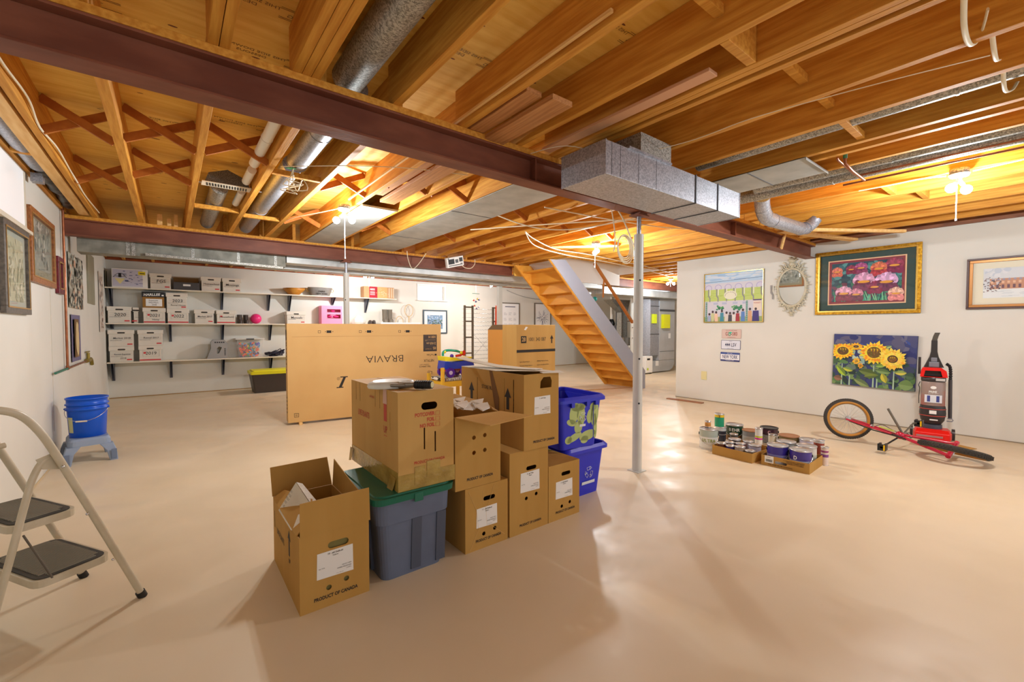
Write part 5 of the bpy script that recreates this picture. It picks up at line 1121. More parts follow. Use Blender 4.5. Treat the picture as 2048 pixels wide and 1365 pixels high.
old_racket(4.93,10.68,1.4255,0.115,0.155,0.32,'tall old wooden tennis racket leaning on the far wall over the table top')
old_racket(4.66,10.66,1.4255,0.095,0.12,0.06+0.01,'half hidden small wooden tennis racket standing on the white table top') if False else one('tennis_racket', MB().tube([(0.10*cos(a),0,0.0+0.165*sin(a)) for a in [pi*k/16 for k in range(17)]],0.009,8), mat('pale ash racket wood',(206,176,130),0.4), 'small wooden racket hoop showing above the white table top', 'tennis racket', None, (4.66,10.66,1.4255))
# framed picture right of the window
def frame4(t,W,H,f,d,m,axis='y',name='frame',bev=0.003):
    """picture frame in the local x/z plane with depth d toward -y"""
    q=MB().box(0,W,-d,0,0,f).box(0,W,-d,0,H-f,H).box(0,f,-d,0,f,H-f).box(W-f,W,-d,0,f,H-f)
    return q.build(name,m,t,bev)
t=thing('framed_picture','blue grey framed town landscape print on the far wall under the window','framed picture',(5.36,10.748,1.13))
frame4(t,0.74,0.65,0.035,0.025,mat('slate blue frame',(60,78,90),0.4))
MB().box(0.035,0.705,-0.008,-0.002,0.035,0.615).build('mat_board',M_white,t)
m=MB(); rr=random.Random(31); m.box(0.13,0.60,-0.010,-0.0085,0.13,0.51,(120,150,180))
for k in range(160):
    x=rr.uniform(0.13,0.56); z=rr.uniform(0.13,0.48); c=rr.choice([(60,90,60),(40,60,90),(90,120,80),(200,200,210),(70,80,120)]) if z<0.38 else rr.choice([(150,180,210),(110,150,200),(190,205,220)])
    m.box(x,x+rr.uniform(0.01,0.04),-0.0108-0.00001*k,-0.0101,z,z+rr.uniform(0.008,0.03),c)
m.build('picture',M_paint,t)
# ================================================================ pictures on the left wall (plane x=-0.9, facing +x)
def wall_left_piece(name,label,cat,y0,z0,rz=0.0,group=None):
    # local x runs along +y of the room, local y points into the wall
    return thing(name,label,cat,(-0.8985,y0,z0),pi/2+rz,group)
def speckle(m,x0,x1,z0,z1,n,cols,seed,y=-0.012,smin=0.01,smax=0.05):
    rr=random.Random(seed)
    for k in range(n):
        cx=rr.uniform(x0,x1); cz=rr.uniform(z0,z1); a=rr.uniform(smin,smax); b=rr.uniform(smin,smax)*0.8; r=rr.uniform(0,pi)
        P=[]
        for q in range(7):
            t=2*pi*q/7; s=rr.uniform(0.7,1.15); X=cx+(a*cos(t)*cos(r)-b*sin(t)*sin(r))*s; Z=cz+(a*cos(t)*sin(r)+b*sin(t)*cos(r))*s
            P.append((min(max(X,x0),x1),y-0.00002*k,min(max(Z,z0),z1)))
        m.poly(P,rr.choice(cols))
GREY=[(150,152,140),(170,172,160),(190,190,176),(120,122,112),(100,100,92),(206,204,190)]
def framed_left(label,y0,y1,z0,z1,fcol,matcol,inner,cols,seed,f=0.05,fname=None):
    t=wall_left_piece('framed_picture',label,'framed picture',y0,z0)
    W=y1-y0; H=z1-z0
    fm=mat(fname,fcol,0.4,c2=tuple(int(c*0.75) for c in fcol),scale=5,stretch=(8,8,8))
    frame4(t,W,H,f,0.03,fm)
    MB().box(f*0.95,W-f*0.95,-0.034,-0.0305,f*0.8,f).box(f*0.95,W-f*0.95,-0.034,-0.0305,H-f,H-f*0.8).box(f*0.8,f*0.95,-0.034,-0.0305,f*0.8,H-f*0.8).box(W-f*0.95,W-f*0.8,-0.034,-0.0305,f*0.8,H-f*0.8).build('inner_lip',mat('worn gilt lip',(180,140,80),0.4,0.4),t)
    MB().box(f,W-f,-0.010,-0.004,f,H-f).build('mat_board',mat('mat board %d'%seed,matcol,0.6),t)
    a,b,c,d=inner
    m=MB(); m.box(a*W,b*W,-0.0115,-0.0102,c*H,d*H,cols[0]); speckle(m,a*W,b*W,c*H,d*H,90,cols,seed,-0.0118); m.build('picture',M_paint,t)
    MB().poly([(f,-0.020,f),(W-f,-0.020,f),(W-f,-0.020,H-f),(f,-0.020,H-f)]).build('pane',M_pane,t)
    return t
framed_left('grey brown framed print nearest the camera on the left wall, below the window',4.44,5.12,1.40,2.045,(112,104,96),(176,180,166),(0.16,0.84,0.14,0.86),[(186,182,150),(170,168,136),(200,196,168),(150,148,120),(206,202,176)],3,fname='grey brown frame wood')
framed_left('reddish brown framed black and white print, second on the left wall',5.20,6.14,1.68,2.295,(176,112,62),(150,146,122),(0.14,0.86,0.20,0.88),GREY,4,f=0.055,fname='reddish brown frame wood')
framed_left('small maroon framed picture left of the copper pipe',6.27,6.56,1.645,2.02,(120,36,48),(214,208,190),(0.3,0.7,0.2,0.8),[(190,186,176),(200,196,184)],5,f=0.06,fname='maroon frame lacquer')
def poster(label,name,cat,y0,y1,z0,z1,base,cols,seed,n=120,sm=0.05,curl=0.02,border=None):
    t=wall_left_piece(name,label,cat,y0,z0); W=y1-y0; H=z1-z0
    m=MB(); N=14
    for i in range(N):
        x0=W*i/N; x1=W*(i+1)/N
        ya=-0.004-curl*((i/N-0.4)**2)*2; yb=-0.004-curl*(((i+1)/N-0.4)**2)*2
        m.add([(x0,ya,0),(x1,yb,0),(x1,yb,H),(x0,ya,H),(x0,ya+0.001,0),(x1,yb+0.001,0),(x1,yb+0.001,H),(x0,ya+0.001,H)],[(0,1,2,3),(7,6,5,4),(3,2,6,7),(0,4,5,1)],base)
    yy=-0.006-curl*0.72
    m.build('sheet',M_paint,t)
    q=MB(); b=border or 0.0
    speckle(q,b,W-b,b,H-b,n,cols,seed,-0.0048-curl*0.72,0.01,sm); 
    q.build('printed_picture',M_paint,t); return t
poster('curling black and white concert poster behind the copper pipe','poster','poster',6.94,7.90,1.53,2.16,(176,172,156),[(110,106,96),(150,146,132),(80,76,70),(200,196,180),(60,58,54),(190,186,170),(200,150,120)],7,150,0.07)
poster('narrow faded figure poster near the far left corner','poster','poster',9.62,10.18,1.23,2.21,(214,204,192),[(206,190,176),(196,170,150),(176,140,124),(220,212,204)],8,70,0.05,0.01,0.06)
t=poster('purple bordered hanging with carved parchment map below the concert poster','wall_hanging','wall hanging',7.02,7.58,0.90,1.45,(112,104,140),[(112,104,140),(104,96,132)],9,6,0.03,0.02)
m=MB(); P=[]; rr=random.Random(4)
for q in range(22):
    a=2*pi*q/22; P.append((0.28+0.11*cos(a)*(1+rr.uniform(-0.15,0.15)),-0.026,0.27+0.20*sin(a)*(1+rr.uniform(-0.05,0.12))))
m.poly(P,(214,190,140)); m.prism([(0.13,-0.0215,0.05),(0.43,-0.0215,0.05),(0.43,-0.0215,0.50),(0.13,-0.0215,0.50)],(0,0.001,0),(120,84,40)); m.build('parchment',M_paint,t)
one('metal_cover_strip', MB().box(-0.8995,-0.885,8.42,9.08,1.64,2.35), mat('khaki grey panel',(150,146,122),0.5,c2=(134,130,108),scale=3), 'khaki grey flat panel on the left wall under the old duct', 'panel')

# ================================================================ pictures on the right wall (plane x=7.48, facing -x)
XR=7.478
def wall_right_piece(name,label,cat,y0,z0,tilt=0.0):
    # local x runs along -y of the room (left to right as seen), local z up, local y into the wall
    t=thing(name,label,cat,(XR,y0,z0),-pi/2); t.rotation_euler=(0,tilt,-pi/2); return t
def disc(m,cx,cz,rx,rz,y,col,n=18,rot=0):
    m.poly([(cx+rx*cos(a)*cos(rot)-rz*sin(a)*sin(rot),y,cz+rx*cos(a)*sin(rot)+rz*sin(a)*cos(rot)) for a in [2*pi*k/n for k in range(n)]],col)
# --- arcade and crowd painting
t=wall_right_piece('framed_picture','gold rimmed painting of a market crowd, left of the oval mirror','framed picture',4.01,1.385)
W,H=0.985,0.855
frame4(t,W,H,0.014,0.028,mat('polished brass frame',(214,190,110),0.25,0.8))
m=MB(); y=-0.012
m.box(0.014,W-0.014,y+0.0002,y+0.008,0.014,H-0.014,(206,204,214))
def RC(a,b,c,d,col,k=1): m.box(a,b,y-0.0003*k,y,c,d,col)
RC(0.014,W-0.014,0.68,H-0.014,(176,202,226)); 
rr=random.Random(5)
for k in range(30): disc(m,rr.uniform(0.05,W-0.05),rr.uniform(0.71,0.82),rr.uniform(0.03,0.12),0.015,y-0.0006-0.00001*k,rr.choice([(196,214,232),(206,214,224),(160,190,222)]))
m.poly([(0.014,y-0.0012,0.70),(W-0.014,y-0.0012,0.735),(W-0.014,y-0.0012,0.729),(0.014,y-0.0012,0.694)],(60,90,130))
for k in range(6):
    cx=0.08+k*0.17; disc(m,cx,0.60,0.06,0.055,y-0.0007,(176,170,206)); disc(m,cx,0.60,0.048,0.044,y-0.0008,(206,202,220))
RC(0.014,W-0.014,0.37,0.57,(186,204,112),3)
for k in range(40): a=rr.uniform(0.02,0.9); b=rr.uniform(0.38,0.55); m.box(a,a+rr.uniform(0.03,0.1),y-0.0012,y-0.0010,b,b+0.004,(160,186,80))
for k in range(8):
    cx=0.07+0.145*k
    m.poly([(cx,y-0.0014,0.58),(cx+0.02,y-0.0014,0.58),(cx+0.02,y-0.0014,0.47),(cx+0.045,y-0.0014,0.43),(cx+0.045,y-0.0014,0.36),(cx+0.025,y-0.0014,0.36),(cx+0.025,y-0.0014,0.42),(cx,y-0.0014,0.46)],(140,140,140))
    m.box(cx+0.03,cx+0.045,y-0.0013,y-0.0011,0.47,0.57,(226,224,214))
disc(m,0.46,0.465,0.11,0.075,y-0.0016,(224,222,200)); 
for k in range(11): a=pi*k/10; disc(m,0.46+0.09*cos(a),0.455+0.06*sin(a),0.006,0.006,y-0.0018,(110,110,96))
RC(0.014,W-0.014,0.014,0.36,(204,202,212),2)
for a in (0.17,0.32,0.50,0.66): m.box(a,a+0.08,y-0.0012,y-0.0010,0.31,0.345,(176,182,206))
for cx in (0.30,0.56,0.63):
    for k in range(16): disc(m,cx+rr.gauss(0,0.03),0.25+rr.gauss(0,0.02),0.018,0.014,y-0.0014-0.00001*k,rr.choice([(60,140,100),(40,110,80),(90,160,90)]))
RC(0.014,W-0.014,0.014,0.10,(150,170,110),4)
for a,b in ((0.03,0.06),(0.715,0.745)):
    m.box(a,b,y-0.0016,y-0.0015,0.02,0.36,(120,160,150))
    for k in range(9): m.box(a,b,y-0.0019,y-0.0017,0.04+k*0.035,0.046+k*0.035,(60,110,110))
for cx,c,h in ((0.10,(160,170,200),0.13),(0.16,(196,200,150),0.17),(0.22,(232,196,170),0.16),(0.32,(70,140,160),0.18),(0.40,(214,206,200),0.15),(0.46,(70,70,80),0.14),(0.52,(220,216,214),0.14),(0.585,(160,50,60),0.16),(0.67,(90,130,190),0.19),(0.78,(210,160,120),0.20),(0.87,(60,50,120),0.20)):
    w_=0.034 if cx<0.8 else 0.055
    m.poly([(cx-w_,y-0.0022,0.02),(cx+w_,y-0.0022,0.02),(cx+w_*0.8,y-0.0022,h*0.95),(cx-w_*0.8,y-0.0022,h*0.95)],c); disc(m,cx,h+0.018,0.019,0.022,y-0.0024,(70,56,60)); disc(m,cx,h+0.004,0.014,0.012,y-0.0023,(214,170,146))
m.box(0.83,0.955,y-0.0016,y-0.0015,0.20,0.37,(226,210,196)).box(0.83,0.955,y-0.0019,y-0.0017,0.355,0.375,(90,60,120))
m.text('MARKET',(0.89,y-0.0020,0.315),(1,0,0),(0,0,1),0.02,col=(190,70,60)); m.build('picture',M_paint,t)
# --- oval mirror with scroll frame
MIR=1
t=wall_right_piece('wall_mirror','ornate cream oval mirror with scrolled frame between the two paintings','mirror',2.625,1.91)
MB(MX.Rotation(RAD(3.2),4,'X')).prism([(0.175*cos(a),-0.022,0.265*sin(a)) for a in [2*pi*k/40 for k in range(40)]],(0,0.002,0)).build('mirror_glass',mat('mirror silver',(235,238,238),0.02,1.0),t)
M_orn=mat('cream carved resin',(206,200,178),0.55,c2=(190,182,156),scale=20,bump=0.4)
m=MB()
m.tube([(0.19*cos(a),-0.02,0.282*sin(a)) for a in [2*pi*k/44 for k in range(44)]],0.018,8,closed=True)
def scroll(cx,cz,r,a0,turn,w=0.010):
    P=[]
    for k in range(16):
        q=k/15; a=a0+turn*q*3.9; rr_=r*(1-0.72*q); P.append((cx+rr_*cos(a),-0.022,cz+rr_*sin(a)))
    m.tube(P,[w*(1-0.5*k/15) for k in range(16)],6)
rr=random.Random(7)
for k in range(34):
    a=2*pi*k/34; R=(0.215+0.012*sin(k*2.3)); top=max(0,sin(a)); R2=1+0.10*top
    scroll(R*cos(a)*R2,0.315*sin(a)*(1+0.06*top),0.030+0.012*top,a+1.2*((-1)**k),(-1)**k)
for s in (-1,1):
    for cx,cz,r in ((0.06,0.37,0.05),(0.12,0.345,0.045),(0.17,0.30,0.05),(0.04,0.43,0.03),(0.11,-0.335,0.045),(0.05,-0.36,0.04),(0.17,-0.27,0.035)): scroll(s*cx,cz,r,pi/2,s)
for cx,cz,r in ((0,0.41,0.05),(0,0.35,0.045),(0,-0.39,0.03),(0.0,-0.42,0.022),(-0.03,0.45,0.02),(0.03,0.45,0.02)): m.ball((cx,-0.018,cz),r,10,6,None,0.8)
o=m.build('scrolled_frame',M_orn,t)
# --- large iris print
t=wall_right_piece('framed_picture','large gold framed iris flower print with dark green mat','framed picture',2.31,1.485)
W,H=1.145,0.895
gold=mat('ornate gold frame',(212,164,48),0.3,0.75,c2=(160,112,24),scale=40,bump=0.3)
frame4(t,W,H,0.055,0.035,gold)
MB().box(0.04,W-0.04,-0.042,-0.0355,0.035,0.05).box(0.04,W-0.04,-0.042,-0.0355,H-0.05,H-0.035).box(0.035,0.05,-0.042,-0.0355,0.05,H-0.05).box(W-0.05,W-0.035,-0.042,-0.0355,0.05,H-0.05).build('inner_lip',mat('bright gold lip',(236,204,110),0.25,0.8),t)
MB().box(0.055,W-0.055,-0.010,-0.004,0.055,H-0.055).build('mat_board',mat('dark green mat board',(44,70,66),0.6),t)
MB().box(0.15,W-0.145,-0.012,-0.0102,0.135,H-0.135).build('inner_mat',mat('peach bevel mat',(232,190,150),0.6),t)
MB().box(0.165,W-0.16,-0.014,-0.0122,0.15,H-0.15).build('burgundy_mat',mat('burgundy mat',(136,54,66),0.6),t)
m=MB(); a0,a1,b0,b1=0.195,W-0.19,0.18,H-0.18
m.box(a0,a1,-0.016,-0.0142,b0,b1,(40,76,90)); speckle(m,a0,a1,b0+0.25,b1,60,[(40,80,100),(70,130,130),(30,60,80),(90,150,150),(60,110,120)],21,-0.0162,0.02,0.06)
speckle(m,a0,a1,b0,b0+0.26,90,[(60,120,96),(50,100,80),(110,60,80),(90,40,60),(70,150,120)],22,-0.0176,0.015,0.05)
rr=random.Random(23)
def leaf(x,z,l,a,w_,col,y):
    m.poly([(x-w_,y,z),(x+w_,y,z),(x+l*cos(a)*0.5+w_*0.8,y,z+l*sin(a)*0.5),(x+l*cos(a),y,z+l*sin(a)),(x+l*cos(a)*0.5-w_*0.8,y,z+l*sin(a)*0.5)],col)
for k in range(40): leaf(rr.uniform(a0+0.03,a1-0.03),b0,rr.uniform(0.08,0.20),pi/2+rr.uniform(-0.35,0.35),0.006,rr.choice([(90,190,150),(60,160,130),(130,200,150),(50,130,100)]),-0.0196-0.00001*k)
def iris(cx,cz,s,top,low,beard=(226,160,60)):
    y=-0.0201
    for k in range(3): disc(m,cx+(k-1)*0.045*s,cz-0.04*s-abs(k-1)*0.012*s,0.045*s,0.055*s,y-0.0002*k,low,14,(k-1)*0.5)
    for k in range(5): disc(m,cx+(k-2)*0.026*s,cz+0.045*s-abs(k-2)*0.008*s,0.034*s,0.052*s,y-0.0008-0.0002*k,tuple(min(255,int(c*(0.92+0.05*(k%3)))) for c in top),14,(k-2)*0.25)
    for k in range(26):
        a=2*pi*k/26; q=0.9+0.25*sin(k*2.7); low_=sin(a)<0
        c=low if low_ else top; c=tuple(min(255,max(0,int(v*(0.8+0.35*((k*7)%5)/4)))) for v in c)
        disc(m,cx+0.066*s*q*cos(a),cz+0.01*s+0.068*s*q*sin(a),0.017*s,0.012*s,y-0.0019-0.00001*k,c,8,a)
    disc(m,cx,cz,0.05*s,0.013*s,y-0.0022,beard); disc(m,cx+0.01*s,cz+0.05*s,0.014*s,0.03*s,y-0.0024,tuple(int(c*0.9) for c in top))
for cx,cz,s,tp,lo_ in ((0.26,0.60,0.7,(226,130,110),(210,110,90)),(0.42,0.62,0.65,(150,60,90),(130,40,70)),(0.53,0.63,0.8,(176,90,140),(140,60,100)),(0.72,0.60,1.0,(220,120,90),(180,60,70)),(0.88,0.63,1.05,(160,60,90),(130,40,80)),
    (0.56,0.44,1.35,(226,170,206),(120,50,84)),(0.80,0.42,1.35,(226,180,222),(110,44,80)),(0.68,0.36,0.9,(150,50,90),(130,30,70)),(0.34,0.29,1.1,(232,170,196),(130,50,70)),(0.48,0.27,0.9,(214,140,160),(110,50,70)),(0.90,0.26,0.9,(240,190,170),(226,140,140))): iris(cx,cz,s,tp,lo_)
m.build('picture',M_paint,t)
MB().poly([(0.055,-0.032,0.055),(W-0.055,-0.032,0.055),(W-0.055,-0.032,H-0.055),(0.055,-0.032,H-0.055)]).build('pane',M_pane,t)
# --- winter house print
t=wall_right_piece('framed_picture','brown framed print of a brick house in snow at the right edge','framed picture',0.77,1.515)
W,H=0.98,0.59
frame4(t,W,H,0.022,0.035,mat('dark brown frame outer',(84,58,54),0.4))
frame4(t,W-0.044,H-0.044,0.03,0.028,mat('copper brown frame inner',(176,120,60),0.35,0.3),name='frame_inner').location=(0.022,0,0.022)
MB().box(0.052,W-0.052,-0.009,-0.003,0.052,H-0.052).build('mat_board',mat('cream mat board',(222,218,196),0.6),t)
m=MB(); a0,a1,b0,b1=0.135,W-0.135,0.125,H-0.125
m.box(a0,a1,-0.011,-0.0092,b0,b1,(206,212,218)); m.box(a0,a1,-0.0114,-0.0111,b0,b0+0.10,(220,226,228))
m.box(a0+0.05,a1-0.05,-0.0116,-0.0111,b0+0.10,b0+0.22,(190,140,112))
for k in range(14): x=a0+0.06+k*0.042; m.box(x,x+0.02,-0.0122,-0.0117,b0+0.11,b0+0.15,(110,80,90)).box(x,x+0.02,-0.0122,-0.0117,b0+0.165,b0+0.19,(220,180,150)).poly([(x,-0.0119,b0+0.20),(x+0.03,-0.0119,b0+0.20),(x+0.015,-0.0119,b0+0.225)],(150,150,170))
speckle(m,a0,a0+0.14,b0+0.07,b0+0.24,60,[(90,80,84),(140,120,120),(200,200,206)],41,-0.0125,0.004,0.014); speckle(m,a0,a1,b0+0.24,b1,20,[(190,200,214),(214,218,224)],42,-0.0116,0.02,0.05)
for k in range(14): rr_=random.Random(k); x=rr_.uniform(a0,a1-0.1); z=b0+rr_.uniform(0.01,0.08); m.box(x,x+0.08,-0.0122,-0.0117,z,z+0.002,(160,176,190))
m.build('picture',M_paint,t)
# --- sunflower canvas
t=wall_right_piece('canvas_painting','sunflower painting on unframed canvas, hanging slightly crooked above the bicycle','painting',2.08,0.50,RAD(1.2))
W,H=0.885,0.71
MB().box(0,W,-0.035,0,0,H).build('canvas',mat('canvas edge',(60,62,90),0.7),t,0.002)
m=MB(); y=-0.0358
m.box(0.001,W-0.001,y,y+0.0006,0.001,H-0.001,(58,66,120)); speckle(m,0.002,W-0.002,0.35,H-0.002,70,[(50,60,120),(74,78,120),(90,90,120),(44,52,110),(104,104,130),(60,80,150)],51,y-0.0003,0.03,0.10)
speckle(m,0.002,W-0.002,0.002,0.38,120,[(70,100,70),(90,130,80),(50,80,70),(60,70,100),(120,150,90),(100,120,110),(40,60,60)],52,y-0.0020,0.02,0.08)
speckle(m,0.22,0.36,0.30,0.50,20,[(170,200,180),(150,190,180),(190,210,190)],53,y-0.0046,0.02,0.05)
yy=[y-0.0055]
def lay(): yy[0]-=0.00012; return yy[0]
def bleaf(x,z,l,w_,a,c1,c2):
    P=[]
    for k in range(13):
        q=k/12; s=sin(pi*q)**0.8*w_; P.append((q*l,s))
    for k in range(11,0,-1):
        q=k/12; s=sin(pi*q)**0.8*w_; P.append((q*l,-s))
    T=lambda p:(min(max(x+p[0]*cos(a)-p[1]*sin(a),0.003),W-0.003),lay_,min(max(z+p[0]*sin(a)+p[1]*cos(a),0.003),H-0.003))
    lay_=lay(); m.poly([T(p) for p in P],c1)
    lay_=lay(); m.poly([T(p) for p in P[:13]+[(l,0)]][:13],c2)
for x,z in ((0.11,0.28),(0.46,0.28),(0.67,0.22),(0.20,0.12),(0.5,0.1)):
    l_=lay(); m.poly([(x-0.008,l_,0.003),(x+0.010,l_,0.003),(x+0.006,l_,z+0.02),(x-0.004,l_,z+0.02)],(170,200,170))
for a_ in ((0.05,0.26,0.17,0.035,-0.9,(170,200,60),(110,140,60)),(0.12,0.24,0.12,0.03,-0.3,(196,200,70),(120,150,80)),(0.30,0.22,0.20,0.045,-0.2,(110,130,70),(80,100,50)),(0.25,0.10,0.20,0.04,-0.5,(140,160,100),(100,120,80)),(0.48,0.24,0.16,0.035,-0.15,(130,160,100),(90,120,70)),
    (0.55,0.20,0.13,0.035,-1.2,(210,200,70),(160,160,60)),(0.68,0.22,0.12,0.030,0.1,(216,206,90),(150,170,90)),(0.72,0.08,0.15,0.07,-0.1,(130,160,100),(110,140,80)),(0.48,0.29,0.12,0.03,0.3,(150,190,90),(110,150,70)),(0.01,0.52,0.05,0.03,0.9,(200,200,70),(160,170,60)),(0.53,0.52,0.12,0.022,0.45,(180,200,130),(120,150,110)),(0.78,0.20,0.10,0.05,-0.2,(80,110,80),(60,90,70)),(0.02,0.10,0.10,0.04,-0.2,(150,110,90),(120,90,70)),(0.36,0.14,0.16,0.03,0.2,(90,110,60),(120,140,60))): bleaf(*a_)
def sunflower(cx,cz,R,ry,n,c1,c2,core,cr,rot=0.0,seed=1):
    rr=random.Random(seed)
    for ring,(s,col) in enumerate(((1.0,c1),(0.86,c2),(0.7,c1))):
        for k in range(n):
            a=2*pi*(k+0.5*ring)/n+rot; L_=R*s*rr.uniform(0.85,1.12); wd=R*0.16
            l_=lay() if k%4==0 else yy[0]-0.00001*(k%4)
            f=lambda r_,d_:(min(max(cx+r_*cos(a)-d_*sin(a),0.003),W-0.003),l_,min(max(cz+(r_*sin(a)+d_*cos(a))*ry,0.003),H-0.003))
            m.poly([f(R*0.35,-wd*0.7),f(L_*0.7,-wd),f(L_,0),f(L_*0.7,wd),f(R*0.35,wd*0.7)],tuple(min(255,max(0,int(c*rr.uniform(0.92,1.06)))) for c in col))
    l_=lay(); disc(m,cx,cz,cr,cr*ry,l_,core)
    for k in range(26):
        l_=lay(); a=rr.uniform(0,2*pi); r_=rr.uniform(0,0.85)*cr; disc(m,cx+r_*cos(a),cz+r_*sin(a)*ry,cr*0.10,cr*0.09,l_,tuple(int(c*rr.uniform(0.8,1.5)) for c in core),8)
    for k in range(3):
        l_=lay(); x=cx+(k-1)*cr*0.42; m.poly([(x-cr*0.12,l_,cz+cr*0.72*ry),(x+cr*0.16,l_,cz+cr*0.6*ry),(x+cr*0.05,l_,cz+cr*0.1*ry)],(214,180,40))
sunflower(0.26,0.545,0.085,0.62,14,(240,190,50),(236,150,40),(110,80,40),0.02,seed=3)
sunflower(0.115,0.475,0.145,0.85,18,(246,206,50),(240,150,30),(96,72,44),0.066,seed=1)
sunflower(0.46,0.475,0.155,1.0,20,(248,214,60),(242,150,40),(110,84,40),0.076,seed=2)
sunflower(0.655,0.40,0.15,0.95,22,(248,216,90),(246,196,60),(130,92,44),0.045,seed=4)
sunflower(0.275,0.345,0.05,1.0,9,(240,200,50),(236,160,40),(200,150,40),0.012,seed=5); sunflower(0.325,0.285,0.035,1.2,7,(236,180,50),(226,140,40),(200,140,30),0.008,seed=6)
m.build('picture',M_paint,t)
# --- licence plates
def plate(label,y0,z0,base,rim,txt,tcol,tops,bots,tilt,cat='licence plate'):
    t=wall_right_piece('licence_plate',label,cat,y0,z0,tilt); W,H=0.325,0.155
    m=MB(); P=rrect(0,0,W,H,0.012); m.prism([(p[0],-0.004,p[1]) for p in P],(0,0.003,0),rim); P=rrect(0.006,0.006,W-0.006,H-0.006,0.010); m.prism([(p[0],-0.0052,p[1]) for p in P],(0,0.001,0),base); m.build('plate',M_gloss,t)
    q=MB(); Xx=(1,0,0); Z=(0,0,1)
    q.text(txt,(W/2,-0.0058,H/2-0.002),Xx,Z,0.062,wx=(0.56 if len(txt)>7 else 0.66),col=tcol,bold=0.01)
    if tops: q.text(tops,(W/2,-0.0058,H-0.020),Xx,Z,0.013,wx=0.9,col=tcol)
    if bots: q.text(bots,(W/2,-0.0058,0.017),Xx,Z,0.012,wx=1.0,col=tcol)
    q.build('lettering',M_gloss,t); return t
t=plate('pinkish licence plate reading G3 583, top of the three',3.69,1.115,(214,190,180),(196,170,160),'G35-583',(140,60,60),'PRINCE EDWARD ISLAND','CONFEDERATION',RAD(0))
m=MB(); disc(m,0.135,0.075,0.022,0.032,-0.0066,(30,150,120)); disc(m,0.150,0.10,0.022,0.012,-0.0068,(60,190,160)); disc(m,0.135,0.07,0.010,0.016,-0.0068,(214,200,190)); m.build('green_emblem',M_gloss,t)
plate('white licence plate reading 444 LSV, middle of the three',3.70,0.93,(220,224,236),(60,66,110),'444 LSV',(44,50,90),'Québec','Je me souviens',RAD(0.5))
t=plate('blue banded NEW YORK licence plate, bottom of the three',3.71,0.725,(232,234,240),(50,60,120),'NEW YORK',(44,54,110),None,None,RAD(0.6))
m=MB(); m.box(0.007,0.318,-0.0062,-0.0055,0.122,0.148,(60,84,150)).box(0.007,0.318,-0.0062,-0.0055,0.007,0.028,(50,60,120)); m.text('NEW YORK',(0.16,-0.0068,0.137),(1,0,0),(0,0,1),0.012,col=(240,240,250)); m.text('THE EMPIRE STATE',(0.16,-0.0068,0.018),(1,0,0),(0,0,1),0.012,col=(240,240,250)); m.build('blue_band',M_gloss,t)
one('outlet_cover', MB().box(7.471,7.4795,3.95,4.05,0.37,0.52), mat('yellowed outlet plastic',(222,214,160),0.4), 'yellowed blank outlet cover low on the right wall', 'outlet cover', bevel=0.002)
m=MB(); m.ball((7.478,2.70,1.10),0.008,6,4).ball((7.478,2.95,1.10),0.006,6,4)
one('wall_nail', m, M_white, 'small white filled nail spots on the right wall near the mirror', 'nail spot') if False else None
# ================================================================ paint cans and trays
M_tin=mat('tin lid',(200,200,204),0.3,0.85)
def can(x,y,r,h,label,body,bands=(),txt=None,tcol=(240,240,240),lid=True,handle=False,z=0.0,th=0.04,ang=None,tz=0.5,lidm=None):
    t=thing('paint_can',label,'paint can',(x,y,z),0,'paint cans and tins on the floor')
    a0=math.atan2(-y,-x) if ang is None else ang      # side facing the room
    m=MB(); m.cyl((0,0,0.004),(0,0,h-0.012),r,n=28,col=body)
    for z0,z1,c in bands: m.cyl((0,0,z0*h),(0,0,z1*h),r+0.0006,n=28,col=c)
    m.build('can_body',M_gloss,t)
    MB().lathe([(r+0.002,0.0),(r+0.003,0.0035),(r+0.0022,0.0039)],28).lathe([(r+0.001,h-0.0118),(r+0.004,h-0.008),(r+0.004,h-0.001),(r-0.004,h),(r-0.006,h-0.005),(r*0.5,h-0.006)],28).build('lid',lidm or M_tin,t)
    if handle:
        P=[(cos(a0+pi/2)*(r+0.006)*cos(s)-sin(s)*0.0+cos(a0)*sin(s)*(r+0.012), sin(a0+pi/2)*(r+0.006)*cos(s)+sin(a0)*sin(s)*(r+0.012), h*0.72-abs(sin(s))*h*0.42) for s in [pi*k/16 for k in range(17)]]
        MB().tube(P,0.0022,5).build('wire_handle',M_chrome,t)
        e=V((cos(a0+pi/2),sin(a0+pi/2),0))
        for s in (-1,1): MB().cyl(e*(s*(r-0.002))+V((0,0,h*0.72)),e*(s*(r+0.007))+V((0,0,h*0.72)),0.014,n=12).build('handle_ear',M_black,t)
    if txt:
        q=MB(); n=V((cos(a0),sin(a0),0)); X=V((-sin(a0),cos(a0),0)); k=len(txt); cw=th*0.82
        for i,ch in enumerate(txt):
            u=(i-(k-1)/2)*cw; aa=a0+u/r; n=V((cos(aa),sin(aa),0)); X=V((-sin(aa),cos(aa),0)); q.text(ch,n*(r+0.0018)+V((0,0,h*tz)),X,(0,0,1),th,wx=0.9,col=tcol,bold=0.02)
        q.build('lettering',M_gloss,t)
    return t
W_=(222,222,218)
can(4.549,2.372,0.092,0.217,'large white ULTRA paint can at the left of the group',W_,((0.62,0.95,(170,180,170)),(0.0,0.1,(200,200,196))),'ULTRA',(150,160,80),handle=True,th=0.034,tz=0.45)
can(4.935,2.430,0.053,0.168,'dark paint can with white drips under the green tin',(40,44,60),((0.75,0.95,(190,196,200)),(0.5,0.52,(200,200,206))))
t=can(4.925,2.445,0.050,0.150,'green and yellow tin balanced on the dark dripped can',(30,150,110),((0.74,0.95,(222,190,40)),),'3',(40,40,40),z=0.1685,th=0.03,tz=0.8)
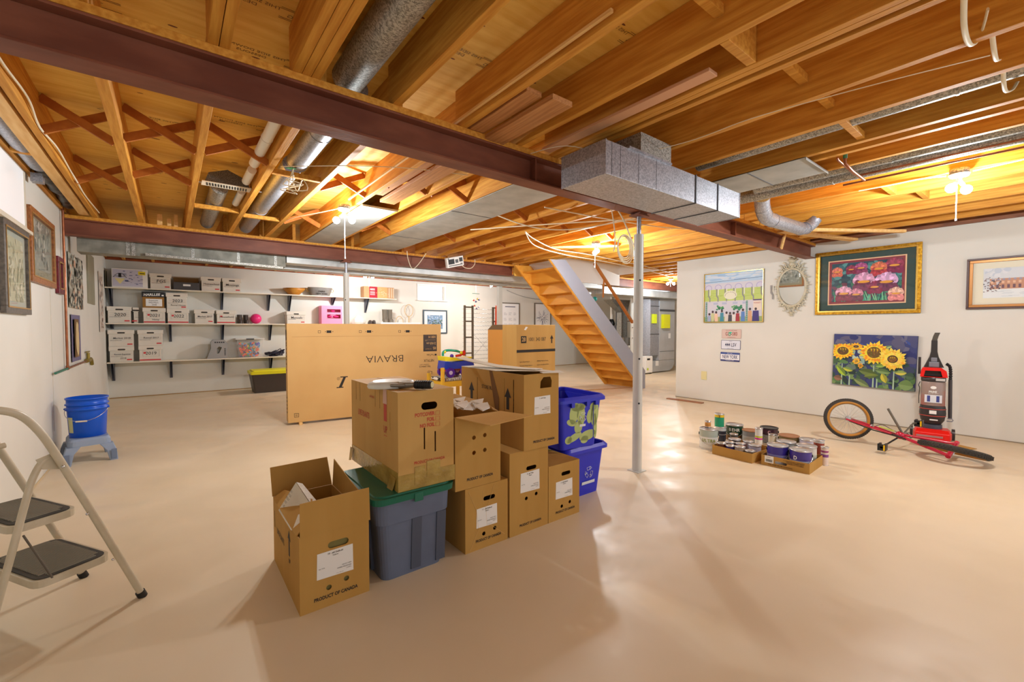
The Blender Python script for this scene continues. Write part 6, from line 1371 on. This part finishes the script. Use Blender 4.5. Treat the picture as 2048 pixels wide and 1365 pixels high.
t=can(4.60,2.41,0.030,0.065,'tiny orange and pink tin sitting on the ULTRA can',(226,170,120),((0.2,0.7,(206,140,60)),),z=0.2165)
can(5.131,2.372,0.092,0.183,'green BEHR paint can behind the others',(36,70,52),((0.0,0.35,(120,84,40)),),'BEHR',(240,240,236),handle=True,th=0.036,tz=0.70)
can(4.885,2.262,0.040,0.13,'squat dark tin with silver rim in front of the green can',(70,72,74),((0.1,0.5,(120,124,120)),))
can(5.10,2.175,0.084,0.155,'wide grey label paint can with rusty lid in the middle',(140,144,146),((0.2,0.6,(180,182,180)),),lidm=mat('rusty lid',(160,116,84),0.6,0.3))
can(5.00,2.050,0.036,0.215,'white spray can with pink band standing upright',(226,226,222),((0.42,0.50,(206,50,150)),(0.52,0.60,(190,200,60))))
can(5.335,2.078,0.089,0.170,'dark maroon labelled paint can with open black lid at the back',(150,146,146),((0.55,0.93,(70,40,50)),),'C',(230,180,190),handle=True,th=0.03,tz=0.75,lidm=M_black)
can(5.185,1.985,0.039,0.132,'small white tin between the back cans',(224,220,204))
can(5.20,1.828,0.094,0.148,'brown lidded paint can with dark green label at the back',(60,74,60),((0.4,0.93,(110,96,60)),),handle=True,lidm=mat('rusty lid',(160,116,84),0.6,0.3))
can(5.20,1.648,0.078,0.145,'pale violet rimmed paint can at the back right',(190,190,214))
can(4.975,1.485,0.044,0.205,'tall brick red tin at the right end of the group',(140,66,54),((0.86,0.95,(200,200,200)),),handle=False)
def tray(x,y,W,D,H,rz,label,slot=False,txts=()):
    t=thing('cardboard_tray',label,'cardboard tray',(x,y,0),rz)
    hs=[stadium(W*0.42,H*0.48,0.10,0.026)] if slot else []
    m=MB(); m.holed([(0,0),(W,0),(W,H),(0,H)],hs,(0,0.004,0),(1,0,0),(0,0,1),0.004).box(0,W,D-0.004,D,0,H).box(0,0.004,0.0045,D-0.0045,0,H).box(W-0.004,W,0.0045,D-0.0045,0,H).box(0.0045,W-0.0045,0.0045,D-0.0045,0,0.004); m.build('tray_body',M_card,t)
    if txts:
        q=MB()
        for tx,a,b,h in txts: q.text(tx,(a,-0.0006,b),(1,0,0),(0,0,1),h,bold=0.02)
        q.build('printed_text',mat('brown tray print',(92,60,30),0.7),t)
    return t
A=math.atan2(1.84-2.24,4.35-4.37)
# left tray: front edge from (4.37,2.24) to (4.35,1.84)
tray(4.372,2.24,0.40,0.42,0.092,A,'low cardboard tray of small tins, left of the two')
A2=math.atan2(1.39-1.76,4.42-4.40)
t2=tray(4.400,1.778,0.392,0.41,0.095,A2,'low cardboard tray with barcode label and blue cans, right of the two',True,[('11. PARTICULARLY PREFERRED',0.27,0.078,0.009),('FOR SIZE NUMBER PRINT',0.28,0.066,0.009),('SUPPLIED IN COLOMBIA',0.28,0.054,0.009),('USE. KEEP FROM FREEZING',0.16,0.018,0.012)])
pb=MB().prism([(0.03,-0.0014,0.03),(0.105,-0.0014,0.03),(0.105,-0.0014,0.093),(0.03,-0.0014,0.093)],(0,0.001,0)).build('barcode_label',M_white,t2)
m=MB()
for k in range(14): m.box(0.04+k*0.004,0.04+k*0.004+(0.0025 if k%3 else 0.0012),-0.0022,-0.0016,0.038,0.064)
m.box(0.045,0.08,-0.0022,-0.0016,0.078,0.081); m.build('barcode',M_ink,pb)
k=0
for x,y,r,h,c,b,l in ((4.428,2.172,0.040,0.118,(96,50,34),(200,190,180),'tiny brown tin at the left front corner of the left tray'),(4.432,2.086,0.040,0.108,(60,50,120),(214,206,200),'tiny purple tin second in the front row of the left tray'),(4.445,1.995,0.045,0.115,(190,170,150),(80,70,110),'small beige tin in the middle front of the left tray'),
    (4.525,2.135,0.042,0.118,(170,170,176),(90,60,60),'small grey tin in the second row of the left tray'),(4.56,2.045,0.045,0.118,(140,30,50),(170,170,200),'small crimson tin in the centre of the left tray'),(4.445,1.900,0.045,0.095,(120,116,110),(150,146,140),'small dull tin by the right front corner of the left tray'),
    (4.665,2.150,0.058,0.125,(60,56,54),(200,200,196),'black tin with wide silver lid at the back of the left tray'),(4.68,2.02,0.045,0.125,(200,200,206),(150,150,160),'silver tin at the back right of the left tray'),(4.60,1.92,0.055,0.120,(190,190,214),(120,120,140),'lilac tin near the right side of the left tray')):
    can(x,y,r,h,l,c,((0.15,0.5,b),),z=0.0045)
can(4.512,1.680,0.086,0.190,'blue and white paint can at the left front of the right tray',(206,208,214),((0.55,0.93,(50,40,140)),(0.4,0.55,(130,130,190))),handle=True,z=0.0045)
can(4.520,1.490,0.086,0.185,'blue paint can lettered D at the right front of the right tray',(40,60,150),((0.5,0.93,(58,44,140)),(0.40,0.5,(190,196,220))),'D   ',(240,240,240),handle=True,z=0.0045,th=0.034,tz=0.62)
can(4.692,1.672,0.080,0.195,'silver lidded grey can at the back left of the right tray',(180,184,180),((0.1,0.6,(150,156,150)),),z=0.0045)
can(4.695,1.500,0.080,0.190,'silver lidded pale can at the back right of the right tray',(200,200,196),((0.1,0.6,(176,180,170)),),z=0.0045)
can(4.850,1.400,0.030,0.175,'pink and violet striped tin beside the right tray',(226,206,196),((0.7,0.8,(150,60,120)),(0.45,0.6,(120,60,140))))

# ================================================================ bicycle lying against the right wall
M_bred=mat('magenta red bicycle paint',(186,16,56),0.3,coat=0.5)
M_tyre=mat('black knobbly tyre',(62,58,54),0.8,bump=0.8,scale=60)
M_gum=mat('tan gumwall tyre side',(178,122,44),0.6)
def basis(nrm,up):
    n=V(nrm).normalized(); u=V(up)-n*V(up).dot(n); u.normalize(); return n.cross(u),u,n
def wheel(parent,c,nrm,up,R,name,tr=0.024):
    X,Y,Nn=basis(nrm,up); c=V(c)
    P=lambda r,a,o=0: c+X*(r*cos(a))+Y*(r*sin(a))+Nn*o
    w_=MB().tube([P(R-tr,2*pi*k/48) for k in range(48)],tr,10,closed=True).build(name,M_tyre,parent)
    m=MB()
    for k in range(64):
        a=2*pi*k/64
        for o in (-0.012,0.0,0.012): 
            q=a+(0.03 if o==0 else 0); b=P(R-0.002,q,o); m.bar(b-X*(-sin(q))*0.006-Y*cos(q)*0.006,b+X*(-sin(q))*0.006+Y*cos(q)*0.006,0.008,0.008,P(1,q)-c)
    m.build('tread_knob',M_tyre,w_)['kind']='stuff'
    m=MB()
    for s in (-1,1): m.tube([P(R-tr-0.014,2*pi*k/48,s*0.0140) for k in range(48)],0.0160,8,closed=True)
    m.build('gumwall',M_gum,w_)
    m=MB()
    ri=R-2*tr-0.004
    m.loft([[P(ri-0.004,2*pi*k/48,-0.011),P(ri-0.004,2*pi*k/48,0.011),P(ri+0.006,2*pi*k/48,0.013),P(ri+0.006,2*pi*k/48,-0.013)] for k in range(48)],True,False,False); m.build('rim',mat('dull alloy rim',(170,168,164),0.4,0.5),w_)
    m=MB()
    for k in range(28):
        a=2*pi*k/28; m.tube([P(0.018,a+(0.6 if k%2 else -0.6),0.018*(-1)**(k//2)),P(ri-0.012,a)],0.0011,4)
    m.build('spokes',M_chrome,w_)
    MB().cyl(c-Nn*0.045,c+Nn*0.045,0.012,n=12).cyl(c-Nn*0.024,c-Nn*0.018,0.026,n=16).cyl(c+Nn*0.018,c+Nn*0.024,0.026,n=16).build('hub',M_chrome,w_)
    return w_
t=thing('bicycle','red child bicycle without seat lying on its side by the vacuum','bicycle',(6.03,1.10,0))
o=V((6.03,1.10,0))
rh=V((6.058,1.533,0.262))-o; bb=V((6.035,1.076,0.155))-o; ue=V((6.074,0.664,0.151))-o; le=V((5.874,0.69,0.067))-o
viewn=V((6.058,1.533,-0.35)).normalized()
wheel(t,rh,(0.93,0.36,-0.10),(0,0,1),0.226,'rear_wheel',0.027)
# front wheel lies nearly flat, its plane holding the direction to the room centre
fc=V((5.965,0.665,0.112))-o
wheel(t,fc,(0.25,-0.10,0.96),(1,0,0),0.262,'front_wheel',0.030)
nn=(bb-rh).normalized(); side=nn.cross(V((0,0,1))).normalized()
m=MB()
m.tube([rh+side*0.045,rh.lerp(bb,0.5)+side*0.04,bb+side*0.02],0.010,10).tube([rh-side*0.045,rh.lerp(bb,0.5)-side*0.04,bb-side*0.02],0.010,10)
m.tube([bb,le],0.016,12).tube([bb+V((0,0,0.02)),ue],0.014,12).tube([ue,le],0.018,12).tube([le.lerp(ue,-0.1),le.lerp(ue,1.15)],0.020,12)
m.ball(bb+V((0,0,0.01)),0.042,14,10); m.build('frame_tubes',M_bred,t)
MB().tube([le.lerp(ue,0.3)+V((0,0,0.0)),fc+V((-0.02,-0.02,0.075))],0.010,8).tube([ue+V((0,0,0.0)),fc+V((0.0,-0.0,0.055))],0.010,8).build('fork',M_bred,t)
MB().tube([V((5.941,1.161,0.444))-o,bb+V((0.0,-0.02,0.03))],0.011,10).tube([bb+V((0,-0.02,0.03)),bb+V((0.03,-0.06,0.04)),bb+V((0.0,-0.09,0.0))],0.013,8).build('seat_post',mat('dull grey post',(116,112,104),0.4,0.6),t)
cx=V((0.55,-0.18,0.20)).normalized()
p1=V((5.759,1.161,0.070))-o; p2=V((6.33,0.977,0.272))-o
MB().tube([bb-cx*0.05,p1+(bb-p1)*0.25,p1+V((0.02,-0.02,0.02))],0.008,8).build('crank_arm',M_black,t)
MB().tube([bb+cx*0.05,p2+(bb-p2)*0.3+V((0,0,0.04)),p2],0.008,8).build('crank_arm',mat('dull grey post',(116,112,104),0.4,0.6),t)
for p in (p1,p2):
    pd=MB().box(p.x-0.045,p.x+0.045,p.y-0.033,p.y-0.015,p.z-0.034,p.z+0.034).box(p.x-0.045,p.x+0.045,p.y+0.015,p.y+0.033,p.z-0.034,p.z+0.034).cyl((p.x-0.045,p.y,p.z),(p.x+0.045,p.y,p.z),0.012,n=10).box(p.x-0.045,p.x-0.038,p.y-0.0145,p.y+0.0145,p.z-0.034,p.z+0.034).build('pedal',M_black,t,0.002)
    MB().box(p.x-0.051,p.x-0.0455,p.y-0.028,p.y-0.016,p.z-0.028,p.z+0.028).build('reflector',mat('amber yellow reflector',(240,190,20),0.3),pd)
m=MB(); Xc,Yc,Nc=basis((0.35,-0.3,0.9),(0,0,1)); c0=bb-cx*0.02
m.tube([c0+Xc*0.06*cos(a)+Yc*0.06*sin(a) for a in [2*pi*k/24 for k in range(24)]],0.006,6,closed=True); m.tube([c0+Xc*0.06,rh.lerp(bb,0.5)-V((0.01,0,0.03)),rh+V((-0.03,-0.02,-0.02))],0.006,6)
m.build('chain',mat('oily chain',(70,66,62),0.4,0.6),t)
m=MB(); m.tube(smooth_path([rh.lerp(bb,0.55)+V((0,0,0.02)),rh.lerp(bb,0.68)+V((0,0,0.06)),rh.lerp(bb,0.85)+V((0,0,0.04)),bb+V((0,0,0.03))],4),0.003,5); m.build('brake_cable',M_black,t)
MB().tube([rh.lerp(bb,0.62)+V((-0.01,0,0.03)),rh.lerp(bb,0.9)+V((-0.01,0,0.035))],0.007,6).build('yellow_tube',mat('lime tube',(190,200,80),0.5),t)
m=MB().tube([rh.lerp(bb,0.45)+V((0,0,-0.015)),rh.lerp(bb,0.50)+V((0,0,0.02))],0.017,10); m.build('brake_clamp',M_chrome,t)
t=one('cardboard_scrap', MB().prism([(0,0,0.002),(0.34,-0.14,0.002),(0.42,0.0,0.002),(0.30,0.02,0.002),(0.06,0.14,0.002)],(0,0,0.004)), M_card, 'torn flat piece of cardboard on the floor behind the front wheel', 'cardboard', None, (6.42,0.72,0))

# ================================================================ upright vacuum cleaner
t=thing('vacuum_cleaner','red and black upright vacuum cleaner against the right wall','vacuum cleaner',(7.02,0.97,0),-1.40)
t.scale=(0.86,0.86,1.0)
# local frame: x = vacuum width (to the right as seen), y = towards the wall
M_vred=mat('bright red plastic',(224,24,20),0.3); M_vdark=mat('charcoal plastic',(50,46,46),0.35); M_vgr=mat('grey plastic',(120,122,132),0.4)
m=MB(); m.loft([[(x*s_,y,z) for x,y in ((-0.17,-0.20),(0.17,-0.20),(0.19,-0.10),(0.17,0.08),(-0.17,0.08),(-0.19,-0.10))] for s_,z in ((1.0,0.02),(1.0,0.085))]+[[(x*0.9,y*0.85+0.0,0.125) for x,y in ((-0.17,-0.17),(0.17,-0.17),(0.19,-0.10),(0.17,0.08),(-0.17,0.08),(-0.19,-0.10))]],smooth=False); m.build('floor_head',M_vred,t,0.008)
MB().box(-0.16,0.10,-0.2055,-0.2005,0.04,0.062).build('front_strip',mat('grey red strip',(170,120,120),0.4),t)
MB().box(-0.14,-0.03,-0.206,-0.201,0.065,0.078).build('small_print',M_white,t) if False else None
for s in (-1,1): MB().cyl((s*0.1915,0.02,0.065),(s*0.222,0.02,0.065),0.065,n=24).build('wheel',M_vdark,t)
MB().loft([[(0.10*cos(a),0.10*sin(a)*0.9-0.01,z) for a in [2*pi*k/20 for k in range(20)]] for z in (0.1255,0.17)]).build('neck',mat('blue grey plastic',(70,76,90),0.4),t)
m=MB(); m.lathe([(0.085,0.171),(0.12,0.22),(0.135,0.30),(0.13,0.36),(0.125,0.39)],28,sy=0.85); m.build('lower_housing',M_vdark,t)
m=MB()
for z in (0.27,0.35): m.lathe([(0.133,z),(0.1375,z+0.004),(0.133,z+0.008)],28,sy=0.85,cap=False)
m.build('red_band',mat('dull red band',(190,70,60),0.4),t)
MB().box(-0.035,0.035,-0.121,-0.116,0.30,0.34).build('logo_badge',M_white,t)
m=MB(); m.lathe([(0.118,0.391),(0.122,0.40),(0.122,0.66),(0.118,0.67)],28,sy=0.85); m.build('dust_cup',mat('smoky dust cup',(150,130,122),0.15,c2=(176,70,62),scale=2.2,lo=0.45,hi=0.6),t)
m=MB(); m.lathe([(0.1185,0.6705),(0.124,0.68),(0.124,0.725),(0.11,0.73)],28,sy=0.85); m.build('cup_top',M_vdark,t)
st=MB().box(-0.085,0.085,-0.108,-0.1045,0.43,0.52).build('info_sticker',mat('pale sticker',(214,218,226),0.4),t)
MB().box(-0.06,-0.03,-0.1095,-0.1085,0.44,0.51).box(0.03,0.06,-0.1095,-0.1085,0.44,0.51).build('sticker_print',mat('blue sticker print',(60,70,140),0.5),st)
m=MB(); m.text('PRIME',(-0.005,-0.1065,0.555),(1,0,0),(0,0,1),0.022,bold=0.03); m.text('ROOMIER REACH',(0.0,-0.1065,0.536),(1,0,0),(0,0,1),0.009); m.prism([(0.03*cos(a),-0.1065,0.605+0.018*sin(a)) for a in [2*pi*k/18 for k in range(18)]],(0,0.001,0)); m.build('white_logo',M_white,t)
m=MB(); m.holed([(-0.135,0.7255),(0.135,0.7255),(0.12,0.80),(0.07,0.835),(-0.11,0.835),(-0.125,0.80)],[[(-0.10,0.73),(0.085,0.73),(0.065,0.80),(-0.085,0.80)]],(0,-0.03,0),(1,0,0),(0,0,1),0.075) ; m.build('red_handle',M_vred,t,0.004)
MB().box(-0.10,0.085,-0.0295,0.08,0.731,0.83).build('motor_top',M_vdark,t,0.006)
MB().box(0.02,0.11,-0.1145,-0.1065,0.685,0.715).build('grey_label',mat('silver label',(190,188,184),0.4),t)
m=MB(); m.loft([[(x,y,z) for x,y in ((-w_,-0.02),(w_,-0.02),(w_,0.05),(-w_,0.05))] for w_,z in ((0.10,0.8355),(0.075,0.89),(0.045,0.96),(0.032,1.02),(0.030,1.15))],smooth=False); m.build('handle_neck',M_vdark,t,0.005)
MB().loft([[(x+dx,y,z) for x,y in ((-0.026,-0.02),(0.026,-0.02),(0.026,0.04),(-0.026,0.04))] for dx,z in ((0.0,1.1505),(0.012,1.20),(0.028,1.24))],smooth=False).build('grip',mat('olive black grip',(72,66,56),0.5),t,0.006)
MB().box(-0.05,0.05,-0.045,-0.0205,0.84,0.90).box(-0.03,0.03,-0.035,-0.0205,0.901,0.95).build('grey_tool',M_vgr,t,0.006)
MB().loft([[(-0.142+dx,y,z) for dx,y in ((-0.014,-0.01),(0.014,-0.01),(0.014,0.03),(-0.014,0.03))] for z in (0.75,0.95)],smooth=False).build('crevice_tool',M_vdark,t,0.003)
P=smooth_path([(0.12,0.03,0.88),(0.155,0.03,0.85),(0.165,0.03,0.78),(0.165,0.03,0.70)],6)
m=MB().tube(P,[0.020 if k%2 else 0.014 for k in range(len(P))],12,smooth=False); m.build('ribbed_hose',M_black,t)
MB().cyl((0.165,0.03,0.699),(0.172,0.03,0.25),0.020,n=14).build('wand',mat('dark grey wand',(64,60,62),0.4),t)
MB().tube([(0.139,-0.01,0.22),(0.19,-0.01,0.22),(0.20,-0.01,0.235),(0.19,-0.01,0.25),(0.145,-0.01,0.25)],0.006,6).build('foot_pedal',M_vgr,t)
m=MB(); m.text('REVOLUTION',(0,-0.124,0.235),(1,0,0),(0,-0.3,1),0.010) if False else m.box(-0.03,0.05,-0.1135,-0.107,0.225,0.238); m.build('white_print',M_white,t)
MB().tube(smooth_path([(-0.13,0.0,0.66),(-0.145,-0.01,0.62),(-0.135,0.0,0.58),(-0.14,0.0,0.48),(-0.138,0.0,0.40)],4),0.004,6).build('power_cord',M_black,t)

# ================================================================ bucket, plastic stool, step ladder
t=thing('step_stool','pale blue plastic step stool under the blue bucket','stool',(-0.66,5.97,0),RAD(10))
M_stool=mat('pale slate blue plastic',(142,158,184),0.4)
m=MB(); m.loft([[(p[0]*s_,p[1]*s_,z) for p in rrect(-0.145,-0.185,0.145,0.185,0.05,4)] for s_,z in ((1.06,0.165),(1.03,0.215),(0.94,0.235))],smooth=False); m.build('stool_top',M_stool,t,0.004)
for sx_ in (-1,1):
    for sy_ in (-1,1):
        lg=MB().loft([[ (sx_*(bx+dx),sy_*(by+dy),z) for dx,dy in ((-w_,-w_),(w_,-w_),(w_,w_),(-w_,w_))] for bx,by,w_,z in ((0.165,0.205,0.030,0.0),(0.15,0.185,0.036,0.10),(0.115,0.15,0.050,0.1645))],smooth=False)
        lo_=lg.build('leg',M_stool if sx_>0 or sy_<0 else mat('slate blue foot plastic',(142,158,184),0.4),t,0.006)  # back wall-side foot: separate material, same blue as the other legs
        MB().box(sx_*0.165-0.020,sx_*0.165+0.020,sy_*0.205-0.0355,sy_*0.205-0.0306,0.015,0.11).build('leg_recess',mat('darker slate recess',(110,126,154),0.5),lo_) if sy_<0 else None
t=thing('bucket','bright blue plastic pail with wire handle on the step stool','bucket',(-0.66,5.97,0.2355),0.3)
M_pail=mat('vivid blue pail plastic',(0,84,206),0.3,c2=(0,80,196),scale=3)
m=MB(); m.lathe([(0.130,0.0),(0.134,0.006),(0.146,0.255),(0.1465,0.26),(0.158,0.262),(0.158,0.285),(0.1475,0.288),(0.148,0.31),(0.160,0.312),(0.160,0.322),(0.149,0.325),(0.150,0.365),(0.158,0.367),(0.158,0.380),(0.150,0.380),(0.128,0.01),(0.0005,0.01)],36); m.build('pail_body',M_pail,t)
e0=V((0.155,0,0.272)); P=[V((0.158*cos(a),-0.162*sin(a)-0.01,0.272-0.105*sin(a))) for a in [pi*k/18 for k in range(19)]]
R_=MX.Rotation(-0.45,3,'Z')
MB().tube([R_@p for p in P],0.0022,6).build('wire_handle',M_chrome,t)
c=R_@P[9]; d=(R_@P[10]-R_@P[8]).normalized()*0.04
MB().cyl(c-d,c+d,0.008,n=10).build('handle_grip',mat('cream grip',(226,214,190),0.4),t)
for s in (0,-1): MB().ball(R_@P[s],0.012,8,6).build('handle_ear',M_pail,t)
m=MB(); m.loft([[(0.1455*cos(a)*s_,0.1455*sin(a)*s_,z) for a in [pi*1.05+0.10*k for k in range(5)]]+[(0.1445*cos(a)*s_,0.1445*sin(a)*s_,z) for a in [pi*1.05+0.10*k for k in range(4,-1,-1)]] for s_,z in ((0.945,0.05),(1.0,0.20))],smooth=False); m.build('warning_label',mat('yellowish warning label',(206,204,150),0.5),t)
# step ladder
t=thing('step_ladder','cream metal two step folding ladder with black ribbed treads at the left edge','step ladder',(-0.132,2.731,0),math.atan2(-0.524,-0.852))
# local x = u (away from the near foot), local y: -width direction
M_lad=mat('chipped cream enamel tube',(202,190,166),0.35,c2=(190,178,152),scale=9,rvar=0.08)
M_rub=mat('black rubber foot',(34,32,30),0.6)
M_tread=mat('worn black ribbed rubber',(70,66,58),0.7,c2=(50,47,42),scale=8)
WL=0.474
rail=[(0.0,0.012),(0.188,0.50),(0.293,0.77),(0.345,0.885),(0.395,0.955),(0.45,0.985),(0.50,0.992)]
rp=smooth_path([(u,0,z) for u,z in rail],4)
m=MB(); m.tube(rp,0.0145,12); m.build('front_rail',M_lad,t)
m=MB(); m.tube([p-V((0,WL,0)) for p in rp],0.0145,12); m.build('front_rail',M_lad,t)
m=MB(); m.tube(smooth_path([(0.50,-0.0005,0.992),(0.53,-0.02,0.99),(0.535,-0.08,0.99),(0.535,-WL+0.08,0.99),(0.53,-WL+0.02,0.99),(0.50,-WL+0.0005,0.992)],4),0.0145,12); m.build('hand_loop',M_lad,t)
for yy_ in (-0.026,-WL+0.026):
    m=MB(); m.tube(smooth_path([(0.275,yy_,0.765),(0.32,yy_,0.755),(0.352,yy_,0.70),(0.376,yy_,0.615),(0.431,yy_,0.38),(0.52,yy_,0.012)],4),0.0125,12); m.build('rear_leg',M_lad,t)
for u,yy_,n_ in ((0,0,0),(0,-WL,0),(0.52,-0.026,1),(0.52,-WL+0.026,1)):
    MB().cyl((u-0.004*(1-2*n_),yy_,0.0),(u+0.008*(1-2*n_),yy_,0.03),0.019,n=14).build('rubber_foot',M_rub,t)
def step(z,u0,u1,y0,y1):
    P=rrect(u0,y0,u1,y1,0.045,4)
    s_=MB().prism([(p[0],p[1],z-0.032) for p in P],(0,0,0.030)).build('step',M_lad,t,0.003)
    P=rrect(u0+0.012,y0+0.010,u1-0.012,y1-0.010,0.04,4)
    tr=MB().prism([(p[0],p[1],z-0.0018) for p in P],(0,0,0.004)).build('ribbed_tread',M_tread,s_)
    m=MB(); n=int((y1-y0-0.04)/0.0125)
    for k in range(n):
        yv=y0+0.022+k*0.0125; e=0.030 if 1<k<n-2 else 0.048; m.box(u0+e,u1-e,yv,yv+0.0055,z+0.0023,z+0.0060)
    m.build('rib',mat('pale worn rib',(136,130,114),0.7),tr)['kind']='stuff'
step(0.262,0.085,0.345,-WL+0.028,-0.018) if False else step(0.262,0.10,0.36,-WL+0.022,-0.022)
step(0.512,0.205,0.42,-WL+0.045,-0.045)
m=MB(); m.tube([(0.394,-0.012,0.476),(0.313,-0.012,0.262)],0.004,6).tube([(0.394,-WL+0.012,0.476),(0.313,-WL+0.012,0.262)],0.004,6); m.build('folding_rod',mat('grey steel rod',(110,104,96),0.4,0.7),t)
m=MB()
for u,z in ((0.118,0.245),(0.205,0.49),(0.28,0.72)): m.ball((u,0.014,z),0.006,8,6)
m.build('rivet',M_chrome,t)
for yy_ in (0.0,-WL): MB().prism([(0.255,yy_-0.018,0.70),(0.33,yy_-0.018,0.72),(0.35,yy_-0.018,0.765),(0.28,yy_-0.018,0.785)],(0,0.003,0)).build('hinge_plate',M_lad,t)
